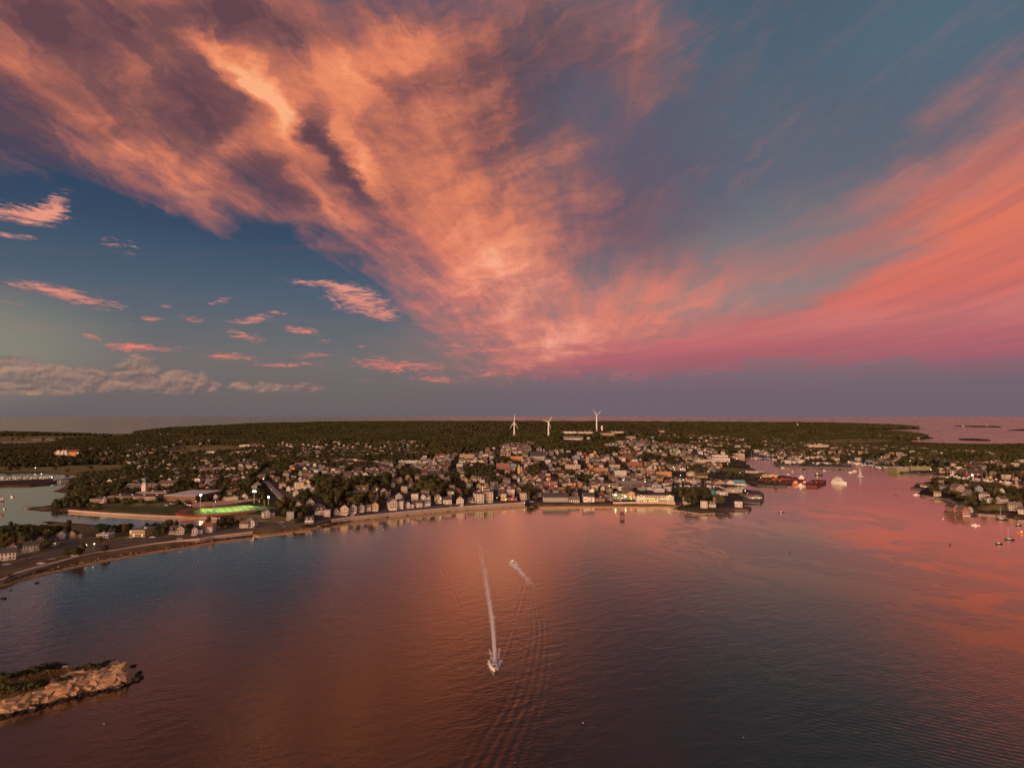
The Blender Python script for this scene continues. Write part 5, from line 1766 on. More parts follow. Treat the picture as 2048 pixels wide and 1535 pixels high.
def steeple(px, py, hpx, wpx, col, lab, base_frac=0.55, roofc='white'):
    p = on(px, py)
    h, w = metres(hpx, p), metres(wpx, p) / 2
    t = thing('church_tower', p, 0.1, lab, 'church tower')
    MB().box(-w, w, -w, w, -3, h * base_frac).build('shaft', WM[col], t)
    MB().box(-w * .75, w * .75, -w * .75, w * .75, h * base_frac + .02, h * (base_frac + .2)).build('belfry', WM[col], t)
    MB().cyl(0, 0, h * (base_frac + .2) + .02, h, w * .72, 0.15, 8).build('spire', RM[roofc], t)
    MB().box(-w * .3, w * .3, -w * .78, -w * .76, h * (base_frac + .03), h * (base_frac + .16)).build('louvre', m_dark, t)
    reserve(px - 4, px + 4, py - hpx, py, 4)
    RES.append((p.x, p.y, 9))


steeple(1037.5, 947, 21, 5.0, 'yellow', 'tall yellow lit church tower in the centre of town', 0.6, 'grey')
steeple(1043, 944, 13, 3.6, 'cream', 'shorter cream twin turret right of the tall yellow tower', 0.6, 'grey')
steeple(1037, 965, 14, 4.5, 'white', 'white steeple between the trees below the yellow tower', 0.5, 'grey')
steeple(1088, 912, 16, 2.6, 'white', 'slim white steeple glowing in the upper town', 0.5, 'white')
steeple(1174.5, 926, 16, 6, 'tan', 'square tan tower of the town hall', 0.75, 'brown')
steeple(1251, 916, 9, 3, 'brick red', 'left one of the two brick church towers', 0.7, 'brown')
steeple(1263, 916, 9, 3, 'brick red', 'right one of the two brick church towers', 0.7, 'brown')
steeple(1595, 851, 5, 1.6, 'white', 'tiny white tower poking over the far ridge', 0.6, 'white')
# silos, teal tank
for i, (px, lab) in enumerate([(1424.5, 'left white silo at the harbour head plant'), (1428, 'right white silo at the harbour head plant')]):
    p = on(px, 929.5)
    t = thing('silo', p, 0, lab, 'silo', 'silos at the harbour head')
    r_ = metres(1.3, p)
    MB().cyl(0, 0, -2, metres(6.5, p), r_, None, 14).build('shell', WM['white'], t)
    MB().cyl(0, 0, metres(6.5, p) + .02, metres(7.1, p), r_, 0.3, 14).build('cap', RM['white'], t)
p = on(1425.5, 990)
t = thing('storage_tank', p, 0, 'teal storage tank above the fort trees', 'storage tank')
MB().cyl(0, 0, -1, metres(8.5, p), metres(4.6, p), None, 18).build('shell', WM['teal'], t)
MB().cyl(0, 0, metres(8.5, p) + .02, metres(10, p), metres(4.7, p), 0.6, 18).build('cap', RM['teal'], t)
reserve(1420, 1431, 979, 990, 4)
p = on(1318.5, 864)
t = thing('radio_mast', p, 0, 'thin radio mast beside the tan box building on the hill', 'mast')
MB().bar((0, 0, 0), (0, 0, metres(9, p)), 0.7, 5, 0, 0.4).build('pole', m_steel, t)
for px in (1170, 1181):
    p = on(px, 867)
    t = thing('radio_mast', p, 0, 'left thin mast over the hilltop factories' if px == 1170 else 'right thin mast over the hilltop factories', 'mast', 'masts over the hilltop factories')
    MB().bar((0, 0, 0), (0, 0, metres(9, p)), 0.55, 5, 0, 0.3).build('pole', m_steel, t)

# far twin lighthouses
for px, lab in ((1925, 'left of the twin lighthouse towers on the far island'), (1972.5, 'right of the twin lighthouse towers on the far island')):
    p = gnd(px, 852.4, 4)
    t = thing('lighthouse', p, 0, lab, 'lighthouse', 'twin lighthouses on the far island')
    MB().cyl(0, 0, -3, 34, 4.6, 3.2, 12).build('tower', m_stone, t)
    MB().cyl(0, 0, 34.02, 40, 3.0, 2.4, 12).build('lantern', m_dark, t)
    MB().box(6, 20, -4, 4, -3, 8).build('keeper_house', WM['pale grey'], t)

# ---- piers
def pier(poly, z, lab, edge=True, deck=None):
    P = [gnd(*q) for q in poly]
    c0 = sum(P, Vector()) / len(P)
    t = thing('pier', (c0.x, c0.y, 0), 0, lab, 'pier')
    pl = [(q.x - c0.x, q.y - c0.y) for q in P]
    MB().prism(pl, -2, z).build('deck', deck or m_wood, t)
    n = len(pl)
    k = 0
    for i in range(n):
        a, b_ = Vector((*pl[i], 0)), Vector((*pl[(i + 1) % n], 0))
        L = (b_ - a).length
        m_ = max(1, int(L / 9))
        for j in range(m_):
            q = a.lerp(b_, j / m_)
            if (q.y < 0 or L < 12) and k < 40:
                MB().cyl(q.x, q.y, -2, z + 1.2, 0.32, None, 6).build('pile', m_dark if (k % 3) else m_wood, t)
                k += 1
    for q in P:
        RES.append((q.x, q.y, 10))
    return t


m_deckc = mat('pier_concrete', (0.16, 0.135, 0.12), 0.9, var=0.25, vscale=0.12)
pier([(1547, 929.6), (1552, 925), (1640, 925), (1640, 929.5), (1702, 930.5), (1703.5, 936.4), (1627, 935.4), (1560, 933.4)], 2.6, 'long dark fish pier across the inner harbour', deck=m_deckc)
pier([(1505, 966), (1560, 965), (1572, 968), (1573, 973.4), (1548, 973.6), (1515, 972.5)], 2.4, 'dark timber pier right of the slip')
pier([(1517, 956), (1566, 956), (1597, 961), (1596, 966.5), (1572, 968), (1535, 966)], 2.6, 'red-stacked pier beside the moored red ship', deck=mat('rusty_deck', (0.16, 0.05, 0.035), 0.9, var=0.4, vscale=0.15))
pier([(1487, 991), (1500, 983), (1517, 983), (1528, 990), (1527, 1001), (1521, 1008), (1486, 1007.5)], 2.6, 'outer pier of the fort with cold stores', deck=m_deckc)
pier([(1448, 1019), (1495, 1015), (1503, 1017.5), (1498, 1021.6), (1470, 1020.8), (1450, 1023.5)], 2.2, 'brown finger pier below the fort sheds')
pier([(1347, 1021.4), (1375, 1026.6), (1400, 1029.8), (1431, 1028.8), (1432, 1027.4), (1400, 1028.2), (1376, 1025.2), (1350, 1020)], 1.9, 'pale stone quay edging the fort lawn', deck=m_stone)
pier([(1349, 1020), (1362, 1009), (1364, 1010), (1352, 1020.5)], 1.9, 'slanting stone jetty between beach and fort lawn', deck=m_stone)
pier([(1432, 1027.5), (1458, 1032.6), (1463, 1032.4), (1450, 1024.5), (1446, 1024)], 1.6, 'low brown landing at the fort lawn corner')
pier([(1821, 977.4), (1822, 975.6), (1850, 974), (1870, 974), (1866, 978), (1845, 979.4)], 1.8, 'upper jetty at the left tip of the neck')
pier([(1831, 969), (1833, 967.6), (1856, 968.4), (1852, 970.6)], 1.8, 'short jetty above the left tip of the neck')
pier([(1842, 993), (1844, 991), (1890, 996), (1917, 1008), (1914, 1010.4), (1886, 1000), (1852, 995)], 1.8, 'curved stone causeway on the lower left of the neck', deck=m_stone)
pier([(1888, 1026.5), (1889, 1023.5), (1950, 1026), (1955, 1028.5), (1944, 1031.4), (1905, 1028.5)], 1.9, 'wharf under the two red waterside houses')
pier([(1784, 935.6), (1790, 931), (1826, 934), (1866, 938), (1885, 946), (1862, 948.6), (1837, 950.4), (1806, 948.6)], 2.4, 'dark wharf under the olive plant', deck=m_deckc)
pier([(1940, 1029.5), (1955, 1027.3), (2014, 1031), (2012, 1033.4), (1955, 1029.5)], 1.4, 'pale stone ledge right of the red houses', deck=m_stone)
# breakwater spit on the left
pier([(46, 1016.6), (48, 1014.6), (75, 1013.4), (88, 1014.5), (74, 1017.2)], 0.9, 'thin stone spit running into the left estuary', deck=m_stone)

# railway bridge on the left
A, B_ = gnd(107, 961, 4), gnd(141, 957, 4)
mid = (A + B_) / 2
t = thing('railway_bridge', (mid.x, mid.y, 0), math.atan2((B_ - A).y, (B_ - A).x), 'low railway bridge on piers over the left river', 'bridge')
L = (B_ - A).length
MB().box(-L / 2, L / 2, -2, 2, 4.0, 5.0).build('deck', m_dark, t)
for k in range(6):
    x = -L / 2 + 4 + k * (L - 8) / 5
    if k != 1:
        MB().box(x - 0.8, x + 0.8, -2.2, 2.2, -2, 3.98).build('pier', m_steel if k > 1 else m_dark, t)

# ------------------------------------------------------------------ zones used for placing and for wording
CLUMPS = [(700, 985, 52, 20), (745, 972, 40, 12), (862, 975, 30, 17), (880, 985, 26, 16), (955, 945, 34, 14), (985, 966, 20, 10), (1070, 944, 13, 13),
          (1135, 945, 18, 8), (1137, 992, 9, 11), (1058, 990, 9, 16), (640, 1000, 50, 16), (560, 1022, 14, 14), (578, 1008, 14, 8),
          (720, 1005, 30, 10), (650, 964, 24, 7), (760, 920, 60, 6), (880, 905, 60, 8), (1130, 893, 62, 9), (1180, 900, 50, 8), (1345, 925, 20, 9),
          (1390, 943, 22, 7), (1300, 918, 22, 7), (700, 935, 60, 6), (560, 940, 26, 8), (1215, 905, 26, 6), (1410, 990, 12, 12), (1384, 1005, 10, 10),
          (820, 950, 18, 8), (1005, 925, 22, 5), (1170, 960, 20, 5), (1385, 940, 16, 6), (905, 955, 16, 6), (1125, 915, 20, 6)]
OPEN = [[(790, 985), (845, 983), (850, 992), (800, 1000), (765, 1000)],            # green slope
        [(1325, 944), (1378, 940), (1378, 955), (1330, 960)],
        [(1411, 938), (1500, 935), (1511, 941), (1440, 945)],
        [(1225, 985), (1258, 985), (1258, 1004), (1222, 1004)],
        [(1330, 955), (1400, 955), (1400, 962), (1330, 962)]]
SUBURB = [([(250, 866), (345, 866), (345, 873), (250, 873)], 0.55), ([(350, 868), (420, 868), (420, 896), (372, 896)], 0.30),
          ([(400, 925), (560, 905), (560, 960), (545, 1005), (400, 1005), (380, 950)], 0.5),
          ([(360, 900), (560, 890), (560, 925), (360, 930)], 0.2), ([(560, 885), (850, 885), (850, 915), (560, 920)], 0.30),
          ([(380, 960), (400, 955), (400, 1003), (395, 1003)], 0.3),
          ([(180, 900), (400, 880), (400, 960), (300, 965), (200, 930)], 0.15),
          ([(1380, 870), (1760, 885), (1760, 915), (1500, 915), (1380, 905)], 0.26),
          ([(1530, 905), (1800, 912), (1800, 935), (1700, 925), (1530, 917)], 0.42),
          ([(1740, 868), (1870, 872), (1850, 877), (1740, 876)], 0.50), ([(1560, 858), (1700, 856), (1800, 857), (1700, 862)], 0.05),
          ([(1700, 893), (1830, 896), (1900, 905), (1900, 925), (1700, 920)], 0.22), ([(1860, 925), (2048, 925), (2048, 962), (1880, 948)], 0.40),
          ([(1900, 900), (2048, 905), (2048, 925), (1900, 925)], 0.05), ([(1840, 962), (2048, 984), (2048, 1030), (1900, 1020), (1840, 990)], 0.14),
          ([(1250, 870), (1400, 872), (1400, 884), (1250, 882)], 0.14), ([(180, 955), (330, 950), (350, 970), (200, 975)], 0.10),
          ([(0, 1090), (120, 1070), (120, 1110), (0, 1130)], 0.0)]
CORE = [(545, 985), (540, 960), (590, 930), (700, 922), (830, 918), (940, 908), (1000, 893), (1060, 886), (1110, 896), (1160, 908), (1230, 886), (1290, 881), (1385, 893),
        (1430, 906), (1440, 935), (1400, 962), (1345, 985), (1350, 1003), (1080, 1003), (1000, 1002), (880, 1010), (760, 1022), (690, 1030), (640, 1034), (600, 1012)]


def where(px, py):
    """words for a place, fixed to things one can find in the picture"""
    if py > 1060 or (px < 560 and py > 1040):
        return 'on the near left spit'
    if px > 1815 and py > 958:
        return 'on the wooded neck'
    if px > 1700 and py > 905:
        return 'behind the right shore wharfs'
    if px > 1500 and py > 900:
        return 'behind the long fish pier'
    if px > 1500:
        return 'in the distant right lowland'
    if px < 250:
        return 'left of the school'
    if px < 560:
        return 'beside the school and pitch' if py > 960 else 'in the left woods'
    if px > 1340 and py > 975:
        return 'round the fort lawn'
    if px > 1345:
        return 'by the inner harbour sheds'
    if px < 700:
        return 'on the slope above the seawall' if py > 960 else 'on the left hilltop'
    if py > 1000:
        return 'behind the boulevard row'
    if px < 880:
        return 'below the green slope' if py > 985 else ('left of the town trees' if py > 940 else 'near the supermarket')
    if px < 1030:
        return 'near the boulevard crossing' if py > 970 else ('left of the yellow tower' if py > 930 else 'under the left turbine')
    if px < 1200:
        return 'behind the shingled inn' if py > 970 else ('right of the yellow tower' if py > 930 else 'below the middle turbine')
    return 'behind the beach hotel' if py > 960 else ('above the brick blocks' if py > 925 else 'on the right hillside')


ORD = ['', 'leftmost', 'second from left', 'third from left', 'fourth from left', 'fifth from left', 'sixth from left', 'seventh from left', 'eighth from left',
       'ninth from left', 'tenth from left', 'eleventh from left', 'twelfth from left', 'thirteenth from left', 'fourteenth from left',
       'fifteenth from left', 'sixteenth from left', 'seventeenth from left', 'eighteenth from left', 'nineteenth from left', 'twentieth from left']


def ordinals(items):
    """items: list of dicts with sig, zone, px -> adds the words that single each out"""
    g = {}
    for it in items:
        g.setdefault((it['sig'], it['zone']), []).append(it)
    for v in g.values():
        v.sort(key=lambda q: q['px'])
        for i, it in enumerate(v):
            n = len(v)
            if n <= 12:
                it['ord'] = '' if n == 1 else ', ' + ORD[i + 1]
            elif i < n / 2:
                it['ord'] = ', ' + ORD[min(i + 1, 20)]
            else:
                it['ord'] = ', ' + ORD[min(n - i, 20)].replace('leftmost', 'rightmost').replace('from left', 'from right')


RESA = None


def free(x, y, r):
    d = (RESA[:, 0] - x) ** 2 + (RESA[:, 1] - y) ** 2
    return bool(np.all(d > (RESA[:, 2] + r) ** 2))


MAINP = np.array([(p.x, p.y) for p in MAIN])
NECKP = np.array([(p.x, p.y) for p in NECK])

# ---- candidate house plots on a warped street grid
rng = np.random.default_rng(21)
GA = R(9)
us = np.arange(-1500, 2600, 12.6)
vs_ = np.arange(300, 6200, 18.5)
U, V = np.meshgrid(us, vs_)
keepst = (np.round(U / 12.6).astype(int) % 7 != 0)        # cross streets
X = U * math.cos(GA) - V * math.sin(GA) + 30 * np.sin(V / 210.0) + rng.uniform(-2.6, 2.6, U.shape)
Y = U * math.sin(GA) + V * math.cos(GA) + 38 * np.sin(U / 260.0 + 0.6) + rng.uniform(-3.2, 3.2, U.shape)
ok = (np.abs(np.arctan2(X, Y)) < R(43)) & (Y > 380) & keepst
X, Y = X[ok], Y[ok]
ins = inpoly(X, Y, MAINP) | inpoly(X, Y, NECKP)
X, Y = X[ins], Y[ins]
cd = coast_dist(X, Y)
ok = cd > 13
X, Y, cd = X[ok], Y[ok], cd[ok]
Z = height(X, Y, cd)
PX, PY = proj(X, Y, Z)
prob = np.zeros(X.shape)
for poly, pr in SUBURB:
    prob[inpoly(PX, PY, poly)] = pr
incore = inpoly(PX, PY, CORE)
prob[incore] = np.where(PX[incore] < 860, 0.70, 0.86)
for (cx, cy, rx, ry) in CLUMPS:
    k = ((PX - cx) / rx) ** 2 + ((PY - cy) / ry) ** 2 < 1
    prob[k] *= 0.07
for poly in OPEN + MARSH + LAWN:
    prob[inpoly(PX, PY, poly)] = 0
# houses on stretches further off stand in loose patches
patch = fbm(X, Y, 60, 2.0)
prob = np.where(incore, prob * np.where(patch < -0.45, 0.55, 1.0), prob * np.clip(1 + patch * 1.3, 0, 2))
sel = rng.uniform(size=X.shape) < prob
X, Y, Z, PX, PY = X[sel], Y[sel], Z[sel], PX[sel], PY[sel]
RESA = np.array(RES)
cand = []
for i in np.argsort(Y):
    x, y = float(X[i]), float(Y[i])
    if not free(x, y, 5.5):
        continue
    px, py = float(PX[i]), float(PY[i])
    if any(a - 3 < px < b and c < py < d for a, b, c, d in CLEAR):
        continue
    z = zat(x, y)
    cand.append((x, y, z, px, py))
n_named = 300 - len(HOUSES_M)
order = sorted(range(len(cand)), key=lambda i: cand[i][1] if -60 < cand[i][3] < 2100 else 1e9)
named = set(order[:n_named])
wc_all = list(WALLS)
W_P = dict(zip(wc_all, [0.33, 0.13, 0.16, 0.10, 0.045, 0.04, 0.05, 0.06, 0.035, 0.012, 0.013, 0, 0.02]))
W_L = [w for w in wc_all if W_P[w] > 0]
W_W = [W_P[w] for w in W_L]
R_L, R_W = ['charcoal', 'brown', 'grey', 'russet'], [0.36, 0.24, 0.30, 0.10]
random.seed(77)
items = []
SH = {k: (MB(), []) for k in ('x',)}
stuff = MB()
MATLIST = [WM[w] for w in W_L] + [RM[r_] for r_ in R_L] + [m_trim, m_glass, m_lit]
iw = {w: i for i, w in enumerate(W_L)}
ir = {r_: len(W_L) + i for i, r_ in enumerate(R_L)}
i_tr, i_gl, i_li = len(W_L) + len(R_L), len(W_L) + len(R_L) + 1, len(W_L) + len(R_L) + 2
HPOS = []
for i, (x, y, z, px, py) in enumerate(cand):
    kind = random.choices(KINDS_H, [0.30, 0.18, 0.12, 0.14, 0.13, 0.13])[0]
    wc = random.choices(W_L, W_W)[0]
    rc = random.choices(R_L, R_W)[0]
    s = random.uniform(0.70, 1.0)
    rz = GA * 0.6 + random.choice([0, 0, 0, PI / 2, -PI / 2, PI]) + random.gauss(0, 0.16)
    HPOS.append((x, y, 6.5 * s))
    if i in named:
        items.append(dict(sig=(wc, kind, rc), zone=where(px, py), px=px, x=x, y=y, z=z, s=s, rz=rz, i=i))
        continue
    sub = MB()
    k = kind
    if k == 'broad' or k == 'dormered':
        sub.gable(-5.7, 5.7, -4, 4, -4, 5.2, 3.4, 'x', iw[wc]).roof2(-5.7, 5.7, -4, 4, 5.2, 3.4, 'x', mi=ir[rc])
        fr, sd = -4.05, 5.75
    elif k == 'hipped':
        sub.box(-5, 5, -4.6, 4.6, -4, 6, iw[wc]).hip(-5, 5, -4.6, 4.6, 6, 2.8, 0.5, ir[rc])
        fr, sd = -4.65, 5.05
    elif k == 'flat-topped':
        sub.box(-4.6, 4.6, -6, 6, -4, 8.6, iw[wc]).box(-4.9, 4.9, -6.3, 6.3, 8.62, 9.1, ir[rc])
        fr, sd = -6.05, 4.65
    else:
        sub.gable(-4, 4, -5.5, 5.5, -4, 6, 3.4, 'y', iw[wc]).roof2(-4, 4, -5.5, 5.5, 6, 3.4, 'y', mi=ir[rc])
        fr, sd = -5.55, 4.05
    lit = i_li if random.random() < 0.03 else i_gl
    if y < 2200:
        for wx in (-2.6, 0, 2.6):
            for wz in (0.9, 3.8):
                for sg in (-1, 1):
                    yy = fr * sg
                    sub.add([(wx - .55, yy, wz), (wx + .55, yy, wz), (wx + .55, yy, wz + 1.6), (wx - .55, yy, wz + 1.6)], [(0, 1, 2, 3)], lit if wx == 0 and wz < 1 else i_gl)
                xx = sd * (1 if wx > -1 else -1)
                sub.add([(xx, wx - .55, wz), (xx, wx + .55, wz), (xx, wx + .55, wz + 1.6), (xx, wx - .55, wz + 1.6)], [(0, 1, 2, 3)], i_gl)
    ca_, sa_ = math.cos(rz) * s, math.sin(rz) * s
    nb = len(stuff.v)
    stuff.v += [(x + a * ca_ - b * sa_, y + a * sa_ + b * ca_, z + c_ * s) for a, b, c_ in sub.v]
    stuff.f += [tuple(q + nb for q in f) for f in sub.f]
    stuff.mi += sub.mi
ordinals(items)
items.sort(key=lambda q: q['y'])
for k, it in enumerate(items):
    wc, kind, rc = it['sig']
    lab = f"{wc} {kind} house with {rc} roof{it['ord']} {it['zone']}"
    make_house((it['x'], it['y'], it['z']), it['rz'], kind, wc, rc, lab, 'houses of the town', it['s'],
               2 if k < 24 else 1, lit=(it['i'] % 13 == 5), porch=(k < 90))
far_h = stuff.build('distant_houses', MATLIST)
far_h['kind'] = 'stuff'
far_h['label'] = 'mass of small distant houses filling the town and the far shores'

# ------------------------------------------------------------------ trees
m_leafs = []


def foliage(name, c1, c2):
    m = bpy.data.materials.new(name)
    m.use_nodes = True
    t = NT(m.node_tree)
    b = m.node_tree.nodes['Principled BSDF']
    rnd = t.node('ShaderNodeObjectInfo').outputs['Random']
    geo = t.node('ShaderNodeNewGeometry').outputs['Position']
    n = t.noise(geo, 0.55, 3, 0.6)
    big = t.noise(geo, 0.012, 2, 0.5)
    f = t.m('ADD', t.m('MULTIPLY', rnd, 0.7), t.lstep(big, 0.35, 0.65, -0.25, 0.6))
    c = t.mix(f, c1, c2)
    c = t.v('SCALE', c, t.lstep(n, 0.3, 0.7, 0.5, 1.6))
    t.put(b.inputs['Base Color'], c)
    b.inputs['Roughness'].default_value = 0.95
    b.inputs['Specular IOR Level'].default_value = 0.08
    return m


m_leaf = foliage('foliage_green', (0.032, 0.038, 0.014), (0.075, 0.070, 0.028))
m_leafb = foliage('foliage_brownish', (0.060, 0.042, 0.018), (0.085, 0.060, 0.024))
m_bark = mat('bark', (0.08, 0.055, 0.04), 0.95)


def crown_mesh(name, seed, lumps, rx, rz_, zc, cards=70, sub=2, mats_=None):
    rs = random.Random(seed)
    bm = bmesh.new()
    for k in range(lumps):
        a = rs.uniform(0, 2 * PI)
        rr = rs.uniform(0.0, 0.62) if k else 0
        c_ = Vector((math.cos(a) * rx * rr, math.sin(a) * rx * rr, zc + rs.uniform(-0.45, 0.5) * rz_))
        r_ = rs.uniform(0.42, 0.62) * rx if k else 0.7 * rx
        g = bmesh.ops.create_icosphere(bm, subdivisions=sub if k == 0 else 1, radius=1.0)
        for v in g['verts']:
            d = 1 + 0.34 * mnoise.noise(v.co * 2.3 + Vector((seed * 3.1, k * 1.7, 0))) + 0.22 * mnoise.noise(v.co * 6 + Vector((k, seed, 3)))
            v.co = Vector((v.co.x * r_ * d, v.co.y * r_ * d, v.co.z * r_ * d * rz_ / rx)) + c_
    for k in range(cards):
        a, e = rs.uniform(0, 2 * PI), math.asin(rs.uniform(-0.5, 1))
        d = Vector((math.cos(a) * math.cos(e), math.sin(a) * math.cos(e), math.sin(e)))
        p = Vector((d.x * rx, d.y * rx, zc + d.z * rz_)) * 1.0
        p = Vector((p.x * rs.uniform(0.8, 1.12), p.y * rs.uniform(0.8, 1.12), p.z * rs.uniform(0.95, 1.05)))
        u_ = Vector((rs.gauss(0, 1), rs.gauss(0, 1), rs.gauss(0, 1))).normalized()
        w_ = d.cross(u_).normalized()
        s_ = rs.uniform(0.10, 0.2) * rx
        q = [bm.verts.new(p + u_ * s_), bm.verts.new(p + w_ * s_), bm.verts.new(p - u_ * s_), bm.verts.new(p - w_ * s_)]
        bm.faces.new(q)
    me = bpy.data.meshes.new(name)
    bm.to_mesh(me)
    bm.free()
    for m_ in mats_ or [m_leaf]:
        me.materials.append(m_)
    return me


CROWNS = {'round': [crown_mesh('crown', 1, 8, 5.2, 4.6, 6.8), crown_mesh('crown', 2, 9, 5.6, 4.2, 6.4)],
          'broad': [crown_mesh('crown', 3, 11, 6.8, 4.4, 6.4), crown_mesh('crown', 4, 11, 7.2, 4.8, 7.0)],
          'tall': [crown_mesh('crown', 5, 8, 4.2, 6.0, 8.0), crown_mesh('crown', 6, 7, 3.8, 6.4, 8.6)],
          'conical': []}
bmz = MB()
for k, (z0, z1, r0) in enumerate([(1.5, 6, 3.4), (4, 9, 2.7), (7, 12.5, 1.9)]):
    bmz.cyl(0, 0, z0, z1, r0, 0.15, 9)
pc = bmz.data('crown', m_leaf)
for v in pc.vertices:
    f = 1 + 0.35 * mnoise.noise(v.co * 0.9)
    v.co.x *= f
    v.co.y *= f
CROWNS['conical'].append(pc)
b = MB()
b.cyl(0, 0, -2, 6.5, 0.42, 0.2, 7)
for a in (0.4, 2.3, 4.4):
    b.bar((0, 0, 3.2), (math.cos(a) * 2.4, math.sin(a) * 2.4, 6.6), 0.2, 5, 0, 0.08)
TRUNK = b.data('trunk', m_bark)

rng = np.random.default_rng(5)


def scatter(lo, hi, step):
    """jittered ground points between two distances"""
    g = np.arange(-hi, hi, step)
    h_ = np.arange(lo * 0.6, hi, step)
    A_, B_2 = np.meshgrid(g, h_)
    A_ = A_ + rng.uniform(-.46, .46, A_.shape) * step
    B_2 = B_2 + rng.uniform(-.46, .46, B_2.shape) * step
    d = np.hypot(A_, B_2)
    k = (d >= lo) & (d < hi) & (np.abs(np.arctan2(A_, B_2)) < R(42.5))
    return A_[k], B_2[k]


TX, TY, TS = [], [], []
for lo, hi, step, sc_ in ((380, 1250, 8.6, 1.0), (1250, 2200, 10.5, 1.12), (2200, 3600, 12.5, 1.25), (3600, 6600, 18, 1.7), (6600, 9000, 32, 2.5)):
    x, y = scatter(lo, hi, step)
    TX.append(x); TY.append(y); TS.append(np.full(x.shape, sc_))
TX, TY, TS = np.concatenate(TX), np.concatenate(TY), np.concatenate(TS)
k = inpoly(TX, TY, MAINP) | inpoly(TX, TY, NECKP)
TX, TY, TS = TX[k], TY[k], TS[k]
cd = coast_dist(TX, TY)
k = cd > np.where(np.hypot(TX, TY) > 2000, 24, 13)
TX, TY, TS, cd = TX[k], TY[k], TS[k], cd[k]
TZ = height(TX, TY, cd)
PX, PY = proj(TX, TY, TZ)
pr = np.ones(TX.shape)
incore = inpoly(PX, PY, CORE)
pr[incore] = np.where(PX[incore] < 900, 0.58, 0.42)
pr[(PY > 1045) & (PX < 560)] = 0.12
pr[inpoly(PX, PY, [(1495, 905), (1720, 905), (1720, 960), (1600, 975), (1495, 975)])] = 0.10
pr[inpoly(PX, PY, [(1340, 905), (1500, 905), (1500, 975), (1340, 975)])] = 0.13
pr[inpoly(PX, PY, [(1440, 975), (1530, 975), (1530, 1030), (1448, 1030)])] = 0.0
pr[inpoly(PX, PY, [(1080, 965), (1345, 965), (1345, 1012), (1080, 1012)])] = 0.16
pr[inpoly(PX, PY, [(1780, 925), (2048, 930), (2048, 965), (1780, 950)])] = 0.45
pr[inpoly(PX, PY, [(1840, 962), (2048, 984), (2048, 1040), (1840, 1010)])] = 0.62
pr[inpoly(PX, PY, [(1530, 905), (1800, 912), (1800, 935), (1700, 925), (1530, 917)])] = 0.45
pr[inpoly(PX, PY, [(1120, 860), (1270, 860), (1270, 881), (1120, 881)])] = 0.5
for (cx, cy, rx, ry) in CLUMPS:
    kk = ((PX - cx) / rx) ** 2 + ((PY - cy) / ry) ** 2 < 1
    pr[kk] = 0.97
for poly in OPEN + MARSH + LAWN:
    pr[inpoly(PX, PY, poly)] = 0.012
pr[inpoly(PX, PY, [(0, 1060), (120, 1062), (130, 1085), (60, 1100), (0, 1105)])] = 0.8
pr[inpoly(PX, PY, [(195, 1062), (256, 1060), (256, 1076), (216, 1076)])] = 0.9
pr[inpoly(PX, PY, [(291, 1060), (338, 1056), (338, 1074), (291, 1074)])] = 0.95
pr[inpoly(PX, PY, [(405, 1046), (500, 1043), (488, 1056), (428, 1062)])] = 0.9
pr[inpoly(PX, PY, [(130, 990), (185, 985), (200, 1015), (130, 1020)])] = 0.97
pr *= np.where(incore | (PY > 1040), 1.0, np.clip(1.0 + 0.55 * fbm(TX, TY, 45, 4.0), 0.35, 1))
k = rng.uniform(size=TX.shape) < pr
TX, TY, TS, TZ, PX, PY = TX[k], TY[k], TS[k], TZ[k], PX[k], PY[k]
# keep off houses, streets and landmarks
HA = np.array(HPOS + [(r_[0], r_[1], r_[2]) for r_ in RES])
cell = {}
for hx, hy, hr in HA:
    for ii in range(int((hx - hr - 3) // 12), int((hx + hr + 3) // 12) + 1):
        for jj in range(int((hy - hr - 3) // 12), int((hy + hr + 3) // 12) + 1):
            cell.setdefault((ii, jj), []).append((hx, hy, hr))
keep = []
for i in range(len(TX)):
    x, y = TX[i], TY[i]
    good = True
    for hx, hy, hr in cell.get((int(x // 12), int(y // 12)), ()):
        if (x - hx) ** 2 + (y + 3.5 - hy) ** 2 < (hr + 3.0) ** 2:
            good = False
            break
    if good:
        px, py = PX[i], PY[i]
        for a, b_, c_, d_ in CLEAR:
            if a < px < b_ and c_ < py < d_:
                good = False
                break
    keep.append(good)
keep = np.array(keep)
TX, TY, TS, TZ, PX, PY = TX[keep], TY[keep], TS[keep], TZ[keep], PX[keep], PY[keep]
TS = TS * rng.uniform(0.75, 1.15, TS.shape)
small_ = (TY < 1500) & ~inpoly(PX, PY, [(0, 1060), (120, 1062), (130, 1085), (60, 1100), (0, 1105)])
incl = np.zeros(TX.shape, bool)
for (cx, cy, rx, ry) in CLUMPS:
    incl |= ((PX - cx) / rx) ** 2 + ((PY - cy) / ry) ** 2 < 1
TS = np.where(small_ & ~incl & inpoly(PX, PY, CORE), TS * 0.68, TS)
TS = np.where(PY > 1040, TS * 0.8, TS)
TS = np.where((TY < 2600) & ~incl, TS * 0.86, TS)
order = np.argsort(np.hypot(TX, TY) - TS * 60)
vis = [i for i in order if -30 < PX[i] < 2075]
named_t = vis[:300]
items = []
rs = random.Random(9)
for i in named_t:
    shape = rs.choices(['round', 'broad', 'tall', 'conical'], [0.42, 0.33, 0.2, 0.05])[0]
    tone = 'russet brown' if rs.random() < 0.09 else 'dark green'
    size = 'small' if TS[i] < 0.72 else ('large' if TS[i] > 0.98 else 'middling')
    items.append(dict(sig=(size, shape, tone), zone=where(PX[i], PY[i]), px=float(PX[i]), i=i))
ordinals(items)
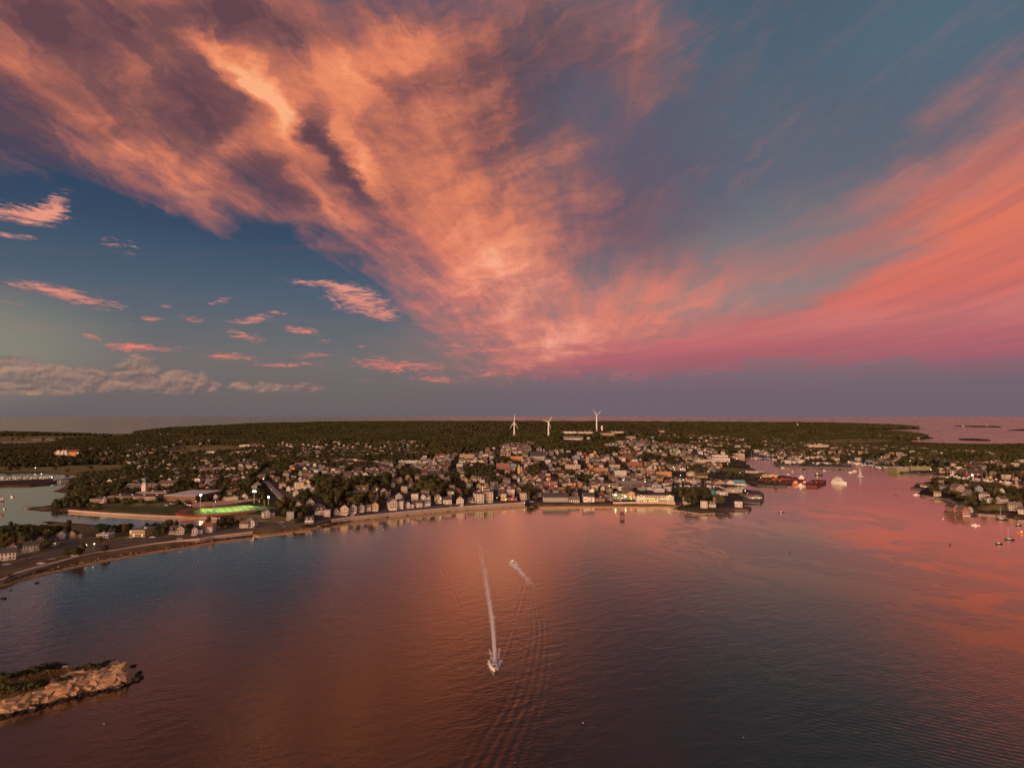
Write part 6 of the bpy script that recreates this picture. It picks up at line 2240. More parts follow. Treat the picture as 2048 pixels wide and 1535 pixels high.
for it in items:
    size, shape, tone = it['sig']
    i = it['i']
    x, y = float(TX[i]), float(TY[i])
    nm = 'pine_tree' if shape == 'conical' else 'tree'
    s = float(TS[i])
    t = thing(nm, (x, y, zat(x, y)), rs.uniform(0, 6), f"{size} {tone} {shape} tree{it['ord']} {it['zone']}", 'tree', 'trees of the town and shore',
              (s, s, s * rs.uniform(0.85, 1.1)))
    part('trunk', TRUNK, t)
    part('crown', rs.choice(CROWNS[shape]), t, mats=[m_leafb] if tone == 'russet brown' else None)
rest = np.ones(len(TX), bool)
rest[named_t] = False


def instanced(name, pts, scales, meshes, label, zs=0.9, matl=None):
    """one object whose points carry copies of a few small meshes"""
    coll = bpy.data.collections.new(name + '_kinds')
    for me in meshes:
        o = bpy.data.objects.new(me.name, me)
        coll.objects.link(o)
    me = bpy.data.meshes.new(name)
    me.from_pydata([tuple(map(float, p)) for p in pts], [], [])
    at = me.attributes.new('size', 'FLOAT', 'POINT')
    at.data.foreach_set('value', np.asarray(scales, np.float32))
    o = bpy.data.objects.new(name, me)
    C.objects.link(o)
    o['kind'] = 'stuff'
    o['label'] = label
    g = bpy.data.node_groups.new(name, 'GeometryNodeTree')
    g.interface.new_socket('Geometry', in_out='INPUT', socket_type='NodeSocketGeometry')
    g.interface.new_socket('Geometry', in_out='OUTPUT', socket_type='NodeSocketGeometry')
    N = g.nodes
    gi, go = N.new('NodeGroupInput'), N.new('NodeGroupOutput')
    ci = N.new('GeometryNodeCollectionInfo')
    ci.inputs['Collection'].default_value = coll
    ci.inputs['Separate Children'].default_value = True
    ci.inputs['Reset Children'].default_value = True
    ip = N.new('GeometryNodeInstanceOnPoints')
    ip.inputs['Pick Instance'].default_value = True
    rr = N.new('FunctionNodeRandomValue')
    rr.data_type = 'FLOAT_VECTOR'
    rr.inputs[0].default_value = (-0.08, -0.08, 0)
    rr.inputs[1].default_value = (0.08, 0.08, 6.28)
    na = N.new('GeometryNodeInputNamedAttribute')
    na.data_type = 'FLOAT'
    na.inputs['Name'].default_value = 'size'
    vm = N.new('ShaderNodeVectorMath')
    vm.operation = 'SCALE'
    vm.inputs[0].default_value = (1, 1, zs)
    L_ = g.links
    L_.new(na.outputs[0], vm.inputs['Scale'])
    L_.new(gi.outputs[0], ip.inputs['Points'])
    L_.new(ci.outputs[0], ip.inputs['Instance'])
    L_.new(rr.outputs[0], ip.inputs['Rotation'])
    L_.new(vm.outputs[0], ip.inputs['Scale'])
    L_.new(ip.outputs[0], go.inputs[0])
    md = o.modifiers.new('scatter', 'NODES')
    md.node_group = g
    return o


WOOD = [crown_mesh('crown', 11, 5, 5.6, 4.4, 5.0, 26, 1), crown_mesh('crown', 12, 6, 6.2, 4.6, 5.4, 26, 1), crown_mesh('crown', 13, 5, 5.0, 5.2, 5.8, 26, 1),
        crown_mesh('crown', 14, 6, 6.0, 4.8, 5.2, 26, 1, [m_leafb])]
WOOD = WOOD[:3] * 3 + [WOOD[3]]
pts = np.stack([TX[rest], TY[rest], TZ[rest] - 0.6 * TS[rest]], 1)
instanced('woodland', pts, TS[rest], WOOD, 'dense dark woods and scattered far trees covering hills and town')
print('trees', rest.sum(), 'houses', len(cand), 'plus', len(HOUSES_M))

# ------------------------------------------------------------------ foreground island
ISL_PX = [(-220, 1462), (0, 1434), (40, 1424), (70, 1414), (110, 1404), (141, 1397), (187, 1385), (215, 1380), (240, 1373), (262, 1366), (274, 1358),
          (276, 1346), (262, 1338), (235, 1336), (200, 1340), (150, 1346), (100, 1350), (40, 1357), (0, 1362), (-60, 1372), (-220, 1385)]
ISL = [gnd(*p) for p in ISL_PX]
IP = np.array([(p.x, p.y) for p in ISL])


def isl_h(x, y):
    d = np.full(np.shape(x), 1e9)
    for i in range(len(IP)):
        a, b = IP[i], IP[(i + 1) % len(IP)]
        ab = b - a
        t = np.clip(((x - a[0]) * ab[0] + (y - a[1]) * ab[1]) / (ab @ ab), 0, 1)
        np.minimum(d, np.hypot(x - a[0] - t * ab[0], y - a[1] - t * ab[1]), out=d)
    r = np.clip(d / 7.5, 0, 1)
    r = r ** 0.7
    bumps = fbm(x, y, 5.0, 1.1)
    ridge = np.abs(fbm(x, y, 2.6, 3.3))
    return -0.6 + 6.2 * r + r * (0.7 * bumps) - 0.9 * ridge * np.clip(1.6 - d / 5.0, 0, 1) * r


def isl_tint(x, y, z):
    px, py = proj(x, y, z)
    n = len(x)
    col = np.tile(np.array([0.17, 0.105, 0.042]), (n, 1))
    g = fbm(x, y, 9, 5.5)
    col[g > 0.3] = (0.085, 0.07, 0.022)
    col[g < -0.4] = (0.22, 0.145, 0.075)
    slope_edge = z < 4.2
    rockz = slope_edge & ((py > 1352 - (px - 130) * 0.06) | (px > 165))
    col[rockz] = (0.42, 0.27, 0.14)
    col[z < 0.75] = (0.022, 0.016, 0.011)
    return col


m_island = mat('island_ground', (0.1, 0.08, 0.04), 0.95, var=0.5, vscale=0.45, attr='tint', spec=0.1)
isl, IV, IF = terrain('near_island', ISL, 0.0042, isl_h, m_island, isl_tint)
IB = BVHTree.FromPolygons([tuple(v) for v in IV], [tuple(f) for f in IF])


def on_i(px, py):
    d = ray(px, py).normalized()
    h = IB.ray_cast(Vector((0, 0, CAM_H)), d)
    return h[0] if h[0] is not None else gnd(px, py)


m_rock = bpy.data.materials.new('rock')
m_rock.use_nodes = True
Tr = NT(m_rock.node_tree)
gp = Tr.node('ShaderNodeNewGeometry').outputs['Position']
rn_ = Tr.noise(gp, 0.5, 6, 0.65)
rn2 = Tr.noise(gp, 2.2, 5, 0.7)
rz_ = Tr.sep(gp)[2]
rc_ = Tr.mix(Tr.sstep(rn_, 0.35, 0.65), (0.42, 0.25, 0.11), (0.56, 0.37, 0.22))
rc_ = Tr.v('SCALE', rc_, Tr.lstep(rn2, 0.3, 0.7, 0.65, 1.2))
weed = Tr.sstep(Tr.m('MULTIPLY_ADD', rn_, 1.2, rz_), 1.9, 1.2)      # tide line: weed and wet rock
rc_ = Tr.mix(weed, rc_, (0.020, 0.015, 0.010))
rb_ = m_rock.node_tree.nodes['Principled BSDF']
Tr.put(rb_.inputs['Base Color'], rc_)
rb_.inputs['Roughness'].default_value = 0.9
rbm = Tr.node('ShaderNodeBump')
Tr.put(rbm.inputs['Height'], rn2)
rbm.inputs['Strength'].default_value = 0.6
rbm.inputs['Distance'].default_value = 0.3
Tr.put(rb_.inputs['Normal'], rbm.outputs[0])


def rock_mesh(seed):
    r = random.Random(seed)
    bm = bmesh.new()
    for _ in range(22):
        v = Vector((r.uniform(-1, 1), r.uniform(-1, 1), r.uniform(-1, 1)))
        if v.length > 1.15:
            v = v * (1.15 / v.length)
        bm.verts.new(v)
    res = bmesh.ops.convex_hull(bm, input=bm.verts)
    bmesh.ops.delete(bm, geom=[g for g in res['geom_interior'] if isinstance(g, bmesh.types.BMVert)], context='VERTS')
    me = bpy.data.meshes.new('rock')
    bmesh.ops.subdivide_edges(bm, edges=list(bm.edges), cuts=1)
    for v in bm.verts:
        v.co *= 1 + 0.10 * mnoise.noise(v.co * 2.1 + Vector((seed, 0, 0)))
    bm.to_mesh(me)
    bm.free()
    me.materials.append(m_rock)
    return me


ROCKS = [rock_mesh(s) for s in range(9)]
rs = random.Random(31)
RZ = [(0, 1404), (20, 1392), (60, 1386), (98, 1370), (128, 1354), (150, 1341), (200, 1334), (232, 1322), (258, 1324), (266, 1336), (252, 1350),
      (238, 1364), (200, 1371), (160, 1378), (120, 1388), (70, 1402), (30, 1412), (0, 1420)]
nrock = 0


def put_rock(px, py, s, flat=0.6, sink=0.35, at=None):
    p = at or on_i(px, py)
    o = part('rock', rs.choice(ROCKS), isl, loc=(p.x, p.y, p.z - s * flat * sink))
    o.scale = (s * rs.uniform(0.9, 1.5), s * rs.uniform(0.8, 1.1), s * flat)
    o.rotation_euler = (rs.uniform(0.0, .35), rs.uniform(-.2, .15), rs.uniform(0.1, 0.7))
    return o


for k in range(420):
    px, py = rs.uniform(-5, 270), rs.uniform(1322, 1422)
    if not inpoly([px], [py], RZ)[0]:
        continue
    put_rock(px, py, rs.choice([1.2, 1.7, 2.3, 3.0, 3.6]) * rs.uniform(0.8, 1.1), rs.uniform(0.3, 0.55), 0.5)
    nrock += 1
    if nrock > 110:
        break
for (px, py, s, fl) in [(222, 1350, 5.2, 0.55), (236, 1338, 4.6, 0.6), (212, 1358, 4.0, 0.6), (243, 1352, 3.8, 0.6), (196, 1352, 3.2, 0.6), (232, 1327, 3.4, 0.5),
                        (100, 1376, 3.6, 0.5), (84, 1384, 3.6, 0.5), (66, 1394, 3.4, 0.5), (45, 1398, 3.0, 0.5), (125, 1372, 3.4, 0.5), (12, 1408, 4.2, 0.5),
                        (140, 1362, 2.8, 0.5), (216, 1324, 2.6, 0.5)]:
    put_rock(px, py, s, fl, 0.3)
for (px, py, s) in [(62, 1420, 2.0), (172, 1388, 1.5), (276, 1354, 1.6), (266, 1358, 1.8), (270, 1362, 1.2), (250, 1366, 1.4), (134, 1394, 1.0), (150, 1390, 0.8),
                    (215, 1382, 1.3), (238, 1376, 1.4), (100, 1408, 1.3), (20, 1430, 1.4), (268, 1330, 1.5), (120, 1401, 1.2), (190, 1384, 1.2), (40, 1426, 1.1), (85, 1412, 1.2)]:
    put_rock(px, py, s, 0.6, 0.2, gnd(px, py, 0.2))
BUSH = [crown_mesh('foliage', 40 + k, 6, 2.6, 1.3, 0.7, 60, 1) for k in range(3)]
bush_px = [(-6, 1352, 1.5, 'leftmost bush on the near island, cut by the frame'), (12, 1350, 1.3, 'dark round bush near the left edge of the near island'),
           (30, 1346, 1.1, 'low bush left of the long hedge on the near island'), (50, 1340, 1.0, 'small bush at the left start of the long shrub line'),
           (68, 1336, 1.3, 'bush in the left half of the long shrub line'), (88, 1332, 1.5, 'thick bush in the middle of the long shrub line'),
           (106, 1330, 1.6, 'tallest bush of the long shrub line, pale twig above it'), (124, 1330, 1.2, 'last bush at the right end of the long shrub line'),
           (150, 1334, 0.9, 'small bush between shrub line and pink boulder'), (178, 1330, 1.3, 'dark bush behind the pale boulders'),
           (196, 1331, 1.3, 'bush touching the largest pale boulders'), (208, 1330, 0.9, 'small bush on top of the largest pale boulders'),
           (8, 1372, 1.5, 'broad bush on the front slope at the left edge'), (28, 1374, 1.7, 'broad dark bush on the front slope, second from left'),
           (46, 1372, 1.5, 'dark bush in the middle of the front slope thicket'), (64, 1368, 1.5, 'bush in the front slope thicket above split rocks'),
           (82, 1363, 1.2, 'right end bush of the front slope thicket'), (118, 1356, 0.9, 'low bush between the track and the front rocks'),
           (136, 1351, 0.8, 'smallest bush among the rocks of the front slope')]
for i, (px, py, s, lab) in enumerate(bush_px):
    p = on_i(px, py + 6)
    t = thing('bush', p, i * 1.3, lab, 'bush', 'bushes on the near island', s * 0.82)
    part('foliage', BUSH[i % 3], t)
p = on_i(130, 1336)
t = thing('bench', p, 0.5, 'small pale bench on the grass of the near island', 'bench')
MB().box(-1.1, 1.1, -0.35, 0.35, 0.5, 0.62).build('seat', m_path, t)
MB().box(-1.1, 1.1, 0.3, 0.38, 0.62, 1.2).build('backrest', m_path, t)
for s_ in (-1, 1):
    MB().box(s_ * 0.9 - 0.08, s_ * 0.9 + 0.08, -0.3, 0.3, -0.3, 0.5).build('leg', m_path, t)
# island grass: short tufts
tp, ts_ = [], []
for k in range(3600):
    px, py = rs.uniform(-20, 215), rs.uniform(1326, 1400)
    p = on_i(px, py)
    if p.z > 3.4 and not inpoly([px], [py + 4], RZ)[0]:
        tp.append((p.x, p.y, p.z - 0.05))
        ts_.append(rs.uniform(0.5, 1.4))


def tuft(name, seed, col):
    r = random.Random(seed)
    b = MB()
    for k in range(9):
        a = r.uniform(0, 6.3)
        x, y = r.uniform(-.3, .3), r.uniform(-.3, .3)
        h = r.uniform(0.25, 0.55)
        dx_, dy_ = math.cos(a) * 0.1, math.sin(a) * 0.1
        b.add([(x - dx_, y - dy_, 0), (x + dx_, y + dy_, 0), (x + r.uniform(-.15, .15), y + r.uniform(-.15, .15), h)], [(0, 1, 2)])
    return b.data(name, col)


m_dry = mat('dry_grass', (0.34, 0.22, 0.085), 0.95)
m_grn = mat('green_grass', (0.055, 0.06, 0.02), 0.95)
instanced('island_grass', tp, ts_, [tuft('tuft', 1, m_dry), tuft('tuft', 2, m_dry), tuft('tuft', 3, m_grn)], 'rough dry grass covering the top of the near island')

# loose stones and weed-dark rock along the foot of the seawalls and the islands
sp_, ss_ = [], []
for (pts_, n_, spread) in ((front[1:15], 900, 3.0), (front[14:24], 260, 1.2), ([(1077, 1012.6), (1120, 1012.4), (1226, 1012.4), (1343, 1012.6)], 90, 1.5),
                           (front[26:36], 160, 1.0), ([(1888, 1026.5), (1944, 1031), (1954, 1028.5), (2012, 1032.4), (2032, 1037), (2050, 1038.5)], 220, 2.0),
                           ([(1843, 993), (1888, 1000.4), (1914, 1010.4)], 90, 1.2), (ISL_PX[1:12], 260, 1.0), ([(48, 1016), (70, 1020), (120, 1023.5), (135, 1024)], 120, 2.0)):
    Wp = [gnd(*q_) for q_ in pts_]
    for k in range(n_):
        i = rs.randrange(len(Wp) - 1)
        p = Wp[i].lerp(Wp[i + 1], rs.random())
        d_ = rs.gauss(0.4, 1.0) * spread
        p = p + Vector((rs.gauss(0, 1), d_, 0))
        sp_.append((p.x, p.y, max(0.0, 0.14 * d_) + 0.05))
        ss_.append(rs.choice([0.3, 0.4, 0.6, 0.9, 1.3]) * rs.uniform(0.7, 1.2))
instanced('shore_stones', sp_, ss_, ROCKS[:5], 'loose dark stones strewn along the waterlines', 0.6)

# scattered stones in the shallows on the left
for i, (px, py, s, lab) in enumerate([(216, 1125.5, 1.6, 'dark rock breaking the water off the seawall'), (74, 1165.5, 1.6, 'dark rock in the water left of the tree reflection'),
                                      (5, 1197, 1.8, 'dark rock at the left edge below the beach'), (21, 1180, 0.8, 'smallest dark rock near the left beach'),
                                      (1240, 1012, 1.0, 'small stone at the harbour beach')]):
    p = gnd(px, py)
    o = part('rock', ROCKS[i % 9], None, loc=(p.x, p.y, 0.1), mats=[mat('wet_rock', (0.02, 0.016, 0.014), 0.5)])
    o.scale = (s * 1.2, s, s * 0.55)
    tag(o, lab, 'rock')

# ------------------------------------------------------------------ boats


def hull_mb(L, W, H, mi=0, draft=0.3):
    b = MB()
    st_ = [(-0.5, 0.42), (-0.3, 0.49), (0.05, 0.5), (0.3, 0.36), (0.43, 0.16), (0.5, 0.01)]
    vs, fs = [], []
    for (s, w) in st_:
        sheer = 1 + 0.35 * max(0, s) * 2
        vs += [(-w * W, s * L, H * sheer), (-w * W * 0.8, s * L * 0.97, -draft), (w * W * 0.8, s * L * 0.97, -draft), (w * W, s * L, H * sheer)]
    for i in range(len(st_) - 1):
        a = 4 * i
        for k in range(4):
            k2 = (k + 1) % 4
            fs.append((a + k, a + k2, a + 4 + k2, a + 4 + k))
    fs += [(3, 2, 1, 0)]
    n = 4 * (len(st_) - 1)
    fs += [(n, n + 1, n + 2, n + 3)]
    return b.add(vs, fs, mi)


HC = {'white': m_wht, 'dark': m_hull_dark, 'red': m_hull_red, 'blue': m_hull_blue, 'orange': m_hull_orange, 'green': m_hull_green}
BOAT_ME = {}


def boat_parts(kind):
    if kind in BOAT_ME:
        return BOAT_ME[kind]
    P = []
    if kind == 'motorboat':                       # unit: 8 m
        P.append(('hull', hull_mb(8, 2.8, 0.9).data('hull', m_wht)))
        P.append(('cockpit', MB().box(-1.0, 1.0, -3.4, -0.6, 0.91, 1.0).data('cockpit', m_wood)))
        P.append(('cabin', MB().box(-1.0, 1.0, -0.55, 1.9, 0.95, 2.1).data('cabin', m_wht)))
        P.append(('windscreen', MB().box(-0.9, 0.9, 1.91, 1.97, 1.2, 2.0).data('windscreen', m_glass)))
        P.append(('outboard_motor', MB().box(-0.3, 0.3, -4.5, -4.0, -0.1, 1.2).data('outboard_motor', m_dark)))
    elif kind == 'sailboat':                      # unit: 9 m
        P.append(('hull', hull_mb(9, 2.8, 1.0).data('hull', m_wht)))
        P.append(('cabin', MB().box(-0.8, 0.8, -1.2, 2.0, 1.0, 1.7).data('cabin', m_wht)))
        P.append(('mast', MB().bar((0, 0.6, 1.0), (0, 0.6, 12.5), 0.14, 6).data('mast', m_steel)))
        P.append(('boom', MB().bar((0, 0.5, 2.3), (0, -3.4, 2.4), 0.22, 6).data('boom', m_hull_blue)))
        P.append(('rudder', MB().box(-0.05, 0.05, -4.7, -4.3, -0.3, 0.9).data('rudder', m_wood)))
    elif kind == 'fishing_boat':                  # unit: 16 m
        P.append(('hull', hull_mb(16, 5, 1.9).data('hull', m_wht)))
        P.append(('wheelhouse', MB().box(-1.7, 1.7, 1.5, 5.0, 1.9, 4.8).data('wheelhouse', m_wht)))
        P.append(('window', MB().box(-1.5, 1.5, 5.01, 5.06, 3.6, 4.4).data('window', m_glass)))
        P.append(('mast', MB().bar((0, 1.2, 1.9), (0, 1.2, 9.5), 0.16, 6).data('mast', m_dark)))
        P.append(('gantry', MB().bar((-1.8, -6.5, 1.9), (-1.8, -6.5, 5.5), 0.16, 5).bar((1.8, -6.5, 1.9), (1.8, -6.5, 5.5), 0.16, 5).bar((-1.8, -6.5, 5.5), (1.8, -6.5, 5.5), 0.16, 5).data('gantry', m_dark)))
        P.append(('outrigger', MB().bar((0, 1.2, 3), (-3.6, 0, 8), 0.1, 5).bar((0, 1.2, 3), (3.6, 0, 8), 0.1, 5).data('outrigger', m_dark)))
    BOAT_ME[kind] = P
    return P


BL0 = {'motorboat': 8, 'sailboat': 9, 'fishing_boat': 16}


def boat(kind, px, py, L, heading, col, label, group=None, z=0.0, simple=False):
    p = gnd(px, py)
    t = thing(kind, (p.x, p.y, z), R(heading), label, 'boat', group, L / BL0[kind])
    for nm, me in boat_parts(kind):
        if simple and nm in ('windscreen', 'outboard_motor', 'rudder', 'outrigger', 'gantry', 'cockpit'):
            continue
        part(nm, me, t, mats=[HC[col]] if nm == 'hull' and col != 'white' else None)
    return t


BT = [('motorboat', 1951, 1050.5, 8, 80, 'white', 'white motorboat off the red waterside houses'), ('sailboat', 2003, 1039, 11, 70, 'dark', 'dark-hulled sailboat close under the right rocks'),
      ('motorboat', 2036, 1050.5, 7, 95, 'dark', 'dark motorboat with white cabin near the right edge'), ('motorboat', 2043, 1065.5, 9, 90, 'orange', 'orange-lit motorboat cut by the right edge'),  # orange light on the edge-cut motorboat is painted as its hull colour
      ('sailboat', 2018.5, 1079, 8.5, 75, 'dark', 'black sailboat with white deck at the far right'), ('motorboat', 1997, 1088, 7, 95, 'dark', 'dark open motorboat nearest of the right moorings'),
      ('motorboat', 1833, 989.5, 9, 80, 'white', 'white motorboat off the left tip of the neck'), ('motorboat', 1563, 1024.5, 6, 60, 'dark', 'dark small boat alone in the harbour mouth'),
      ('motorboat', 1494, 1026.5, 5, 30, 'red', 'tiny dark red boat beside the brown finger pier'), ('fishing_boat', 1637.5, 950, 15, 70, 'dark', 'dark fishing boat moored left of the white ferry'),
      ('sailboat', 1720, 952, 13, 10, 'white', 'white sailboat with raised sail right of the ferry'), ('motorboat', 1610.5, 945.5, 9, 10, 'green', 'small green boat below the fish pier'),
      ('motorboat', 1701.5, 944.5, 9, 80, 'white', 'white boat, left of the pair below the fish pier end'), ('motorboat', 1709.5, 942.3, 11, 100, 'white', 'white boat, right of the pair below the fish pier end'),
      ('motorboat', 1585, 943.5, 9, 0, 'white', 'white boat with mast below the white pier shed'), ('motorboat', 1566, 935.6, 8, 60, 'white', 'white launch under the left end of the fish pier'),
      ('motorboat', 1649, 941, 8, 40, 'white', 'white launch under the middle of the fish pier'), ('motorboat', 1684, 942.5, 6, 40, 'dark', 'small dark launch between ferry and fish pier'),
      ('fishing_boat', 1883, 963.5, 12, 80, 'white', 'white lobster boat at the upper shore of the neck'), ('fishing_boat', 2, 1002, 17, 20, 'white', 'white cabin boat at the left edge of the estuary'),
      ('motorboat', 24.5, 993.5, 8, 70, 'white', 'small white boat in the middle of the left estuary'), ('motorboat', 9, 1018, 6, 60, 'white', 'small pale boat low in the left estuary'),
      ('motorboat', 0, 1030, 8, 80, 'orange', 'red-brown boat at the left edge by the marsh'), ('fishing_boat', 1595, 968, 20, 100, 'orange', 'yellow-hulled boat moored below the red ship'),
      ('fishing_boat', 1606, 972, 16, 60, 'white', 'white workboat left of the long rust-red barge')]
for a in BT:
    boat(*a)
b = MB()
b.add([(0, 0.7, 1.8), (0, 0.7, 12.0), (0, -3.0, 2.4), (0.12, 0.7, 1.8), (0.12, 0.7, 12.0), (0.12, -3.0, 2.4)], [(0, 1, 2), (5, 4, 3), (0, 3, 4, 1), (1, 4, 5, 2), (2, 5, 3, 0)])
sl_ = [o for o in C.objects if o.get('label') == 'white sailboat with raised sail right of the ferry'][0]
b.build('sail', m_wht, sl_)
rs = random.Random(4)
NUM = ['first', 'second', 'third', 'fourth', 'fifth', 'sixth', 'seventh', 'eighth', 'ninth', 'tenth', 'eleventh', 'twelfth', 'thirteenth', 'fourteenth',
       'fifteenth', 'sixteenth', 'seventeenth', 'eighteenth', 'nineteenth', 'twentieth', 'twenty-first', 'twenty-second']


def nth(k, n):
    return NUM[k] + ' from left' if k < n / 2 else NUM[n - 1 - k] + ' from right'


# packed moorings, each told by its place in its row
for k in range(26):
    px = 3 + k * 4.05 + rs.uniform(-1, 1)
    boat('motorboat', px, 957.0 - px * 0.012 + rs.uniform(-1.8, 0.6), rs.uniform(8, 11), rs.uniform(-30, 30), 'white',
         'white boat moored above the dark embankment, ' + nth(k, 26), 'boats in the left marina', simple=True)
mar = [(1722, 926.6), (1783, 938)]
for k in range(34):
    f = k / 33
    px, py = 1700 + 86 * f + rs.uniform(-2, 2), 924.2 + 12.5 * f + rs.uniform(-0.6, 2.4)
    boat(rs.choice(['motorboat', 'motorboat', 'sailboat']), px, py, rs.uniform(9, 13), rs.uniform(0, 180), rs.choice(['white', 'white', 'white', 'blue']),
         'boat in the slips left of the olive plant, ' + nth(k, 34), 'boats in the right marina slips', simple=True)
for k in range(44):
    f = k / 43
    px, py = 1892 + 156 * f + rs.uniform(-2, 2), 951.5 + 12 * f + rs.uniform(-1.5, 4)
    boat(rs.choice(['motorboat', 'motorboat', 'sailboat', 'fishing_boat']), px, py, rs.uniform(8, 13), rs.uniform(0, 180), rs.choice(['white', 'white', 'white', 'dark']),
         'boat in the crowded cove by the red boathouse, ' + nth(k, 44), 'boats in the cove behind the neck', simple=True)
for k in range(18):
    px, py = 1632 + 2.1 * k + rs.uniform(-1, 1), 929.5 + rs.uniform(-1.6, 1)
    boat('fishing_boat', px, py, rs.uniform(15, 21), rs.uniform(60, 120), rs.choice(['white', 'white', 'blue', 'green', 'dark']),
         'fishing boat at the right half of the fish pier, ' + nth(k, 18), 'fishing boats at the fish pier', simple=True)
for k in range(22):
    px, py = 1352 + 4.2 * k + rs.uniform(-1, 1), 975.5 + rs.uniform(-2.5, 4)
    boat(rs.choice(['motorboat', 'fishing_boat', 'sailboat']), px, py, rs.uniform(9, 14), rs.uniform(0, 180), rs.choice(['white', 'white', 'dark']),
         'boat in the narrow slip behind the hotel, ' + nth(k, 22), 'boats in the slip behind the hotel', simple=True)
for k in range(9):
    px, py = 1504 + 5.2 * k + rs.uniform(-1, 1), 917.5 + rs.uniform(-1, 1.5)
    boat('sailboat', px, py, rs.uniform(12, 17), rs.uniform(60, 120), rs.choice(['dark', 'white', 'blue']),
         'boat on the far inner harbour shore, ' + nth(k, 9), 'boats along the far inner shore', simple=True)
for k in range(14):
    px, py = 1960 + 6 * k + rs.uniform(-2, 2), 968 + 0.9 * k + rs.uniform(-2.5, 2)
    boat(rs.choice(['sailboat', 'motorboat']), px, py, rs.uniform(7, 10), rs.uniform(0, 180), rs.choice(['white', 'white', 'red']),
         'boat on its mooring in the open cove, ' + nth(k, 14), 'moored boats in the cove', simple=True)
# white ferry
p = gnd(1678.5, 966)
t = thing('ferry', (p.x, p.y, 0), R(-148), 'large white ferry with three decks anchored in the harbour', 'ferry')
k_ = metres(1, p)
hull_mb(27, 7.5, 2.6).build('hull', m_wht, t)
for j, (w, l0, l1) in enumerate([(3.5, -11, 7), (3.1, -9, 5), (2.5, -5, 3)]):
    z0 = 2.85 + j * 2.7
    MB().box(-w, w, l0, l1, z0, z0 + 2.4).build('deckhouse', m_wht, t)
    MB().box(-w - 0.03, w + 0.03, l0 + 1, l1 - 1, z0 + 1.1, z0 + 1.9).build('window_band', m_glass, t)
    MB().box(-w - 0.6, w + 0.6, l0 - 1, l1 + 1, z0 + 2.41, z0 + 2.6).build('deck', m_wht, t)
MB().bar((0, 0, 10.9), (0, 0, 16), 0.2, 6).build('mast', m_steel, t)
MB().box(-1, 1, -4.5, -3, 10.95, 12.6).build('funnel', WM['orange'], t)
# red ship
p = gnd(1587, 962)
t = thing('ship', (p.x, p.y, 0), R(80), 'red-hulled ship moored at the end of the red-stacked pier', 'ship')
hull_mb(44, 9, 4.6).build('hull', m_hull_red, t)
MB().box(-3, 3, -18, -9, 4.6, 8.5).build('deckhouse', m_wht, t)
MB().box(-2.2, 2.2, -16, -11, 8.51, 11).build('bridge', m_wht, t)
MB().bar((0, 6, 4), (0, 6, 17), 0.35, 6).build('mast', m_dark, t)
# rust red barge
pb_ = [gnd(*q) for q in [(1611, 970), (1625, 962.6), (1652, 963), (1652.5, 966.5), (1634, 974.5), (1612, 973.4)]]
c0 = sum(pb_, Vector()) / 6
t = thing('barge', (c0.x, c0.y, 0), 0, 'long rust-red barge with stacked cargo in the harbour mouth', 'barge')
MB().prism([(q.x - c0.x, q.y - c0.y) for q in pb_], -0.5, 3.4).build('hull', mat('rust', (0.16, 0.045, 0.03), 0.85, var=0.4, vscale=0.2), t)
rs = random.Random(12)
for k in range(16):
    f, g_ = rs.uniform(0.1, 0.9), rs.uniform(0.25, 0.75)
    q = (pb_[0] * (1 - f) + pb_[3] * f) * 0.5 + (pb_[1] * (1 - f) + pb_[2] * f) * (0.5 * (1 - g_) * 2) * 0.5 + (pb_[5] * (1 - f) + pb_[4] * f) * (0.5 * g_ * 2) * 0.5
    x, y = q.x - c0.x, q.y - c0.y
    s = rs.uniform(1.2, 2.8)
    MB().box(x - s, x + s, y - s * .7, y + s * .7, 3.42, 3.42 + rs.uniform(0.8, 2.6)).build('cargo', rs.choice([MATS['rust'], m_hull_red, m_hull_orange, m_wood]), t)
for (px, py, h, lab) in [(1552, 929, 19, 'red and white crane at the left end of the fish pier'), (1545, 957, 12, 'left derrick on the red-stacked pier'),
                         (1577, 957, 14, 'right derrick on the red-stacked pier, next to the red ship'), (1609, 972, 12, 'derrick beside the rust-red barge')]:
    p = gnd(px, py, 2.5)
    t = thing('crane', p, 0.3, lab, 'crane')
    MB().bar((0, 0, 0), (0, 0, h), 0.7, 6).build('tower', m_hull_red, t)
    MB().bar((0, 0, h * 0.7), (h * 0.5, -2, h * 1.05), 0.35, 5).build('jib', m_hull_orange, t)
    MB().box(-1.6, 1.6, -1.6, 1.6, h * 0.5, h * 0.5 + 2.6).build('cab', m_wht, t)
for k in range(26):
    px, py = 1518 + 48 * (k + .5) / 26, rs.uniform(957, 964)
    p = gnd(px, py, 2.6)
    o = MB().box(-rs.uniform(1, 3), rs.uniform(1, 3), -1.2, 1.2, 0, rs.uniform(1.4, 3)).build('crate_stack', rs.choice([MATS['rust'], m_hull_red, m_hull_orange, m_wood]))
    o.location = p
    o.rotation_euler.z = rs.uniform(0, 1)
    tag(o, 'rust-red stack on the red-stacked pier, ' + nth(k, 26), 'crate stack', 'red stacks on the pier')
# long white vessel lying at the inner wharf
p = gnd(1408, 968)
t = thing('ship', (p.x, p.y, 0), R(82), 'long white vessel lying at the wharf below the yellow shed', 'ship')
hull_mb(metres(34, p), 9, 4.0).build('hull', m_wht, t)
MB().box(-3.4, 3.4, -11, 8, 4.0, 6.4).build('deckhouse', WM['cream'], t)
MB().box(-3.43, 3.43, -10, 7, 4.8, 5.6).build('window_band', m_glass, t)

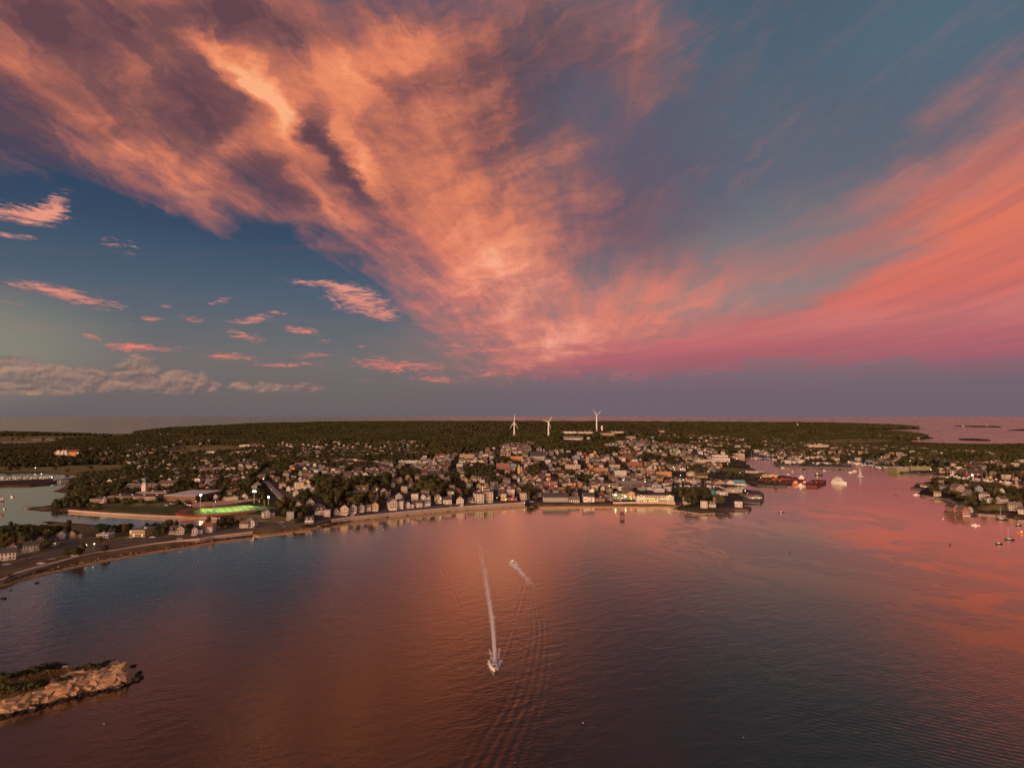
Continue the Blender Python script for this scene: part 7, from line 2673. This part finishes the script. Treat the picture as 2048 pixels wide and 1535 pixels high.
# ------------------------------------------------------------------ markers and buoys
p = gnd(1244.5, 1035)
t = thing('harbour_beacon', (p.x, p.y, 0), 0.2, 'dark box-like beacon on piles in front of the harbour beach', 'beacon')
for sx in (-1.6, 1.6):
    for sy in (-1.6, 1.6):
        MB().cyl(sx, sy, -2, 3.0, 0.3, None, 6).build('pile', m_dark, t)
MB().box(-2.1, 2.1, -2.1, 2.1, 3.0, 6.4).build('housing', m_wood, t)
MB().cyl(0, 0, 6.42, 7.8, 0.3, 0.2, 6).build('lantern', m_dark, t)
BU = [(1900, 1089.5, 2.4, 'red', 'red conical buoy in the right harbour'), (1792, 990.5, 2.6, 'red', 'small red buoy left of the neck'), (1579, 1103, 1.8, 'green', 'small green buoy in the middle of the harbour mouth'),
      (931, 1034, 4.2, 'dark', 'thin dark spar buoy off the boulevard seawall'), (1886, 1037.5, 1.6, 'white', 'white lit buoy left of the red houses'), (766, 1059, 0.9, 'white', 'tiny white buoy off the boulevard seawall'),
      (889.5, 1060, 0.7, 'dark', 'tiny dark buoy off the boulevard seawall'), (1822, 964, 1.6, 'red', 'tiny red buoy above the tip of the neck'), (208, 1447, 0.35, 'white', 'tiny white float right of the near island'),
      (1487, 1474, 0.35, 'orange', 'small orange float low in the blue water'), (1166, 1445, 0.35, 'white', 'small white float in the dark water at lower right of the wake'), (1030, 1525, 0.35, 'orange', 'orange float at the bottom edge')]
for px, py, h, col, lab in BU:
    p = gnd(px, py)
    t = thing('buoy', (p.x, p.y, 0), 0, lab, 'buoy')
    MB().cyl(0, 0, -0.3, h * 0.35, h * 0.34 if h < 4 else 0.5, None, 10).build('float', HC[col], t)
    MB().cyl(0, 0, h * 0.35 + .01, h, h * 0.24 if h < 4 else 0.3, 0.05, 8).build('marker', HC[col], t)

# ------------------------------------------------------------------ the two speedboats and their foam
m_foam = mat('foam', (0.92, 0.86, 0.84), 0.7, spec=0.2)


def speedboat(track, label, L):
    p, q = track[0], track[12]
    d = np.array(p) - np.array(q)
    t = thing('speedboat', (p[0], p[1], 0.15), math.atan2(d[1], d[0]) - PI / 2, label, 'speedboat', 'speedboats under way', L / 8)
    for nm, me in boat_parts('motorboat'):
        part(nm, me, t, mats=[mat('cockpit_orange', (0.55, 0.20, 0.08), 0.6)] if nm == 'cockpit' else None)
    t.rotation_euler = (R(4), 0, t.rotation_euler.z)
    return t


speedboat(TRACK1, 'near white speedboat running towards the viewer with long wake', 8.5)
speedboat(TRACK2, 'far white speedboat heading away to the upper left', 8.0)


def foam(track, lab, n, length, w0, w1, fall, wings, L):
    b = MB()
    r = random.Random(len(lab))
    seg = np.diff(track, axis=0)
    sl = np.hypot(seg[:, 0], seg[:, 1])
    s0 = np.concatenate([[0], np.cumsum(sl)])

    def at(s, o):
        i = min(np.searchsorted(s0, s, 'right') - 1, len(seg) - 1)
        f = (s - s0[i]) / sl[i]
        d = seg[i] / sl[i]
        return track[i][0] + d[0] * (s - s0[i]) - d[1] * o, track[i][1] + d[1] * (s - s0[i]) + d[0] * o

    def flake(x, y, z, sz):
        m = r.randint(4, 6)
        a0 = r.uniform(0, 6)
        hh = r.uniform(0.2, 1)
        vs = [(x + sz * r.uniform(0.5, 1) * math.cos(a0 + 2 * PI * i / m), y + sz * 1.5 * r.uniform(0.5, 1) * math.sin(a0 + 2 * PI * i / m), z + sz * 0.8 * max(0, math.sin(a0 + 2 * PI * i / m)) * hh) for i in range(m)]
        b.add(vs, [tuple(range(m))])
    for k in range(n):
        s = r.expovariate(1 / fall)
        if s > length * r.uniform(0.75, 1.0):
            continue
        w = w0 + (w1 - w0) * s / length
        o = r.gauss(0, 0.36) * w
        if s < 24 and r.random() < 0.14:
            o = r.choice((-1, 1)) * (0.9 + s * 0.07) + r.gauss(0, 0.35)
        x, y = at(s, o)
        flake(x, y, 0.12 + r.uniform(0, 0.1), r.uniform(0.10, 0.32))
    for k in range(wings):
        sd = r.choice((-1, 1))
        s = r.uniform(-0.25 * L, 0.7 * L) if r.random() < 0.75 else r.uniform(0.4 * L, 1.1 * L)
        base = 0.9 + max(0, s + 0.25 * L) * 0.16
        o = sd * (base + abs(r.gauss(0, 0.55)))
        x, y = at(max(0, s) + 0, o)
        if s < 0:
            x, y = x - (seg[0][0] / sl[0]) * -s, y - (seg[0][1] / sl[0]) * -s
        hgt_ = max(0.1, 1.0 - abs(s - 0.1 * L) / (1.3 * L)) * r.uniform(0.1, 1.1)
        sz = r.uniform(0.12, 0.36)
        vs = [(x + sz * dx_, y + sz * dy_, hgt_ + sz * dz_) for dx_, dy_, dz_ in ((1, 0, 0), (0, 1, 0), (-1, 0, 0), (0, -1, 0), (0, 0, .8), (0, 0, -.8))]
        b.add(vs, [(0, 1, 4), (1, 2, 4), (2, 3, 4), (3, 0, 4), (1, 0, 5), (2, 1, 5), (3, 2, 5), (0, 3, 5)])
    o = b.build('foam', m_foam)
    o['kind'] = 'stuff'
    o['label'] = lab
    return o


foam(TRACK1, 'white foam wake trailing from the near speedboat', 5200, 330, 0.9, 4.2, 78, 330, 8.5)
foam(TRACK2, 'white foam wake of the far speedboat', 2200, 75, 1.1, 4.5, 22, 120, 8)

# ------------------------------------------------------------------ cars
m_tyre = mat('tyre', (0.02, 0.02, 0.02), 0.8)
car_body = MB().box(-0.9, 0.9, -2.2, 2.2, 0.35, 0.95)
car_body.add([(-0.85, -1.5, 0.951), (0.85, -1.5, 0.951), (0.85, 1.1, 0.951), (-0.85, 1.1, 0.951), (-0.7, -1.1, 1.5), (0.7, -1.1, 1.5), (0.7, 0.5, 1.5), (-0.7, 0.5, 1.5)],
             [(4, 5, 6, 7)])
CAR_B = car_body.data('body', m_wht)
CAR_G = MB().add([(-0.85, -1.5, 0.952), (0.85, -1.5, 0.952), (0.85, 1.1, 0.952), (-0.85, 1.1, 0.952), (-0.7, -1.1, 1.495), (0.7, -1.1, 1.495), (0.7, 0.5, 1.495), (-0.7, 0.5, 1.495)],
                 [(0, 1, 5, 4), (1, 2, 6, 5), (2, 3, 7, 6), (3, 0, 4, 7)]).data('window', m_glass)
_w = MB()
_w.bar((-0.12, 0, 0), (0.12, 0, 0), 0.34, 10)
CAR_W = _w.data('wheel', m_tyre)
CC = {'white': m_wht, 'silver': m_steel, 'black': m_hull_dark, 'red': m_hull_red, 'blue': m_hull_blue}


def car(px, py, col, rz, label, group):
    p = on(px, py)
    z = zat(p.x, p.y) + 0.25
    t = thing('parked_car', (p.x, p.y, z), rz, label, 'car', group, 1.1)
    part('body', CAR_B, t, mats=[CC[col]] if col != 'white' else None)
    part('window', CAR_G, t)
    for x in (-0.85, 0.85):
        for y in (-1.4, 1.4):
            part('wheel', CAR_W, t, loc=(x, y, 0.34))


for a in [(82, 1128, 'white', -1.2, 'large white car on the verge just inside the left seawall'), (149, 1112.5, 'white', -1.2, 'white car on the verge below the road bend'),
          (103, 1119.5, 'silver', -1.1, 'silver car between the two white verge cars'), (60, 1119.5, 'black', -1.2, 'black car on the road near the left trees'),
          (45, 1121, 'red', -1.2, 'red car behind the black one by the left trees'), (260, 1077.2, 'white', -1.3, 'white car in front of the lit tan building'),
          (305, 1075.3, 'white', -1.3, 'white car right of the lit tan building'), (222, 1072, 'silver', 0.3, 'silver car beside the white flat shop'),
          (336, 1078, 'black', -1.3, 'black car driving right of the tan building'), (360, 1078.5, 'silver', -1.3, 'silver car on the road left of the floodlight reflection'),
          (388, 1071.5, 'white', -1.3, 'white car under the houses of the spit'), (14, 1130, 'silver', -1.1, 'silver car on the road at the left edge'),
          (577, 1040.5, 'white', -1.2, 'white van-like car by the seawall bend')]:
    car(*a, 'cars on the spit road')
rs = random.Random(8)
cl = ['white', 'silver', 'black', 'red', 'blue']
seen_c = {}
names_c = ['first', 'second', 'third', 'fourth', 'fifth', 'sixth', 'seventh', 'eighth', 'ninth', 'tenth']
for k in range(26):
    f = (k + rs.uniform(0.1, 0.9)) / 26
    px = 690 + 310 * f
    py = 1036 - 33 * ((px - 680) / 320) ** 0.85 + rs.choice((-1.2, 1.2))
    c_ = rs.choice(cl)
    seen_c[c_] = seen_c.get(c_, 0) + 1
    car(px, py, c_, -1.35, f"{c_} car on the boulevard, {names_c[min(9, seen_c[c_] - 1)]} {c_} one from the left", 'cars along the boulevard')
for (x0, x1, y0, y1, nc, wh) in ((330, 396, 1006.5, 1011.5, 14, 'in the car park below the gymnasium'), (1222, 1254, 1000.5, 1003, 7, 'in the car park before the green restaurant'),
                                 (1334, 1376, 943, 954, 12, 'in the car park under the yellow lamps'), (1035, 1075, 1002, 1004.5, 6, 'by the boulevard crossing'),
                                 (1560, 1620, 928.5, 932, 9, 'in the fish pier yard'), (1830, 1880, 943, 946, 8, 'on the wharf before the olive plant')):
    for k in range(nc):
        px, py = x0 + (x1 - x0) * (k + rs.random() * .6) / nc, rs.uniform(y0, y1)
        c_ = rs.choice(cl)
        car(px, py, c_, rs.choice((0.1, -1.4)), f"{c_} car {wh}, {nth(k, nc)}", 'cars ' + wh)

# ------------------------------------------------------------------ street lamps and poles
m_lampw = mat('lamp_warm', (0.8, 0.6, 0.3), 0.5, emit=(1.0, 0.72, 0.28), estr=7)
m_lampg = mat('lamp_greenish', (0.7, 0.8, 0.5), 0.5, emit=(0.75, 1.0, 0.5), estr=9)
m_lampc = mat('lamp_cool', (0.8, 0.8, 0.8), 0.5, emit=(0.9, 0.97, 1.0), estr=7)
LM = {'warm': m_lampw, 'greenish': m_lampg, 'cool': m_lampc}


def lamp(px, py_head, hpx, col, label, r=0.55, group='street lamps'):
    p = on(px, py_head + hpx)
    p.z = zat(p.x, p.y) if p.z > 0.05 else 0.5
    h = max(4.0, metres(hpx, p))
    t = thing('street_lamp', p, 0, label, 'street lamp', group)
    MB().bar((0, 0, -0.5), (0, 0, h), 0.16, 6, 0, 0.1).build('pole', m_steel, t)
    b = MB()
    b.cyl(0, 0, h, h + r * 0.8, r * 0.6, r, 8).cyl(0, 0, h + r * 0.8 + .005, h + r * 1.5, r, r * 0.4, 8)
    b.build('lamp_head', LM[col], t)


for a in [(172, 1090.5, 9, 'greenish', 'left of the two bright lamps by the spit lawn', 0.75), (188, 1088, 9, 'greenish', 'right of the two bright lamps by the spit lawn', 0.75),
          (109.5, 1090, 6, 'warm', 'warm lamp at the corner of the side road', 0.45), (155.5, 906, 6, 'warm', 'warm lamp at the brick apartment house in the left woods', 1.3),
          (103.5, 955, 6, 'greenish', 'lamp at the left end of the railway bridge', 1.0), (70.5, 935.5, 4, 'cool', 'white lamp over the far left marsh', 1.2), (82.5, 948, 5, 'cool', 'cool lamp above the left marina', 1.0),
          (195.5, 1001, 5, 'greenish', 'greenish lamp at the brown school wing', 0.6), (392, 1003.5, 5, 'warm', 'orange lamp at the gymnasium corner', 0.5), (380, 1011, 5, 'warm', 'warm lamp in the car park left of the pitch', 0.5),
          (526.5, 957.5, 6, 'greenish', 'bright lamp at the top of the straight hill road', 0.95), (543, 979, 5, 'warm', 'dim warm lamp half way down the hill road', 0.4),
          (518, 1003, 5, 'warm', 'warm lamp right of the bleachers', 0.6), (508, 1053.5, 3, 'warm', 'lamp on the lawn at the canal end', 0.4),
          (994, 995, 6, 'warm', 'warm lamp at the boulevard crossing', 0.6), (1011.5, 1000.5, 4, 'greenish', 'greenish sign lamp of the red shop', 0.8), (1049, 1008, 4, 'cool', 'white lamp near the seawall end', 0.5),
          (1231, 990, 10, 'greenish', 'tall brightest lamp left of the green restaurant', 1.0), (1251, 993, 8, 'greenish', 'bright lamp right of the green restaurant', 0.9),
          (1242, 996.5, 6, 'warm', 'warm lamp between the two bright restaurant lamps', 0.5), (1263, 997.5, 6, 'greenish', 'lamp in front of the yellow block', 0.5),
          (1247, 960.5, 7, 'greenish', 'green-white lamp behind the long wharf warehouse', 0.9), (1290.3, 963, 7, 'greenish', 'green lamp above the white flat shed', 0.8), (1218.5, 972, 7, 'warm', 'yellow lamp by the low brown wharf shed', 0.9),
          (1361, 950.5, 6, 'cool', 'white lamp at the lower end of the yellow-lit car park', 0.8), (1366.5, 959.5, 6, 'warm', 'yellow lamp above the slip', 1.0),
          (1346.5, 934, 6, 'greenish', 'leftmost lamp of the yellow-lit car park', 0.9), (1349, 937, 6, 'warm', 'second lamp of the yellow-lit car park', 0.9), (1361.5, 937.8, 6, 'warm', 'third lamp of the yellow-lit car park', 0.9),
          (1366, 936.5, 6, 'warm', 'fourth lamp of the yellow-lit car park', 0.9), (1371, 935, 6, 'warm', 'fifth lamp of the yellow-lit car park', 0.9), (1376, 934.5, 6, 'warm', 'rightmost lamp of the yellow-lit car park', 0.9),
          (1398, 917, 6, 'warm', 'warm lamp left of the harbour head plants', 0.9), (1455.5, 927, 5, 'warm', 'yellow lamp under the cold store', 0.9), (1473.7, 917, 5, 'cool', 'white lamp right of the cold store', 0.9),
          (1480.5, 945, 5, 'greenish', 'left lamp on the grass point', 0.7), (1492.5, 943, 5, 'warm', 'right lamp on the grass point', 0.8), (1490.5, 981.5, 5, 'cool', 'white lamp at the end of the wharf shed', 0.7),
          (1521.5, 954.5, 5, 'warm', 'orange lamp on the yellow pier shed', 0.7), (1557.5, 912, 6, 'warm', 'warm lamp behind the fish pier crane', 0.9), (1862, 939, 5, 'warm', 'orange lamp at the right end of the olive plant', 1.1),
          (1812, 921, 5, 'cool', 'left of two white lamps over the right wharf', 0.9), (1820.5, 921.5, 5, 'cool', 'right of two white lamps over the right wharf', 0.9),
          (1945, 951.5, 9, 'greenish', 'very bright tall lamp in front of the red boathouse', 1.7), (862, 968, 5, 'warm', 'small warm lamp in the town trees', 0.5), (914, 929, 4, 'cool', 'cool lamp above the middle of town', 0.7),
          (1010, 903, 3, 'cool', 'small lamp among the hill houses', 0.7), (700, 1004, 4, 'warm', 'small lamp in the trees over the boulevard', 0.4), (1140, 998, 4, 'warm', 'lamp by the terrace of the beach restaurant', 0.5),
          (1180, 960, 4, 'warm', 'small lamp in the main street', 0.5), (1095, 960, 4, 'greenish', 'greenish lamp above the brick block', 0.5), (1300, 925, 4, 'warm', 'lamp in the upper right part of town', 0.6)]:
    lamp(a[0], a[1], a[2], a[3], a[4], a[5] * (1.0 if a[0] in (1231, 1251, 1945) else 0.62))
for (px, py0, py1, lab) in [(163.5, 1094, 1068, 'tall bare pole at the bend of the side road'), (207, 1092, 1058, 'tallest pole with crossarm by the white shop'),
                            (1932, 1022, 999, 'flagpole behind the red waterside houses'), (1318, 998, 985, 'thin flagpole at the hotel roof'), (588, 1037, 1020, 'utility pole by the narrow grey house')]:
    p = on(px, py0)
    h = metres(py0 - py1, p)
    t = thing('utility_pole', p, 0, lab, 'pole')
    MB().bar((0, 0, -1), (0, 0, h), 0.22, 6, 0, 0.14).build('shaft', m_wood, t)
    MB().box(-1.3, 1.3, -0.12, 0.12, h * 0.9, h * 0.9 + 0.25).build('crossarm', m_wood, t)
